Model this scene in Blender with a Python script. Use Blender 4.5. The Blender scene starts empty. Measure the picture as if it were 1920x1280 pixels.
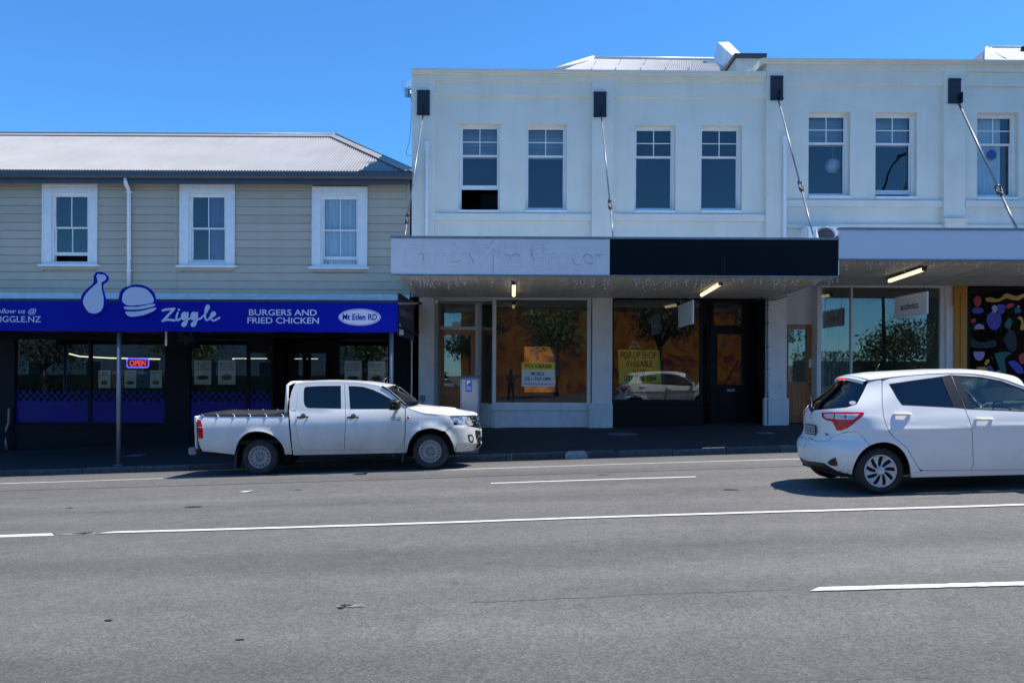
import bpy, math, random
from mathutils import Vector, Matrix
from mathutils.geometry import delaunay_2d_cdt
random.seed(7)
scene = bpy.context.scene
COL = scene.collection
# ---------------------------------------------------------------- camera, sky, sun, exposure
FPX = 1400.0            # focal length in photo pixels (1920 wide)
CAMZ = 1.65
ROLL = 0.0045
HOR = 698.0
cam_d = bpy.data.cameras.new('camera')
cam = bpy.data.objects.new('camera', cam_d)
COL.objects.link(cam)
cam.location = (0, 0, CAMZ)
cam.rotation_euler = (Matrix.Rotation(math.radians(90), 3, 'X') @ Matrix.Rotation(ROLL, 3, 'Z')).to_euler()
cam_d.sensor_width = 36.0
cam_d.lens = FPX / 1920 * 36
cam_d.shift_y = (HOR - 640) / 1920
cam_d.clip_end = 3000
cam_d.clip_start = 0.05
scene.camera = cam
SUN = Vector((0.48, 0.095, 1.0)).normalized()
world = bpy.data.worlds.new('World')
scene.world = world
world.use_nodes = True
wn = world.node_tree
bg = wn.nodes['Background']
sky = wn.nodes.new('ShaderNodeTexSky')
sky.sky_type = 'NISHITA'
sky.sun_disc = False
sky.sun_elevation = math.asin(SUN.z)
sky.sun_rotation = math.atan2(SUN.x, SUN.y)
sky.air_density = 1.2
sky.dust_density = 0.0
sky.ozone_density = 10.0
sky.altitude = 1500
tint = wn.nodes.new('ShaderNodeMix'); tint.data_type = 'RGBA'; tint.blend_type = 'MULTIPLY'; tint.inputs[0].default_value = 1.0
tint.inputs[7].default_value = (0.48, 0.83, 1.0, 1)
wn.links.new(sky.outputs[0], tint.inputs[6])
wn.links.new(tint.outputs[2], bg.inputs[0])
bg.inputs[1].default_value = 0.15
sun_d = bpy.data.lights.new('sun', 'SUN')
sun_d.energy = 4.6
sun_d.angle = math.radians(0.53)
sun_d.color = (1.0, 0.955, 0.89)
sun = bpy.data.objects.new('sun', sun_d)
sun.rotation_euler = (-SUN).to_track_quat('-Z', 'Y').to_euler()
sun.location = SUN * 60
COL.objects.link(sun)
scene.view_settings.view_transform = 'Standard'
scene.view_settings.look = 'None'
scene.view_settings.exposure = 0.56
scene.view_settings.gamma = 1.0
scene.view_settings.use_curve_mapping = False

# ---------------------------------------------------------------- mapping from photo pixel to a point at depth Y
def WX(px, py, Y):
    du = px - 960; dv = HOR - py
    return (du - dv * ROLL) * Y / FPX
def WZ(px, py, Y):
    du = px - 960; dv = HOR - py
    return (du * ROLL + dv) * Y / FPX + CAMZ
def W(px, py, Y):
    return Vector((WX(px, py, Y), Y, WZ(px, py, Y)))
def rect(x0, y0, x1, y1, Y):
    xm = (x0 + x1) / 2; ym = (y0 + y1) / 2
    return WX(x0, ym, Y), WX(x1, ym, Y), WZ(xm, y1, Y), WZ(xm, y0, Y)

# ---------------------------------------------------------------- materials
MATS = {}
def _nodes(name):
    m = bpy.data.materials.new(name); m.use_nodes = True
    nt = m.node_tree; b = nt.nodes['Principled BSDF']
    MATS[name] = m
    return m, nt, b
def mat(name, col, rough=0.6, metal=0.0, var=0.10, vscale=3.0, bump=0.0, bscale=60.0, coat=0.0, spec=0.5, dirt=None, stretch=None, objrand=0.0):
    """plain paint / stone / metal with noise variation, optional bump and streaky dirt"""
    m, nt, b = _nodes(name)
    N = nt.nodes; L = nt.links
    tc = N.new('ShaderNodeTexCoord')
    mp = N.new('ShaderNodeMapping'); L.new(tc.outputs['Object'], mp.inputs[0])
    if stretch: mp.inputs['Scale'].default_value = stretch
    n1 = N.new('ShaderNodeTexNoise'); n1.inputs['Scale'].default_value = vscale; n1.inputs['Detail'].default_value = 6
    L.new(mp.outputs[0], n1.inputs['Vector'])
    mr = N.new('ShaderNodeMapRange'); mr.inputs[1].default_value = 0.3; mr.inputs[2].default_value = 0.7
    mr.inputs[3].default_value = 1 - var; mr.inputs[4].default_value = 1 + var
    L.new(n1.outputs[0], mr.inputs[0])
    mx = N.new('ShaderNodeMix'); mx.data_type = 'RGBA'; mx.blend_type = 'MULTIPLY'; mx.inputs[0].default_value = 1
    mx.inputs[6].default_value = (*col, 1); L.new(mr.outputs[0], mx.inputs[7])
    out = mx.outputs[2]
    if objrand:
        oi = N.new('ShaderNodeObjectInfo'); mo = N.new('ShaderNodeMapRange'); mo.inputs[3].default_value = 1 - objrand; mo.inputs[4].default_value = 1 + objrand
        L.new(oi.outputs['Random'], mo.inputs[0]); mz = N.new('ShaderNodeMix'); mz.data_type = 'RGBA'; mz.blend_type = 'MULTIPLY'; mz.inputs[0].default_value = 1
        L.new(out, mz.inputs[6]); L.new(mo.outputs[0], mz.inputs[7]); out = mz.outputs[2]
    if dirt:
        dcol, damt, dsc = dirt
        mp2 = N.new('ShaderNodeMapping'); mp2.inputs['Scale'].default_value = dsc
        L.new(tc.outputs['Object'], mp2.inputs[0])
        n2 = N.new('ShaderNodeTexNoise'); n2.inputs['Scale'].default_value = 1; n2.inputs['Detail'].default_value = 8; n2.inputs['Roughness'].default_value = 0.65
        L.new(mp2.outputs[0], n2.inputs['Vector'])
        m2 = N.new('ShaderNodeMapRange'); m2.inputs[1].default_value = 0.5; m2.inputs[2].default_value = 0.78
        m2.inputs[3].default_value = 0; m2.inputs[4].default_value = damt
        L.new(n2.outputs[0], m2.inputs[0])
        mx2 = N.new('ShaderNodeMix'); mx2.data_type = 'RGBA'
        L.new(m2.outputs[0], mx2.inputs[0]); L.new(out, mx2.inputs[6]); mx2.inputs[7].default_value = (*dcol, 1)
        out = mx2.outputs[2]
    L.new(out, b.inputs['Base Color'])
    b.inputs['Roughness'].default_value = rough; b.inputs['Metallic'].default_value = metal
    b.inputs['Coat Weight'].default_value = coat; b.inputs['Coat Roughness'].default_value = 0.05
    b.inputs['Specular IOR Level'].default_value = spec
    if bump:
        n3 = N.new('ShaderNodeTexNoise'); n3.inputs['Scale'].default_value = bscale; n3.inputs['Detail'].default_value = 5
        L.new(mp.outputs[0], n3.inputs['Vector'])
        bp = N.new('ShaderNodeBump'); bp.inputs['Strength'].default_value = bump; bp.inputs['Distance'].default_value = 0.01
        L.new(n3.outputs[0], bp.inputs['Height']); L.new(bp.outputs[0], b.inputs['Normal'])
    return m
def glass(name, tint=(0.9, 0.95, 0.95), f0=0.05, rough=0.0, wave=0.0):
    m = bpy.data.materials.new(name); m.use_nodes = True; MATS[name] = m
    nt = m.node_tree; N = nt.nodes; L = nt.links
    N.remove(N['Principled BSDF'])
    tr = N.new('ShaderNodeBsdfTransparent'); tr.inputs[0].default_value = (*tint, 1)
    gl = N.new('ShaderNodeBsdfGlossy'); gl.inputs['Roughness'].default_value = rough; gl.inputs[0].default_value = (1, 1, 1, 1)
    lw = N.new('ShaderNodeLayerWeight'); lw.inputs[0].default_value = 0.5
    pw = N.new('ShaderNodeMath'); pw.operation = 'POWER'; pw.inputs[1].default_value = 5
    L.new(lw.outputs['Facing'], pw.inputs[0])
    mr = N.new('ShaderNodeMapRange'); mr.inputs[3].default_value = f0; mr.inputs[4].default_value = 1
    L.new(pw.outputs[0], mr.inputs[0])
    mx = N.new('ShaderNodeMixShader'); L.new(mr.outputs[0], mx.inputs[0]); L.new(tr.outputs[0], mx.inputs[1]); L.new(gl.outputs[0], mx.inputs[2])
    if wave:
        tc = N.new('ShaderNodeTexCoord')
        n3 = N.new('ShaderNodeTexNoise'); n3.inputs['Scale'].default_value = 1.6; n3.inputs['Detail'].default_value = 1
        L.new(tc.outputs['Object'], n3.inputs['Vector'])
        bp = N.new('ShaderNodeBump'); bp.inputs['Strength'].default_value = wave; bp.inputs['Distance'].default_value = 0.01
        L.new(n3.outputs[0], bp.inputs['Height']); L.new(bp.outputs[0], gl.inputs['Normal'])
    L.new(mx.outputs[0], N['Material Output'].inputs[0])
    return m
def emit(name, col, strength):
    m, nt, b = _nodes(name)
    b.inputs['Base Color'].default_value = (*col, 1)
    n = nt.nodes.new('ShaderNodeTexNoise'); n.inputs['Scale'].default_value = 9
    mr = nt.nodes.new('ShaderNodeMapRange'); mr.inputs[3].default_value = strength * 0.9; mr.inputs[4].default_value = strength * 1.1
    nt.links.new(n.outputs[0], mr.inputs[0]); nt.links.new(mr.outputs[0], b.inputs['Emission Strength'])
    b.inputs['Emission Color'].default_value = (*col, 1)
    return m
def asphalt(name, base, wheel=True, speck=0.30, rough=0.85):
    m, nt, b = _nodes(name); N = nt.nodes; L = nt.links
    tc = N.new('ShaderNodeTexCoord')
    def noise(sc, det, vec, r=0.6):
        n = N.new('ShaderNodeTexNoise'); n.inputs['Scale'].default_value = sc; n.inputs['Detail'].default_value = det; n.inputs['Roughness'].default_value = r
        L.new(vec, n.inputs['Vector']); return n.outputs[0]
    def mapr(x, a, c, d, e):
        q = N.new('ShaderNodeMapRange'); q.inputs[1].default_value = a; q.inputs[2].default_value = c; q.inputs[3].default_value = d; q.inputs[4].default_value = e
        L.new(x, q.inputs[0]); return q.outputs[0]
    def mul(a, c):
        q = N.new('ShaderNodeMath'); q.operation = 'MULTIPLY'; L.new(a, q.inputs[0]); L.new(c, q.inputs[1]); return q.outputs[0]
    obj = tc.outputs['Object']
    big = mapr(noise(0.35, 4, obj), 0.3, 0.7, 0.87, 1.12)
    st = N.new('ShaderNodeMapping'); st.inputs['Scale'].default_value = (0.10, 1.3, 1); L.new(obj, st.inputs[0])
    band = mapr(noise(1.0, 3, st.outputs[0]), 0.3, 0.7, 0.86, 1.12)
    mid = mapr(noise(5, 6, obj), 0.3, 0.7, 0.9, 1.1)
    vor = N.new('ShaderNodeTexVoronoi'); vor.inputs['Scale'].default_value = 70; L.new(obj, vor.inputs['Vector'])
    sep = N.new('ShaderNodeSeparateColor'); L.new(vor.outputs['Color'], sep.inputs[0])
    stone = mapr(sep.outputs[0], 0.0, 1.0, 1 - speck, 1 + speck)
    fine = mapr(noise(190, 3, obj, 0.7), 0.3, 0.7, 0.80, 1.20)
    tot = mul(mul(mul(big, band), mid), mul(stone, fine))
    if wheel:   # tyre-polished tracks and oily lane centres along the road
        sy = N.new('ShaderNodeSeparateXYZ'); L.new(obj, sy.inputs[0])
        wob = N.new('ShaderNodeMath'); wob.operation = 'MULTIPLY_ADD'; wob.inputs[1].default_value = 0.5; L.new(noise(0.25, 2, obj), wob.inputs[0]); L.new(sy.outputs[1], wob.inputs[2])
        ty = mapr(wob.outputs[0], 0.25, 16.25, 0, 1)
        cr_ = N.new('ShaderNodeValToRGB'); L.new(ty, cr_.inputs[0]); el_ = cr_.color_ramp.elements
        el_[0].position = 0; el_[0].color = (.5, .5, .5, 1); el_[1].position = 1; el_[1].color = (.55, .55, .55, 1)
        for yy, vv in ((2.6, .5), (3.3, .56), (3.95, .43), (4.7, .56), (5.4, .50), (6.1, .57), (6.9, .42), (7.6, .57), (8.35, .5), (9.2, .57), (9.9, .44), (10.7, .57), (11.4, .5), (12.6, .47), (13.5, .56), (15.2, .42)):
            q = el_.new(yy / 16); q.color = (vv, vv, vv, 1)
        s3 = N.new('ShaderNodeSeparateColor'); L.new(cr_.outputs[0], s3.inputs[0])
        tot = mul(tot, mapr(s3.outputs[0], 0, 1, 0.0, 2.0))
    # sparse bright chips
    v2 = N.new('ShaderNodeTexVoronoi'); v2.inputs['Scale'].default_value = 26; L.new(obj, v2.inputs['Vector'])
    chip = N.new('ShaderNodeMath'); chip.operation = 'LESS_THAN'; L.new(v2.outputs['Distance'], chip.inputs[0]); chip.inputs[1].default_value = 0.10
    s2 = N.new('ShaderNodeSeparateColor'); L.new(v2.outputs['Color'], s2.inputs[0])
    rare = N.new('ShaderNodeMath'); rare.operation = 'GREATER_THAN'; L.new(s2.outputs[1], rare.inputs[0]); rare.inputs[1].default_value = 0.93
    chips = mul(chip.outputs[0], rare.outputs[0])
    mx = N.new('ShaderNodeMix'); mx.data_type = 'RGBA'; mx.blend_type = 'MULTIPLY'; mx.inputs[0].default_value = 1
    mx.inputs[6].default_value = (*base, 1); L.new(tot, mx.inputs[7])
    out = mx.outputs[2]
    # tar seams / cracks
    st2 = N.new('ShaderNodeMapping'); st2.inputs['Scale'].default_value = (0.25, 1, 1); L.new(obj, st2.inputs[0])
    v3 = N.new('ShaderNodeTexVoronoi'); v3.feature = 'DISTANCE_TO_EDGE'; v3.inputs['Scale'].default_value = 0.5
    nd = N.new('ShaderNodeTexNoise'); nd.inputs['Scale'].default_value = 4; L.new(obj, nd.inputs['Vector'])
    ad = N.new('ShaderNodeMix'); ad.data_type = 'VECTOR'; ad.inputs[0].default_value = 0.12; L.new(st2.outputs[0], ad.inputs[4]); L.new(nd.outputs['Color'], ad.inputs[5])
    L.new(ad.outputs[1], v3.inputs['Vector'])
    crk = mapr(v3.outputs['Distance'], 0.0, 0.006, 0.35, 0.0)
    crk2 = mul(crk, mapr(noise(0.8, 2, obj), 0.5, 0.6, 0.0, 1.0))
    mc = N.new('ShaderNodeMix'); mc.data_type = 'RGBA'; L.new(crk2, mc.inputs[0]); L.new(out, mc.inputs[6]); mc.inputs[7].default_value = (base[0]*0.3, base[1]*0.3, base[2]*0.3, 1)
    m3 = N.new('ShaderNodeMix'); m3.data_type = 'RGBA'; L.new(chips, m3.inputs[0]); L.new(mc.outputs[2], m3.inputs[6]); m3.inputs[7].default_value = (base[0]*3.2, base[1]*3.2, base[2]*3.1, 1)
    L.new(m3.outputs[2], b.inputs['Base Color'])
    b.inputs['Roughness'].default_value = rough
    bp = N.new('ShaderNodeBump'); bp.inputs['Strength'].default_value = 0.55; bp.inputs['Distance'].default_value = 0.006
    sm = N.new('ShaderNodeMath'); sm.operation = 'ADD'; L.new(stone, sm.inputs[0]); L.new(fine, sm.inputs[1])
    L.new(sm.outputs[0], bp.inputs['Height']); L.new(bp.outputs[0], b.inputs['Normal'])
    return m
def worn_paint(name, col, under, wear=0.5):
    m, nt, b = _nodes(name); N = nt.nodes; L = nt.links
    tc = N.new('ShaderNodeTexCoord')
    n = N.new('ShaderNodeTexNoise'); n.inputs['Scale'].default_value = 45; n.inputs['Detail'].default_value = 8; n.inputs['Roughness'].default_value = 0.75
    L.new(tc.outputs['Object'], n.inputs['Vector'])
    n2 = N.new('ShaderNodeTexNoise'); n2.inputs['Scale'].default_value = 1.3; n2.inputs['Detail'].default_value = 4; L.new(tc.outputs['Object'], n2.inputs['Vector'])
    ad = N.new('ShaderNodeMath'); ad.operation = 'ADD'; L.new(n.outputs[0], ad.inputs[0])
    ml = N.new('ShaderNodeMath'); ml.operation = 'MULTIPLY'; ml.inputs[1].default_value = 0.5; L.new(n2.outputs[0], ml.inputs[0]); L.new(ml.outputs[0], ad.inputs[1])
    mr = N.new('ShaderNodeMapRange'); mr.inputs[1].default_value = 0.98 - 0.22 * wear; mr.inputs[2].default_value = 1.03 - 0.16 * wear
    L.new(ad.outputs[0], mr.inputs[0])
    mx = N.new('ShaderNodeMix'); mx.data_type = 'RGBA'; L.new(mr.outputs[0], mx.inputs[0]); mx.inputs[6].default_value = (*col, 1); mx.inputs[7].default_value = (*under, 1)
    L.new(mx.outputs[2], b.inputs['Base Color']); b.inputs['Roughness'].default_value = 0.7
    return m
def car_paint(name, col, dirt_top, dirt_amt, dcol):
    """white paint, dusty below dirt_top metres in the car's own frame"""
    m, nt, b = _nodes(name); N = nt.nodes; L = nt.links
    tc = N.new('ShaderNodeTexCoord'); sx = N.new('ShaderNodeSeparateXYZ'); L.new(tc.outputs['Object'], sx.inputs[0])
    n = N.new('ShaderNodeTexNoise'); n.inputs['Scale'].default_value = 2.2; n.inputs['Detail'].default_value = 9; n.inputs['Roughness'].default_value = 0.65
    L.new(tc.outputs['Object'], n.inputs['Vector'])
    ma = N.new('ShaderNodeMath'); ma.operation = 'MULTIPLY_ADD'; ma.inputs[1].default_value = 0.8; L.new(n.outputs[0], ma.inputs[0]); L.new(sx.outputs[2], ma.inputs[2])
    mr = N.new('ShaderNodeMapRange'); mr.inputs[1].default_value = dirt_top + 0.4; mr.inputs[2].default_value = 0.72; mr.inputs[3].default_value = 0; mr.inputs[4].default_value = dirt_amt
    L.new(ma.outputs[0], mr.inputs[0])
    mx = N.new('ShaderNodeMix'); mx.data_type = 'RGBA'; L.new(mr.outputs[0], mx.inputs[0]); mx.inputs[6].default_value = (*col, 1); mx.inputs[7].default_value = (*dcol, 1)
    L.new(mx.outputs[2], b.inputs['Base Color'])
    rr = N.new('ShaderNodeMapRange'); rr.inputs[3].default_value = 0.3; rr.inputs[4].default_value = 0.8; L.new(mr.outputs[0], rr.inputs[0]); L.new(rr.outputs[0], b.inputs['Roughness'])
    cw = N.new('ShaderNodeMapRange'); cw.inputs[3].default_value = 0.45; cw.inputs[4].default_value = 0.1; L.new(mr.outputs[0], cw.inputs[0]); L.new(cw.outputs[0], b.inputs['Coat Weight'])
    b.inputs['Coat Roughness'].default_value = 0.04
    return m

# ---------------------------------------------------------------- mesh building
class MB:
    def __init__(s): s.v = []; s.f = []; s.mi = []; s.cur = 0; s.smooth = []; s.sm = False
    def face(s, idx): s.f.append(tuple(idx)); s.mi.append(s.cur); s.smooth.append(s.sm)
    def add(s, vs, fs):
        o = len(s.v); s.v.extend([tuple(p) for p in vs])
        for q in fs: s.face([i + o for i in q])
        return s
    def box(s, x0, x1, y0, y1, z0, z1):
        if x0 > x1: x0, x1 = x1, x0
        if y0 > y1: y0, y1 = y1, y0
        if z0 > z1: z0, z1 = z1, z0
        vs = [(x0, y0, z0), (x1, y0, z0), (x1, y1, z0), (x0, y1, z0), (x0, y0, z1), (x1, y0, z1), (x1, y1, z1), (x0, y1, z1)]
        return s.add(vs, [(0, 3, 2, 1), (4, 5, 6, 7), (0, 1, 5, 4), (1, 2, 6, 5), (2, 3, 7, 6), (3, 0, 4, 7)])
    def pbox(s, x0, y0, x1, y1, Yf, Yb):
        a, c, d, e = rect(x0, y0, x1, y1, Yf)
        return s.box(a, c, Yf, Yb, d, e)
    def prism(s, poly, y0, y1):
        """poly: (x,z) list; extruded from y0 (front) to y1"""
        n = len(poly)
        ar = sum(poly[i][0] * poly[(i + 1) % n][1] - poly[(i + 1) % n][0] * poly[i][1] for i in range(n))
        if ar < 0: poly = poly[::-1]
        vs = [(p[0], y0, p[1]) for p in poly] + [(p[0], y1, p[1]) for p in poly]
        fs = [tuple(range(n)), tuple(range(2 * n - 1, n - 1, -1))]
        for i in range(n):
            j = (i + 1) % n
            fs.append((j, i, i + n, j + n))
        return s.add(vs, fs)
    def pprism(s, pts, Yf, Yb):
        return s.prism([(WX(a, b, Yf), WZ(a, b, Yf)) for a, b in pts], Yf, Yb)
    def hexa(s, p):      # 8 points: bottom 4 then top 4, counter clockwise
        return s.add(p, [(0, 3, 2, 1), (4, 5, 6, 7), (0, 1, 5, 4), (1, 2, 6, 5), (2, 3, 7, 6), (3, 0, 4, 7)])
    def tube(s, pts, r, n=8, cap=True, r2=None):
        pts = [Vector(p) for p in pts]; o = len(s.v); m = len(pts)
        up = Vector((0, 0, 1))
        sm = s.sm; s.sm = True
        for i, p in enumerate(pts):
            t = (pts[min(i + 1, m - 1)] - pts[max(i - 1, 0)]).normalized()
            u = t.cross(up)
            if u.length < 1e-3: u = t.cross(Vector((0, 1, 0)))
            u.normalize(); w = u.cross(t)
            rr = r if r2 is None else r + (r2 - r) * i / (m - 1)
            for k in range(n):
                a = 2 * math.pi * k / n
                s.v.append(tuple(p + u * math.cos(a) * rr + w * math.sin(a) * rr))
        for i in range(m - 1):
            for k in range(n):
                s.face((o + i * n + k, o + i * n + (k + 1) % n, o + (i + 1) * n + (k + 1) % n, o + (i + 1) * n + k))
        s.sm = False
        if cap:
            s.face([o + k for k in range(n)][::-1]); s.face([o + (m - 1) * n + k for k in range(n)])
        s.sm = sm
        return s
    def lathe(s, prof, axis='z', c=(0, 0, 0), n=32):
        """prof: (r, h) list, revolved about axis through c"""
        o = len(s.v); m = len(prof); c = Vector(c); sm = s.sm; s.sm = True
        for r, h in prof:
            for k in range(n):
                a = 2 * math.pi * k / n
                if axis == 'z': s.v.append((c.x + r * math.cos(a), c.y + r * math.sin(a), c.z + h))
                elif axis == 'y': s.v.append((c.x + r * math.cos(a), c.y + h, c.z + r * math.sin(a)))
                else: s.v.append((c.x + h, c.y + r * math.cos(a), c.z + r * math.sin(a)))
        for i in range(m - 1):
            for k in range(n):
                s.face((o + i * n + k, o + i * n + (k + 1) % n, o + (i + 1) * n + (k + 1) % n, o + (i + 1) * n + k))
        s.sm = sm
        return s
    def build(s, name, mats, parent=None, world=True, data_only=False):
        me = bpy.data.meshes.new(name)
        off = ORG.get(parent.name, Vector()) if (parent and world) else Vector()
        me.from_pydata([(p[0] - off.x, p[1] - off.y, p[2] - off.z) for p in s.v], [], s.f)
        if not isinstance(mats, (list, tuple)): mats = [mats]
        for q in mats: me.materials.append(q)
        me.polygons.foreach_set('material_index', s.mi)
        me.polygons.foreach_set('use_smooth', s.smooth)
        me.update()
        if data_only: return me
        ob = bpy.data.objects.new(name, me); COL.objects.link(ob)
        if parent:
            ob.parent = parent; ORG[ob.name] = off.copy()
        else:
            ORG[ob.name] = Vector()
        return ob
ORG = {}
def thing(name, label, cat, loc=(0, 0, 0), group=None):
    o = bpy.data.objects.new(name, None); COL.objects.link(o); o.location = loc
    o.empty_display_size = 0.3
    o['label'] = label; o['category'] = cat
    if group: o['group'] = group
    ORG[o.name] = Vector(loc)
    return o
def tag(o, label, cat, group=None):
    o['label'] = label; o['category'] = cat
    if group: o['group'] = group
    return o
def struct(o, kind='structure'):
    o['kind'] = kind; return o
def rebase(o):
    """move a world-built mesh thing's origin to its base"""
    me = o.data; co = [v.co.copy() for v in me.vertices]
    c = Vector((sum(v.x for v in co) / len(co), sum(v.y for v in co) / len(co), min(v.z for v in co)))
    me.transform(Matrix.Translation(-c)); o.location = c; ORG[o.name] = c
    return o
def inst(src, parent, loc=(0, 0, 0), rot=None, scale=None):
    """another piece sharing mesh data"""
    o = src.copy(); COL.objects.link(o); o.parent = parent; o.location = loc
    if rot is not None: o.rotation_euler = rot
    if scale is not None: o.scale = scale
    return o
def sheet_wall(m, X0, X1, Z0, Z1, Yf, Yb, holes):
    """wall slab with rectangular holes (x0,x1,z0,z1) and reveals"""
    xs = sorted({X0, X1, *[h[0] for h in holes], *[h[1] for h in holes]})
    zs = sorted({Z0, Z1, *[h[2] for h in holes], *[h[3] for h in holes]})
    xs = [x for x in xs if X0 <= x <= X1]; zs = [z for z in zs if Z0 <= z <= Z1]
    for y, flip in ((Yf, False), (Yb, True)):
        idx = {}
        def vid(i, j):
            if (i, j) not in idx:
                idx[(i, j)] = len(m.v); m.v.append((xs[i], y, zs[j]))
            return idx[(i, j)]
        for i in range(len(xs) - 1):
            for j in range(len(zs) - 1):
                cx = (xs[i] + xs[i + 1]) / 2; cz = (zs[j] + zs[j + 1]) / 2
                if any(h[0] < cx < h[1] and h[2] < cz < h[3] for h in holes): continue
                q = [vid(i, j), vid(i + 1, j), vid(i + 1, j + 1), vid(i, j + 1)]
                m.face(q[::-1] if flip else q)
    def ring(x0, x1, z0, z1, out):
        vs = [(x0, Yf, z0), (x1, Yf, z0), (x1, Yf, z1), (x0, Yf, z1), (x0, Yb, z0), (x1, Yb, z0), (x1, Yb, z1), (x0, Yb, z1)]
        fs = [(0, 1, 5, 4), (1, 2, 6, 5), (2, 3, 7, 6), (3, 0, 4, 7)]
        m.add(vs, [f[::-1] for f in fs] if out else fs)
    ring(X0, X1, Z0, Z1, True)
    for h in holes: ring(*h, False)
    return m

# ---------------------------------------------------------------- lettering
def font_mesh(txt, bold=0.0, shear=0.0, extrude=0.004, outline=0.0, spacing=1.0, align='CENTER', line=1.0):
    cu = bpy.data.curves.new('lettering', 'FONT'); cu.body = txt
    cu.offset = bold; cu.shear = shear; cu.extrude = extrude; cu.space_character = spacing; cu.align_x = align; cu.space_line = line
    cu.resolution_u = 4
    if outline: cu.fill_mode = 'NONE'; cu.bevel_depth = outline; cu.bevel_resolution = 0; cu.extrude = 0
    ob = bpy.data.objects.new('lettering', cu); COL.objects.link(ob)
    dg = bpy.context.evaluated_depsgraph_get()
    me = bpy.data.meshes.new_from_object(ob.evaluated_get(dg))
    bpy.data.objects.remove(ob)
    return me
def fit_text(txt, box, Y, material, parent, depth=0.004, name='lettering', keep=False, **kw):
    """text squeezed into a photo-pixel box on the plane y=Y (reads along +x)"""
    x0, x1, z0, z1 = rect(*box, Y)
    return place_text(txt, Vector((x0, Y, z0)), Vector((x1 - x0, 0, 0)), Vector((0, 0, z1 - z0)), material, parent, depth, name, **kw)
def place_text(txt, o, ux, uz, material, parent, depth=0.004, name='lettering', **kw):
    me = font_mesh(txt, **kw)
    xs = [v.co.x for v in me.vertices]; ys = [v.co.y for v in me.vertices]; zs = [v.co.z for v in me.vertices]
    ax, bx, ay, by = min(xs), max(xs), min(ys), max(ys); az, bz = min(zs), max(zs)
    nrm = ux.cross(uz).normalized()      # towards the viewer
    off = ORG.get(parent.name, Vector()) if parent else Vector()
    for v in me.vertices:
        t = (v.co.x - ax) / (bx - ax); u = (v.co.y - ay) / (by - ay); w = (v.co.z - az) / (bz - az) if bz > az else 0
        v.co = o + ux * t + uz * u + nrm * (depth * w) - off
    me.materials.clear(); me.materials.append(material); me.name = name
    me.update()
    ob = bpy.data.objects.new(name, me); COL.objects.link(ob)
    if parent: ob.parent = parent; ORG[ob.name] = off.copy()
    return ob
def crv(pts, n=6):
    """Catmull-Rom through 2D points"""
    out = []
    P = [pts[0]] + list(pts) + [pts[-1]]
    for i in range(1, len(P) - 2):
        p0, p1, p2, p3 = P[i - 1], P[i], P[i + 1], P[i + 2]
        for k in range(n):
            t = k / n
            out.append(tuple(0.5 * ((2 * p1[a]) + (-p0[a] + p2[a]) * t + (2 * p0[a] - 5 * p1[a] + 4 * p2[a] - p3[a]) * t * t + (-p0[a] + 3 * p1[a] - 3 * p2[a] + p3[a]) * t ** 3) for a in (0, 1)))
    out.append(tuple(pts[-1])); return out
def stroke(V, F, pts, w):
    """flat brush stroke along 2D pts, as input faces for union()"""
    P = [Vector(p) for p in pts]
    L = []; Rr = []
    for i, p in enumerate(P):
        t = P[min(i + 1, len(P) - 1)] - P[max(i - 1, 0)]
        if t.length < 1e-6: t = Vector((1, 0))
        t.normalize(); nn = Vector((-t.y, t.x))
        L.append(p + nn * w / 2); Rr.append(p - nn * w / 2)
    for i in range(len(P) - 1):
        o = len(V); V.extend([L[i], L[i + 1], Rr[i + 1], Rr[i]]); F.append([o, o + 1, o + 2, o + 3])
    for c in P[::3] + [P[-1]]:
        o = len(V); k = 10
        V.extend([Vector((c.x + w / 2 * math.cos(2 * math.pi * j / k + 0.1), c.y + w / 2 * math.sin(2 * math.pi * j / k + 0.1))) for j in range(k)])
        F.append(list(range(o, o + k)))
def union(m, V, F, fn):
    r = delaunay_2d_cdt([Vector((v[0], v[1])) for v in V], [], F, 1, 1e-4)
    vs = r[0]; fs = r[2]
    m.add([fn(v.x, v.y) for v in vs], [tuple(f) for f in fs])
    return m
SCRIPT_STROKES = [
    ([(1312, 394), (1340, 386), (1402, 380)], 18, 1), ([(1400, 382), (1318, 474)], 20, 1), ([(1310, 478), (1350, 468), (1404, 474)], 18, 4),
    ([(1430, 412), (1418, 452), (1428, 474), (1450, 458)], 15, 6), ([(1438, 388), (1439, 389)], 18, 1),
    ([(1500, 420), (1480, 410), (1463, 430), (1465, 460), (1482, 466), (1498, 440), (1508, 412), (1503, 470), (1492, 510), (1472, 519), (1464, 503), (1490, 480), (1530, 455)], 14, 6),
    ([(1574, 420), (1554, 410), (1537, 430), (1539, 460), (1556, 466), (1572, 440), (1582, 412), (1577, 470), (1566, 510), (1546, 519), (1538, 503), (1564, 480), (1610, 455)], 14, 6),
    ([(1605, 462), (1642, 425), (1674, 372), (1666, 352), (1650, 374), (1644, 430), (1652, 470), (1676, 464)], 14, 6),
    ([(1676, 454), (1706, 442), (1724, 420), (1710, 407), (1692, 425), (1690, 458), (1710, 475), (1758, 452)], 14, 6)]
def script_word(fn, material, parent, name='lettering'):
    """hand-drawn brush script word; fn maps unit (a in 0..1, b in 0..1 upward) to 3D"""
    g = lambda a, b: fn((a - 1303) / 460.0, (525 - b) / 180.0)
    V = []; F = []
    for pts, w, n in SCRIPT_STROKES:
        stroke(V, F, crv(pts, n) if n > 1 else pts, w)
    m = union(MB(), V, F, g)
    return m.build(name, material, parent)
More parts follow.
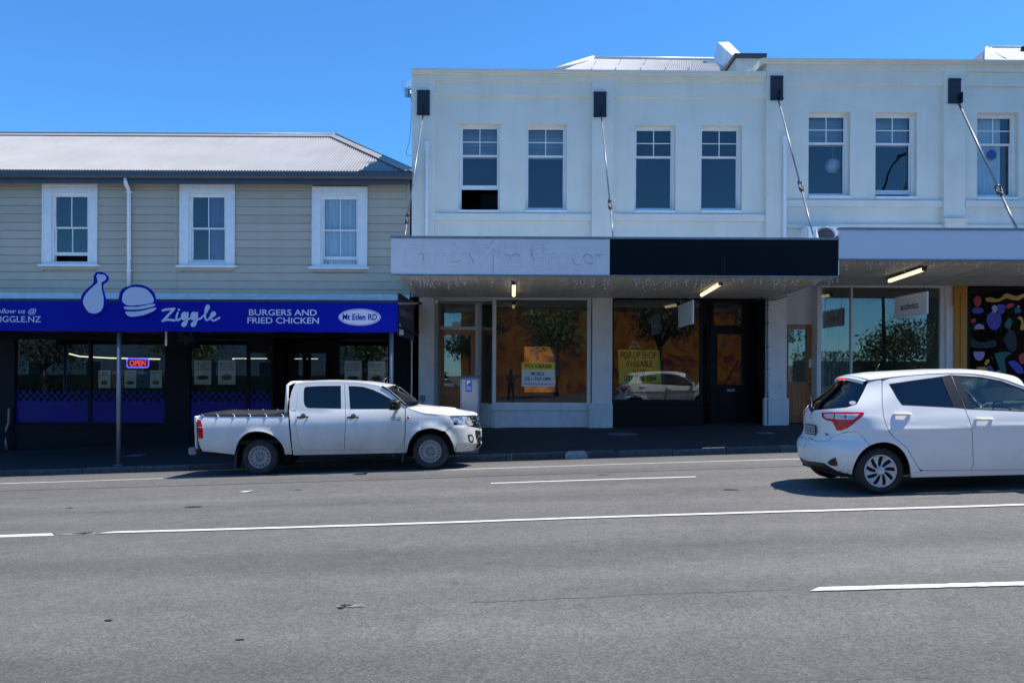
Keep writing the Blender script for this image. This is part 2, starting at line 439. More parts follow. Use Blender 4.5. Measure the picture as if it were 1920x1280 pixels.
# ---------------------------------------------------------------- shared materials
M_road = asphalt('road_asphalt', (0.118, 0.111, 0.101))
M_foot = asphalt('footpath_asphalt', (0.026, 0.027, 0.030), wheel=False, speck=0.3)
M_ground = mat('far_ground', (0.09, 0.10, 0.06), 0.9, var=0.3, vscale=0.3)
M_line = worn_paint('road_paint', (0.62, 0.61, 0.58), (0.12, 0.12, 0.12), 0.55)
M_kerb = mat('basalt_kerb', (0.085, 0.082, 0.08), 0.8, objrand=0.25, var=0.35, vscale=9, bump=0.5, bscale=40)
M_kerb2 = mat('pale_kerb', (0.36, 0.35, 0.33), 0.8, var=0.25, vscale=9, bump=0.4, bscale=40, dirt=((0.12, 0.12, 0.12), 0.7, (6, 6, 6)))
M_render = mat('cream_render', (0.755, 0.72, 0.635), 0.75, var=0.05, vscale=1.2, bump=0.15, bscale=25, dirt=((0.52, 0.50, 0.43), 0.22, (4.5, 4.5, 0.38)))
M_render2 = mat('grey_render', (0.74, 0.708, 0.63), 0.75, var=0.06, vscale=1.4, bump=0.15, bscale=25, dirt=((0.52, 0.50, 0.44), 0.22, (4.0, 4.0, 0.35)))
M_white = mat('white_trim', (0.80, 0.80, 0.80), 0.45, var=0.04, vscale=6, dirt=((0.5, 0.48, 0.44), 0.25, (9, 9, 3)))
M_shopwhite = mat('shop_white', (0.72, 0.71, 0.70), 0.5, var=0.06, vscale=3, dirt=((0.38, 0.37, 0.36), 0.35, (4, 4, 1.2)))
M_black = mat('black_trim', (0.005, 0.0055, 0.009), 0.45, var=0.2, vscale=6, spec=0.2)
M_navywall = mat('dark_navy_wall', (0.006, 0.008, 0.015), 0.55, var=0.25, vscale=4, spec=0.2)
M_board = mat('beige_board', (0.45, 0.40, 0.315), 0.6, objrand=0.055, var=0.05, vscale=2.5, bump=0.08, bscale=18, dirt=((0.30, 0.28, 0.24), 0.3, (1.2, 1.2, 5)))
M_roof = mat('pale_roof_iron', (0.255, 0.255, 0.26), 0.5, metal=0.1, var=0.10, vscale=0.7, dirt=((0.20, 0.17, 0.14), 0.5, (2.5, 0.7, 0.7)))
M_ridge = mat('ridge_iron', (0.33, 0.31, 0.29), 0.5, var=0.08, vscale=3)
M_gutter = mat('slate_gutter', (0.055, 0.065, 0.085), 0.4, var=0.1, vscale=2)
M_galv = mat('galvanised', (0.52, 0.57, 0.62), 0.35, metal=0.5, var=0.12, vscale=5)
M_steel = mat('grey_steel', (0.22, 0.24, 0.27), 0.4, metal=0.5, var=0.15, vscale=8)
M_darksteel = mat('dark_steel', (0.05, 0.05, 0.055), 0.45, metal=0.4, var=0.2, vscale=8)
M_blue = mat('royal_blue_sign', (0.002, 0.007, 0.32), 0.4, var=0.06, vscale=1.0, spec=0.15)
M_bluefilm = mat('blue_window_film', (0.002, 0.006, 0.24), 0.3, var=0.08, vscale=2, spec=0.3)
M_navysign = mat('navy_sign', (0.028, 0.030, 0.07), 0.55, var=0.1, vscale=3)
M_letter = mat('sign_white', (0.62, 0.66, 0.80), 0.5, var=0.03, vscale=3)
M_greyletter = mat('faded_letter', (0.16, 0.17, 0.26), 0.5, var=0.1, vscale=5)
M_fwhite = mat('white_fascia', (0.73, 0.725, 0.735), 0.5, var=0.035, vscale=1.3, dirt=((0.5, 0.5, 0.53), 0.22, (1.2, 1.2, 3)))
M_fwhite2 = mat('pale_fascia', (0.66, 0.675, 0.75), 0.5, var=0.03, vscale=0.8)
M_fblack = mat('black_fascia', (0.004, 0.0045, 0.008), 0.35, var=0.2, vscale=1.2, spec=0.12)
M_ghost = mat('ghost_letter', (0.665, 0.665, 0.69), 0.55, var=0.08, vscale=4)
M_ghost2 = mat('glue_mark', (0.20, 0.22, 0.30), 0.55, var=0.3, vscale=6)
M_soffit = mat('soffit_board', (0.60, 0.58, 0.52), 0.5, objrand=0.09, var=0.10, vscale=2.5, dirt=((0.2, 0.19, 0.17), 0.4, (3, 0.6, 3)))
M_wood = mat('varnished_wood', (0.42, 0.155, 0.04), 0.4, var=0.25, vscale=5, stretch=(6, 6, 0.7), coat=0.3)
M_orange = mat('mustard_paint', (0.50, 0.215, 0.012), 0.5, var=0.08, vscale=4)
M_plate = mat('black_plate', (0.010, 0.013, 0.022), 0.5, var=0.25, vscale=6)
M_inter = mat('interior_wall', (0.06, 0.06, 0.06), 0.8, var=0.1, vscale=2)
M_paleroom = mat('pale_room', (0.36, 0.35, 0.31), 0.8, var=0.1, vscale=2)
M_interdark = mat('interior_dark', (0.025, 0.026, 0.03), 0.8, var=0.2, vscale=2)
M_curtain = mat('net_curtain', (0.82, 0.82, 0.82), 0.8, var=0.18, vscale=3, stretch=(9, 9, 0.4))
M_mauve = mat('mauve_curtain', (0.30, 0.27, 0.38), 0.8, var=0.2, vscale=3, stretch=(9, 9, 0.4))
M_drape = mat('grey_drape', (0.22, 0.25, 0.26), 0.8, var=0.3, vscale=2.5, stretch=(12, 12, 0.3))
M_blind = mat('slat_blind', (0.33, 0.34, 0.36), 0.6, var=0.2, vscale=1.5, stretch=(0.4, 0.4, 14))
M_glass = glass('window_glass', (0.80, 0.85, 0.88), 0.058, 0.0, 0.3)
M_shopglass = glass('shop_glass', (0.86, 0.90, 0.89), 0.085, 0.0, 0.03)
M_darkglass = glass('dark_shop_glass', (0.5, 0.5, 0.52), 0.05, 0.0, 0.03)
M_mirror = mat('mirror_panel', (0.85, 0.86, 0.84), 0.03, metal=1.0, var=0.02)
M_lamp = emit('batten_tube', (1.0, 0.78, 0.48), 1.05)
M_led = emit('led_strip', (1.0, 0.90, 0.72), 1.1)
M_red_neon = emit('red_neon', (1.0, 0.07, 0.06), 0.75)
M_blue_neon = emit('blue_neon', (0.13, 0.10, 1.0), 1.5)
M_wire = mat('clear_wire', (0.62, 0.65, 0.70), 0.4, var=0.2, vscale=20)
M_bulb = mat('frosted_bulb', (0.85, 0.86, 0.88), 0.3, var=0.05)
M_paper = mat('poster_paper', (0.80, 0.80, 0.77), 0.55, var=0.04, vscale=8)
M_postred = mat('poster_red', (0.36, 0.08, 0.07), 0.55, var=0.1, vscale=8)
M_postblue = mat('poster_blue', (0.02, 0.09, 0.28), 0.55, var=0.1, vscale=8)
M_bun = mat('print_bun', (0.30, 0.15, 0.06), 0.6, var=0.35, vscale=25)
M_patty = mat('print_patty', (0.05, 0.03, 0.02), 0.6, var=0.3, vscale=30)
M_redink = mat('red_ink', (0.34, 0.05, 0.05), 0.6, var=0.1)
M_blackink = mat('black_ink', (0.012, 0.012, 0.014), 0.6, var=0.2)
M_yellow = mat('sign_yellow', (0.85, 0.60, 0.02), 0.55, var=0.06, vscale=4)
M_yellow2 = mat('poster_yellow', (0.80, 0.60, 0.05), 0.6, var=0.06, vscale=4)
M_pblue = mat('parking_blue', (0.01, 0.10, 0.42), 0.4, var=0.05)
M_meter = mat('brushed_meter', (0.36, 0.38, 0.41), 0.45, metal=0.5, var=0.12, vscale=6, stretch=(8, 8, 0.6))

# ---------------------------------------------------------------- the ground
SL = 0.0355
def lerp_tab(t, x):
    if x <= t[0][0]:
        a, b = t[0], t[1]
    elif x >= t[-1][0]:
        a, b = t[-2], t[-1]
    else:
        for a, b in zip(t, t[1:]):
            if a[0] <= x <= b[0]: break
    return a[1] + (b[1] - a[1]) * (x - a[0]) / (b[0] - a[0])
CROSS = [(-60, -1.45), (-8, -1.47), (2.2, -1.60), (2.35, -1.70), (5.35, -1.63), (8.3, -1.655), (13.4, -1.712), (15.3, -1.80)]
YK = 15.3               # kerb face
YFAC = 19.3             # shop fronts
BACK = [(-60, -3.6), (-11.86, -2.04), (-0.41, -1.42), (2.62, -1.40), (6.9, -1.315), (30, -0.9), (60, 0.2)]
def road_z(x, y): return lerp_tab(CROSS, y) + SL * x + CAMZ
KT = -1.685
def foot_z(x, y):
    a = KT + SL * x; b = lerp_tab(BACK, x)
    t = (y - YK) / (YFAC - YK)
    return a + (b - a) * min(t, 1.15) + CAMZ
def grid_sheet(name, xs, ys, fz, material):
    m = MB()
    for x in xs:
        for y in ys: m.v.append((x, y, fz(x, y)))
    ny = len(ys)
    for i in range(len(xs) - 1):
        for j in range(ny - 1):
            m.face((i * ny + j, (i + 1) * ny + j, (i + 1) * ny + j + 1, i * ny + j + 1))
    return m.build(name, material)
road = struct(grid_sheet('road', [-150, -60, -30, -20, -15, -10, -5, 0, 5, 10, 15, 20, 30, 60, 150], [2.35, 3, 4, 5.35, 7, 8.3, 10, 12, 13.4, 14.4, 15.3], road_z, M_road))
xs = [-150, -60, -30, -20, -16, -14, -12, -10, -8, -6, -4, -2, 0, 2, 4, 6, 8, 10, 12, 15, 20, 30, 60, 150]
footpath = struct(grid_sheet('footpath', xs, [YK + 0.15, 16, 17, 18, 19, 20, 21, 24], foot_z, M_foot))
near_path = struct(grid_sheet('near_footpath', xs, [-9, -7, -4, -1, 1, 2.2], lambda x, y: lerp_tab(CROSS, y) + SL * x + CAMZ, M_foot))
m = MB()
G = 1500
m.add([(-G, -G, -G * SL - 2.5), (G, -G, G * SL - 2.5), (G, -9, G * SL - 0.6), (-G, -9, -G * SL - 0.6)], [(0, 1, 2, 3)])
m.add([(-G, 24, -G * SL - 1.2), (G, 24, G * SL - 1.2), (G, G, G * SL - 1.2), (-G, G, -G * SL - 1.2)], [(0, 1, 2, 3)])
ground = struct(m.build('ground', M_ground))
# kerbs: each stone a piece of its own
kerb = bpy.data.objects.new('kerb', None); COL.objects.link(kerb); struct(kerb); ORG['kerb'] = Vector()
near_kerb = bpy.data.objects.new('near_kerb', None); COL.objects.link(near_kerb); struct(near_kerb); ORG['near_kerb'] = Vector()
def stone_mesh(L, seed, h=0.34, d=0.16):
    rnd = random.Random(seed); m = MB()
    nx = 5; prof = [(0.0, -h), (0.0, -0.02), (0.012, -0.006), (0.03, 0.0), (d, 0.0), (d, -h)]
    for i in range(nx):
        x = -L / 2 + L * i / (nx - 1)
        for k, (y, z) in enumerate(prof):
            j = 0.006 if k in (1, 2, 3) else 0.0
            m.v.append((x, y + rnd.uniform(-j, j), z + rnd.uniform(-j, j)))
    n = len(prof)
    for i in range(nx - 1):
        for k in range(n - 1): m.face((i * n + k, (i + 1) * n + k, (i + 1) * n + k + 1, i * n + k + 1))
    m.face(list(range(n))); m.face([(nx - 1) * n + k for k in range(n)][::-1])
    return m.build('kerb_stone', M_kerb, None, data_only=True)
stones = [stone_mesh(1.085, s) for s in range(4)]
ang = -math.atan(SL)
x = -22.0; i = 0
while x < 24:
    o = bpy.data.objects.new('kerb_stone', stones[i % 4]); COL.objects.link(o); o.parent = kerb
    o.location = (x + 0.55, YK + random.uniform(-0.008, 0.008), KT + CAMZ + SL * (x + 0.55) + random.uniform(-0.008, 0.008)); o.rotation_euler = (0, ang, random.uniform(-0.004, 0.004))
    x += 1.1; i += 1
x = -22.0
while x < 24:
    o = bpy.data.objects.new('kerb_stone', stones[i % 4]); COL.objects.link(o); o.parent = near_kerb
    o.location = (x + 0.55, 2.37, lerp_tab(CROSS, 2.2) + CAMZ + SL * (x + 0.55)); o.rotation_euler = (0, ang, math.pi)
    x += 1.1; i += 1
# pale drain block set in the kerb, with its inlet
m = MB()
x0, x1, z0, z1 = rect(1060, 843, 1102, 858, YK - 0.03)
zz = [KT + CAMZ + SL * x0, KT + CAMZ + SL * x1]
m.sm = False
prof = [(YK - 0.035, -0.30), (YK - 0.03, -0.02), (YK - 0.005, 0.022), (YK + 0.2, 0.022), (YK + 0.2, -0.3)]
for k in range(7):
    t = k / 6; e = 0.035 if k in (0, 6) else 0
    for y, z in prof: m.v.append((x0 + (x1 - x0) * t, y, zz[0] + (zz[1] - zz[0]) * t + z - (e if z > 0 else 0)))
for k in range(6):
    for q in range(4): m.face((k * 5 + q, (k + 1) * 5 + q, (k + 1) * 5 + q + 1, k * 5 + q + 1))
m.face((0, 1, 2, 3, 4)); m.face((34, 33, 32, 31, 30))
drain_block = m.build('drain_block', M_kerb2)
tag(rebase(drain_block), 'pale stone drain block set into the dark kerb', 'kerb block')
# painted lines (sheets a few millimetres above the asphalt)
def line(pa, pb, Y, width, ends=0.0, n=40):
    xa = WX(*pa, Y); xb = WX(*pb, Y); m = MB()
    for k in range(n + 1):
        x = xa + (xb - xa) * k / n
        y = Y + 0.02 * math.sin(x * 0.9)
        j = random.uniform(-0.006, 0.006)
        m.v.append((x + ends, y - width / 2 + j, road_z(x, y - width / 2) + 0.005)); m.v.append((x, y + width / 2 + j, road_z(x, y + width / 2) + 0.005))
    for k in range(n): m.face((2 * k, 2 * k + 2, 2 * k + 3, 2 * k + 1))
    o = m.build('painted_line', M_line, road); return o
line((-700, 905), (3000, 862), 13.42, 0.075, n=90)
line((-1200, 1000), (88, 1002), 8.35, 0.115, 0.10, 30)
line((205, 1000), (2600, 940), 8.35, 0.115, -0.12, 70)
line((920, 905), (1305, 896), 11.45, 0.085)
line((1542, 1105), (2100, 1095), 5.36, 0.098, -0.1)
# wear on the road: torn patches, tar spots, scraps
def blob(m, cx, cy, rx, ry, fz, lift, seed, n=18, rough=0.35):
    r = random.Random(seed); o = len(m.v)
    for k in range(n):
        a = 2 * math.pi * k / n; q = 1 + r.uniform(-rough, rough)
        x = cx + rx * q * math.cos(a); y = cy + ry * q * math.sin(a); m.v.append((x, y, fz(x, y) + lift))
    m.face(range(o, o + n))
def ground_at(px, py):
    Y = 8.0
    for _ in range(30):
        z = road_z(WX(px, py, Y), Y) - CAMZ
        Y = -z * FPX / ((HOR - py) * -1 - (px - 960) * ROLL) if True else Y
    return WX(px, py, Y), Y
M_tar = mat('tar_spot', (0.018, 0.018, 0.02), 0.6, var=0.3, vscale=12)
M_chip = mat('exposed_chip', (0.20, 0.19, 0.18), 0.9, var=0.6, vscale=60, bump=0.6, bscale=70)
for k, (px, py, rx, ry) in enumerate([(362, 950, 0.10, 0.06), (130, 952, 0.05, 0.03), (203, 1163, 0.028, 0.018), (450, 1199, 0.03, 0.013), (1370, 918, 0.09, 0.06), (155, 1000, 0.10, 0.045), (188, 999, 0.05, 0.025), (1130, 890, 0.12, 0.03), (650, 1136, 0.045, 0.02), (640, 1140, 0.03, 0.015), (560, 918, 0.05, 0.03)]):
    gx, gy = ground_at(px, py); m = MB(); blob(m, gx, gy, rx, ry, road_z, 0.0045 if k not in (8, 9) else 0.009, k)
    m.build('tar_spot', M_tar, road)
for k, (px, py, rx, ry) in enumerate([(660, 1136, 0.10, 0.03), (160, 1000, 0.33, 0.06)]):
    gx, gy = ground_at(px, py); m = MB(); blob(m, gx, gy, rx, ry, road_z, 0.003 if k else 0.006, 40 + k, 26)
    m.build('worn_patch', M_chip, road)
gx, gy = ground_at(463, 922)
m = MB(); z = road_z(gx, gy)
m.add([(gx - .10, gy - .03, z + .006), (gx + .02, gy - .05, z + .012), (gx + .09, gy + .01, z + .03), (gx + .01, gy + .05, z + .012), (gx - .07, gy + .04, z + .007)], [(0, 1, 3, 4), (1, 2, 3)])
scrap = m.build('paper_scrap', M_paper); sol = scrap.modifiers.new('thick', 'SOLIDIFY'); sol.thickness = 0.002
tag(rebase(scrap), 'small crumpled white paper scrap lying on the road before the pickup', 'litter')
# covers set in the footpath
def foot_at(px, py):
    Y = 17.0
    for _ in range(40):
        z = foot_z(WX(px, py, Y), Y) - CAMZ
        Yn = z * FPX / ((HOR - py) + (px - 960) * ROLL); Y = 0.5 * Y + 0.5 * Yn
    return WX(px, py, Y), Y
M_cover = mat('cast_cover', (0.14, 0.17, 0.21), 0.5, metal=0.3, var=0.3, vscale=20, bump=0.5, bscale=30)
gx, gy = foot_at(1168, 814)
mh = thing('manhole_cover', 'round iron manhole cover in the footpath before the black shop', 'manhole', (gx, gy, foot_z(gx, gy)))
m = MB(); n = 32
def fz2(x, y): return foot_z(x, y)
for r0, r1, lift in ((0.30, 0.345, 0.010), (0.0, 0.285, 0.008)):
    o = len(m.v)
    for k in range(n):
        a = 2 * math.pi * k / n
        for r in (r0, r1):
            x = gx + r * math.cos(a); y = gy + r * math.sin(a); m.v.append((x, y, fz2(x, y) + lift))
    for k in range(n):
        j = (k + 1) % n; m.face((o + 2 * k, o + 2 * k + 1, o + 2 * j + 1, o + 2 * j))
m.build('ring', M_cover, mh)
m = MB()
for rr in range(5):
    for k in range(4 + rr * 4):
        a = 2 * math.pi * k / (4 + rr * 4); r = 0.05 + rr * 0.05
        x = gx + r * math.cos(a); y = gy + r * math.sin(a); z = fz2(x, y) + 0.0085
        m.box(x - .014, x + .014, y - .014, y + .014, z, z + 0.006)
m.build('tread_stud', M_cover, mh)['kind'] = 'stuff'
def cover_plate(px, py, w, d, lab):
    gx, gy = foot_at(px, py); m = MB(); p = []
    for dz in (0.0, 0.012):
        for sx, sy in ((-1, -1), (1, -1), (1, 1), (-1, 1)):
            x = gx + sx * w / 2; y = gy + sy * d / 2; p.append((x, y, foot_z(x, y) + dz))
    m.hexa(p)
    for k in range(4):
        x = gx - w / 2 + w * (k + .5) / 4; z = foot_z(x, gy) + 0.012
        m.box(x - .012, x + .012, gy - d * .4, gy + d * .4, z - 0.004, z + 0.004)
    tag(rebase(m.build('service_cover', M_cover)), lab, 'service cover')
cover_plate(1433, 812, 0.36, 0.30, 'small rectangular metal service cover in the footpath beside the white pilaster')
cover_plate(256, 853, 0.40, 0.30, 'small pale metal service cover in the footpath behind the verandah post')

# longitudinal joint and a sealed patch in the road surface
def strip_on_road(pts, w, mt, name, lift=.004):
    m = MB(); r = random.Random(len(pts))
    for x, y in pts:
        j = r.uniform(-.006, .006); m.v.append((x, y - w / 2 + j, road_z(x, y) + lift)); m.v.append((x, y + w / 2 + j, road_z(x, y) + lift))
    for k in range(len(pts) - 1): m.face((2 * k, 2 * k + 2, 2 * k + 3, 2 * k + 1))
    return m.build(name, mt, road)
rj = random.Random(3); y = 5.33; pts = []
for k in range(120):
    y += rj.uniform(-.006, .006); pts.append((-.3 + k * .0195, y))
strip_on_road(pts, .005, M_tar, 'road_joint')
y = 12.35; pts = []
for k in range(160):
    y += rj.uniform(-.012, .012); pts.append((-9 + k * .12, y))
strip_on_road(pts, .02, M_tar, 'road_joint')
# ================================================================ sash windows
def sash_window(parent, op, kind, Yw, lower='closed', casing=None, blind=None, low_y=None):
    """op: opening rect in world (x0,x1,z0,z1). kind '4/1' or '2/2'. Yw: plane of the outer frame.
       lower: 'closed' or height (m) that the lower sash is raised."""
    x0, x1, z0, z1 = op
    m = MB(); fw = 0.055
    m.box(x0, x0 + fw, Yw, Yw + .12, z0, z1); m.box(x1 - fw, x1, Yw, Yw + .12, z0, z1)
    m.box(x0 + fw, x1 - fw, Yw, Yw + .12, z1 - fw, z1)
    m.box(x0 + .002, x1 - .002, Yw - .04, Yw + .14, z0 + .001, z0 + 0.075)           # sill
    if casing:
        cw = casing
        m.box(x0 - cw, x0 - .002, Yw - .05, Yw + .03, z0 + .01, z1 + cw); m.box(x1 + .002, x1 + cw, Yw - .05, Yw + .03, z0 + .01, z1 + cw)
        m.box(x0 - cw + .001, x1 + cw - .001, Yw - .056, Yw + .03, z1 + .003, z1 + cw + .004)
        # outer moulding bead
        m.box(x0 - cw - .008, x0 - cw + .03, Yw - .07, Yw - .045, z0 + .012, z1 + cw + .006); m.box(x1 + cw - .03, x1 + cw + .008, Yw - .07, Yw - .045, z0 + .012, z1 + cw + .006)
        m.box(x0 - cw - .006, x1 + cw + .006, Yw - .072, Yw - .047, z1 + cw - .03, z1 + cw + .012)
    win = m.build('sash_window', M_white, parent)
    if casing:
        m = MB(); m.box(x0 - casing - .07, x1 + casing + .07, Yw - .13, Yw + .04, z0 - .055, z0 - .001); m.build('sill', M_white, win)
        m = MB(); m.box(x0 - casing - .01, x1 + casing + .01, Yw - .05, Yw + .03, z0 - .125, z0 - .057); m.build('apron', M_board, win)
    zi0 = z0 + .075; zi1 = z1 - fw; xi0 = x0 + fw; xi1 = x1 - fw
    zm = zi1 - (zi1 - zi0) * (0.335 if kind == '4/1' else 0.485)
    st = 0.028
    def sash(a, b, y, cols, rows, rail_b, rail_t):
        m = MB()
        m.box(xi0, xi0 + st, y, y + .035, a, b); m.box(xi1 - st, xi1, y, y + .035, a, b)
        m.box(xi0 + st, xi1 - st, y, y + .035, a, a + rail_b); m.box(xi0 + st, xi1 - st, y, y + .035, b - rail_t, b)
        w = (xi1 - xi0 - 2 * st) / cols; h = (b - a - rail_b - rail_t) / rows; bar = 0.011
        for c in range(1, cols): m.box(xi0 + st + w * c - bar, xi0 + st + w * c + bar, y + .004, y + .03, a + rail_b, b - rail_t)
        for r in range(1, rows): m.box(xi0 + st, xi1 - st, y + .006, y + .028, a + rail_b + h * r - bar, a + rail_b + h * r + bar)
        s = m.build('sash', M_white, win)
        for c in range(cols):
            for r in range(rows):
                m = MB(); m.box(xi0 + st + w * c - .004, xi0 + st + w * (c + 1) + .004, y + .014, y + .018, a + rail_b + h * r - .004, a + rail_b + h * (r + 1) + .004)
                m.build('pane', M_glass, win)
    u = 0 if lower == 'closed' else lower
    if kind == '4/1':
        sash(zm - .02, zi1, Yw + .03, 2, 2, .045, .03); sash(zi0 + u, zm + .02 + (0 if u == 0 else 0.0), Yw + .07, 1, 1, .11, .045)
    else:
        sash(zm - .02, zi1, Yw + .03, 2, 1, .04, .03); sash(zi0 + u, zm + .02, Yw + .07, 2, 1, .085, .04)
    if blind:
        m2, f0, f1, y = blind
        m = MB(); n = 60; xa = xi0 + (xi1 - xi0) * f0; xb = xi0 + (xi1 - xi0) * f1
        m.sm = True
        wav = 0.0 if m2 is M_blind else 0.02
        zb = zi0 if wav else zm - 0.03
        for k in range(n + 1):
            x = xa + (xb - xa) * k / n; yy = y + wav * math.sin(k * 1.25) + wav * 0.6 * math.sin(k * 0.47)
            m.v.append((x, yy, zb)); m.v.append((x, yy, zi1))
        for k in range(n): m.face((2 * k, 2 * k + 2, 2 * k + 3, 2 * k + 1))
        m.build('curtain_or_dark_sheet' if wav else 'blind', m2, win)  # for the interior-dark sheet, the room's darkness is put into its colour
    return win

# ================================================================ weatherboard building at the left
YB = 19.3
bz = foot_z(-9, YB)
wb = thing('weatherboard_building', 'beige weatherboard building with pale corrugated iron hip roof', 'building', (WX(300, 500, YB), YB, foot_z(WX(300, 500, YB), YB)))
XL = WX(-330, 450, YB); XR = WX(768, 450, YB)
ZT = WZ(400, 341, YB); ZB = WZ(400, 551, YB)
wins = []
for (a, b, c, d), kw in (((96.5, 362, 167.5, 496), dict(lower=0.17, blind=(M_interdark, 0, 1, YB + .6))), ((354, 363, 425, 498), dict(lower='closed', blind=(M_mauve, 0.5, 1, YB + .17))), ((601.5, 367, 673, 501), dict(lower=0.13, blind=(M_curtain, 0, 1, YB + .17)))):  # leftmost window gets a dark sheet painting the unlit room behind it
    wins.append((rect(a, b, c, d, YB), kw))
wb_holes = []
for op, kw in wins:
    sash_window(wb, op, '2/2', YB + .02, casing=0.215, **kw)
    wb_holes.append(op)
# backing wall behind the boards, with openings, side walls, interior shell
m = MB(); sheet_wall(m, XL, XR, ZB, ZT, YB + .03, YB + .12, wb_holes); m.build('wall', M_board, wb)
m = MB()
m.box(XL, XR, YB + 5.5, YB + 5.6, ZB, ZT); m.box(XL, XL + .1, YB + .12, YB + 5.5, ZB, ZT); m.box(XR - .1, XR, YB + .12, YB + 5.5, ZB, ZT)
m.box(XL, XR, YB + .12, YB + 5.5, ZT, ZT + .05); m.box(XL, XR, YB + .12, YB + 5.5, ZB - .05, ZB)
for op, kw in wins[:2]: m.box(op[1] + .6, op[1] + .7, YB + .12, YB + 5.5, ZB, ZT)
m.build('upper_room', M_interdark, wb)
# boards, one piece each, broken around the windows
pitch = 15.45 * YB / FPX
z = ZT
segs_full = [(XL, XR - .075)]
row = 0
board_cache = {}
while z > ZB + .02:
    zb = max(z - pitch, ZB); segs = [(XL, XR - .08)]
    for op in wb_holes:
        a, b = op[0] - .20, op[1] + .20; lo, hi = op[2] - .0, op[3] + .20
        if z > lo and zb < hi:
            ns = []
            for s in segs:
                if b <= s[0] or a >= s[1]: ns.append(s)
                else:
                    if a > s[0]: ns.append((s[0], a))
                    if b < s[1]: ns.append((b, s[1]))
            segs = ns
    cut_segs = []
    for s in segs:     # butt joints
        if s[1] - s[0] > 2.6:
            j = s[0] + (s[1] - s[0]) * random.choice((.28, .41, .55, .66)); cut_segs += [(s[0], j - .0015), (j + .0015, s[1])]
        else: cut_segs.append(s)
    for s in cut_segs:
        key = (round(s[0], 3), round(s[1], 3), round(z - zb, 3))
        dz = random.uniform(-.0012, .0012)
        if key in board_cache and row > 1:
            o = inst(board_cache[key][0], wb, (0, dz, (z - board_cache[key][1])))
        else:
            m = MB(); h = z - zb; g = 0.008
            yf = YB - .004
            prof = [(YB + .03, z - .002), (yf + .012, z - .002), (yf + .010, z - g), (yf, z - g - .006), (yf - .005, zb + .010), (yf + .004, zb + .003), (YB + .03, zb + .003)]
            n = len(prof)
            for x in s:
                for y, zz in prof: m.v.append((x, y, zz))
            for k in range(n):
                j = (k + 1) % n; m.face((k, j, n + j, n + k))
            m.face(range(n)[::-1]); m.face(range(n, 2 * n))
            o = m.build('weatherboard', M_board, wb)
            board_cache[key] = (o, z)
    z -= pitch; row += 1
m = MB(); m.box(XR - .078, XR + .01, YB - .035, YB + .03, ZB, ZT); m.build('corner_board', M_board, wb)
m = MB(); m.pbox(328.5, 343, 331.5, 549, YB - .02, YB + .028); m.build('joint_batten', M_board, wb)
# eaves
YE = 18.85
ex0 = WX(-340, 320, YE); ex1 = WX(772, 320, YE) + .0
zg1 = WZ(400, 320, YE); zg0 = WZ(400, 333.5, YE)
m = MB()
prof = [(YE, zg1), (YE - .012, zg1 - .03), (YE - .008, zg0 + .05), (YE + .03, zg0), (YE + .13, zg0), (YE + .13, zg1 - .02), (YE + .12, zg1 - .02), (YE + .12, zg0 + .02), (YE + .03, zg0 + .02), (YE + .012, zg1)]
n = len(prof)
for x in (ex0, ex1):
    for y, zz in prof: m.v.append((x, y, zz))
for k in range(n): m.face((k, (k + 1) % n, n + (k + 1) % n, n + k))
m.face(range(n)[::-1]); m.face(range(n, 2 * n)); m.build('gutter', M_gutter, wb)
m = MB(); m.box(ex0, XR + .02, YE + .14, YB + .03, zg0 - .03, zg0 + .01); m.box(ex0, XR + .015, YE + .135, YE + .165, zg0 - .12, zg0 + .12); m.box(ex0, XR + .01, YB - .03, YB + .03, ZT - .03, zg0 - .031); m.build('fascia_board', M_gutter, wb)
# roof : corrugated front slope, hip at the right end
YR = 22.2
zr = WZ(400, 255, YR); ze = zg1 + .01; yr0 = YE + .03
xr = WX(629, 253, YR); xh = ex1
m = MB(); m.sm = True
pw = 0.0762; amp = 0.017; nsub = 6
nw = int((xh - ex0) / pw * nsub)
ln = math.hypot(YR - yr0, zr - ze); ny_, nz_ = -(zr - ze) / ln, (YR - yr0) / ln
rows = 5
for k in range(nw + 1):
    x = ex0 + k * pw / nsub; a = amp * math.cos(2 * math.pi * k / nsub)
    top = 1.0 if x <= xr else max(0.0, 1 - (x - xr) / (xh - xr))
    for r in range(rows):
        t = top * r / (rows - 1)
        m.v.append((x, yr0 + (YR - yr0) * t + a * ny_, ze + (zr - ze) * t + a * nz_))
for k in range(nw):
    for r in range(rows - 1):
        o = k * rows + r; m.face((o, o + rows, o + rows + 1, o + 1))
roof = m.build('roof', M_roof, wb)
m = MB()
YR2 = YR + (YR - yr0)
m.add([(xr, YR, zr), (xh, yr0, ze), (xh, YR2, ze)], [(0, 1, 2)])
m.add([(ex0, YR, zr), (xr, YR, zr), (xh, YR2, ze), (ex0, YR2, ze)], [(0, 1, 2, 3)])
m.build('rear_slope', M_roof, roof)
def cap_strip(a, b, side, lift, w, nm):
    a = Vector(a); b = Vector(b); m = MB(); s = Vector(side)
    u = Vector((0, 0, 1))
    p = [a + u * lift, b + u * lift]
    m.add([p[0], p[1], b + s + u * (lift - .02), a + s + u * (lift - .02), a + u * (lift - .03), b + u * (lift - .03), b + s + u * (lift - .045), a + s + u * (lift - .045)], [(0, 1, 2, 3), (2, 1, 5, 6), (0, 3, 7, 4), (3, 2, 6, 7), (4, 7, 6, 5)])
    m.build(nm, M_ridge, roof)
fd = Vector((0, -(YR - yr0), -(zr - ze))).normalized() * 0.16
cap_strip((ex0, YR, zr), (xr + .05, YR, zr), fd, 0.065, .2, 'ridge_cap')
hd = (Vector((xh, yr0, ze)) - Vector((xr, YR, zr))).normalized()
nf = Vector((0, ny_, nz_)); inp = nf.cross(hd).normalized()
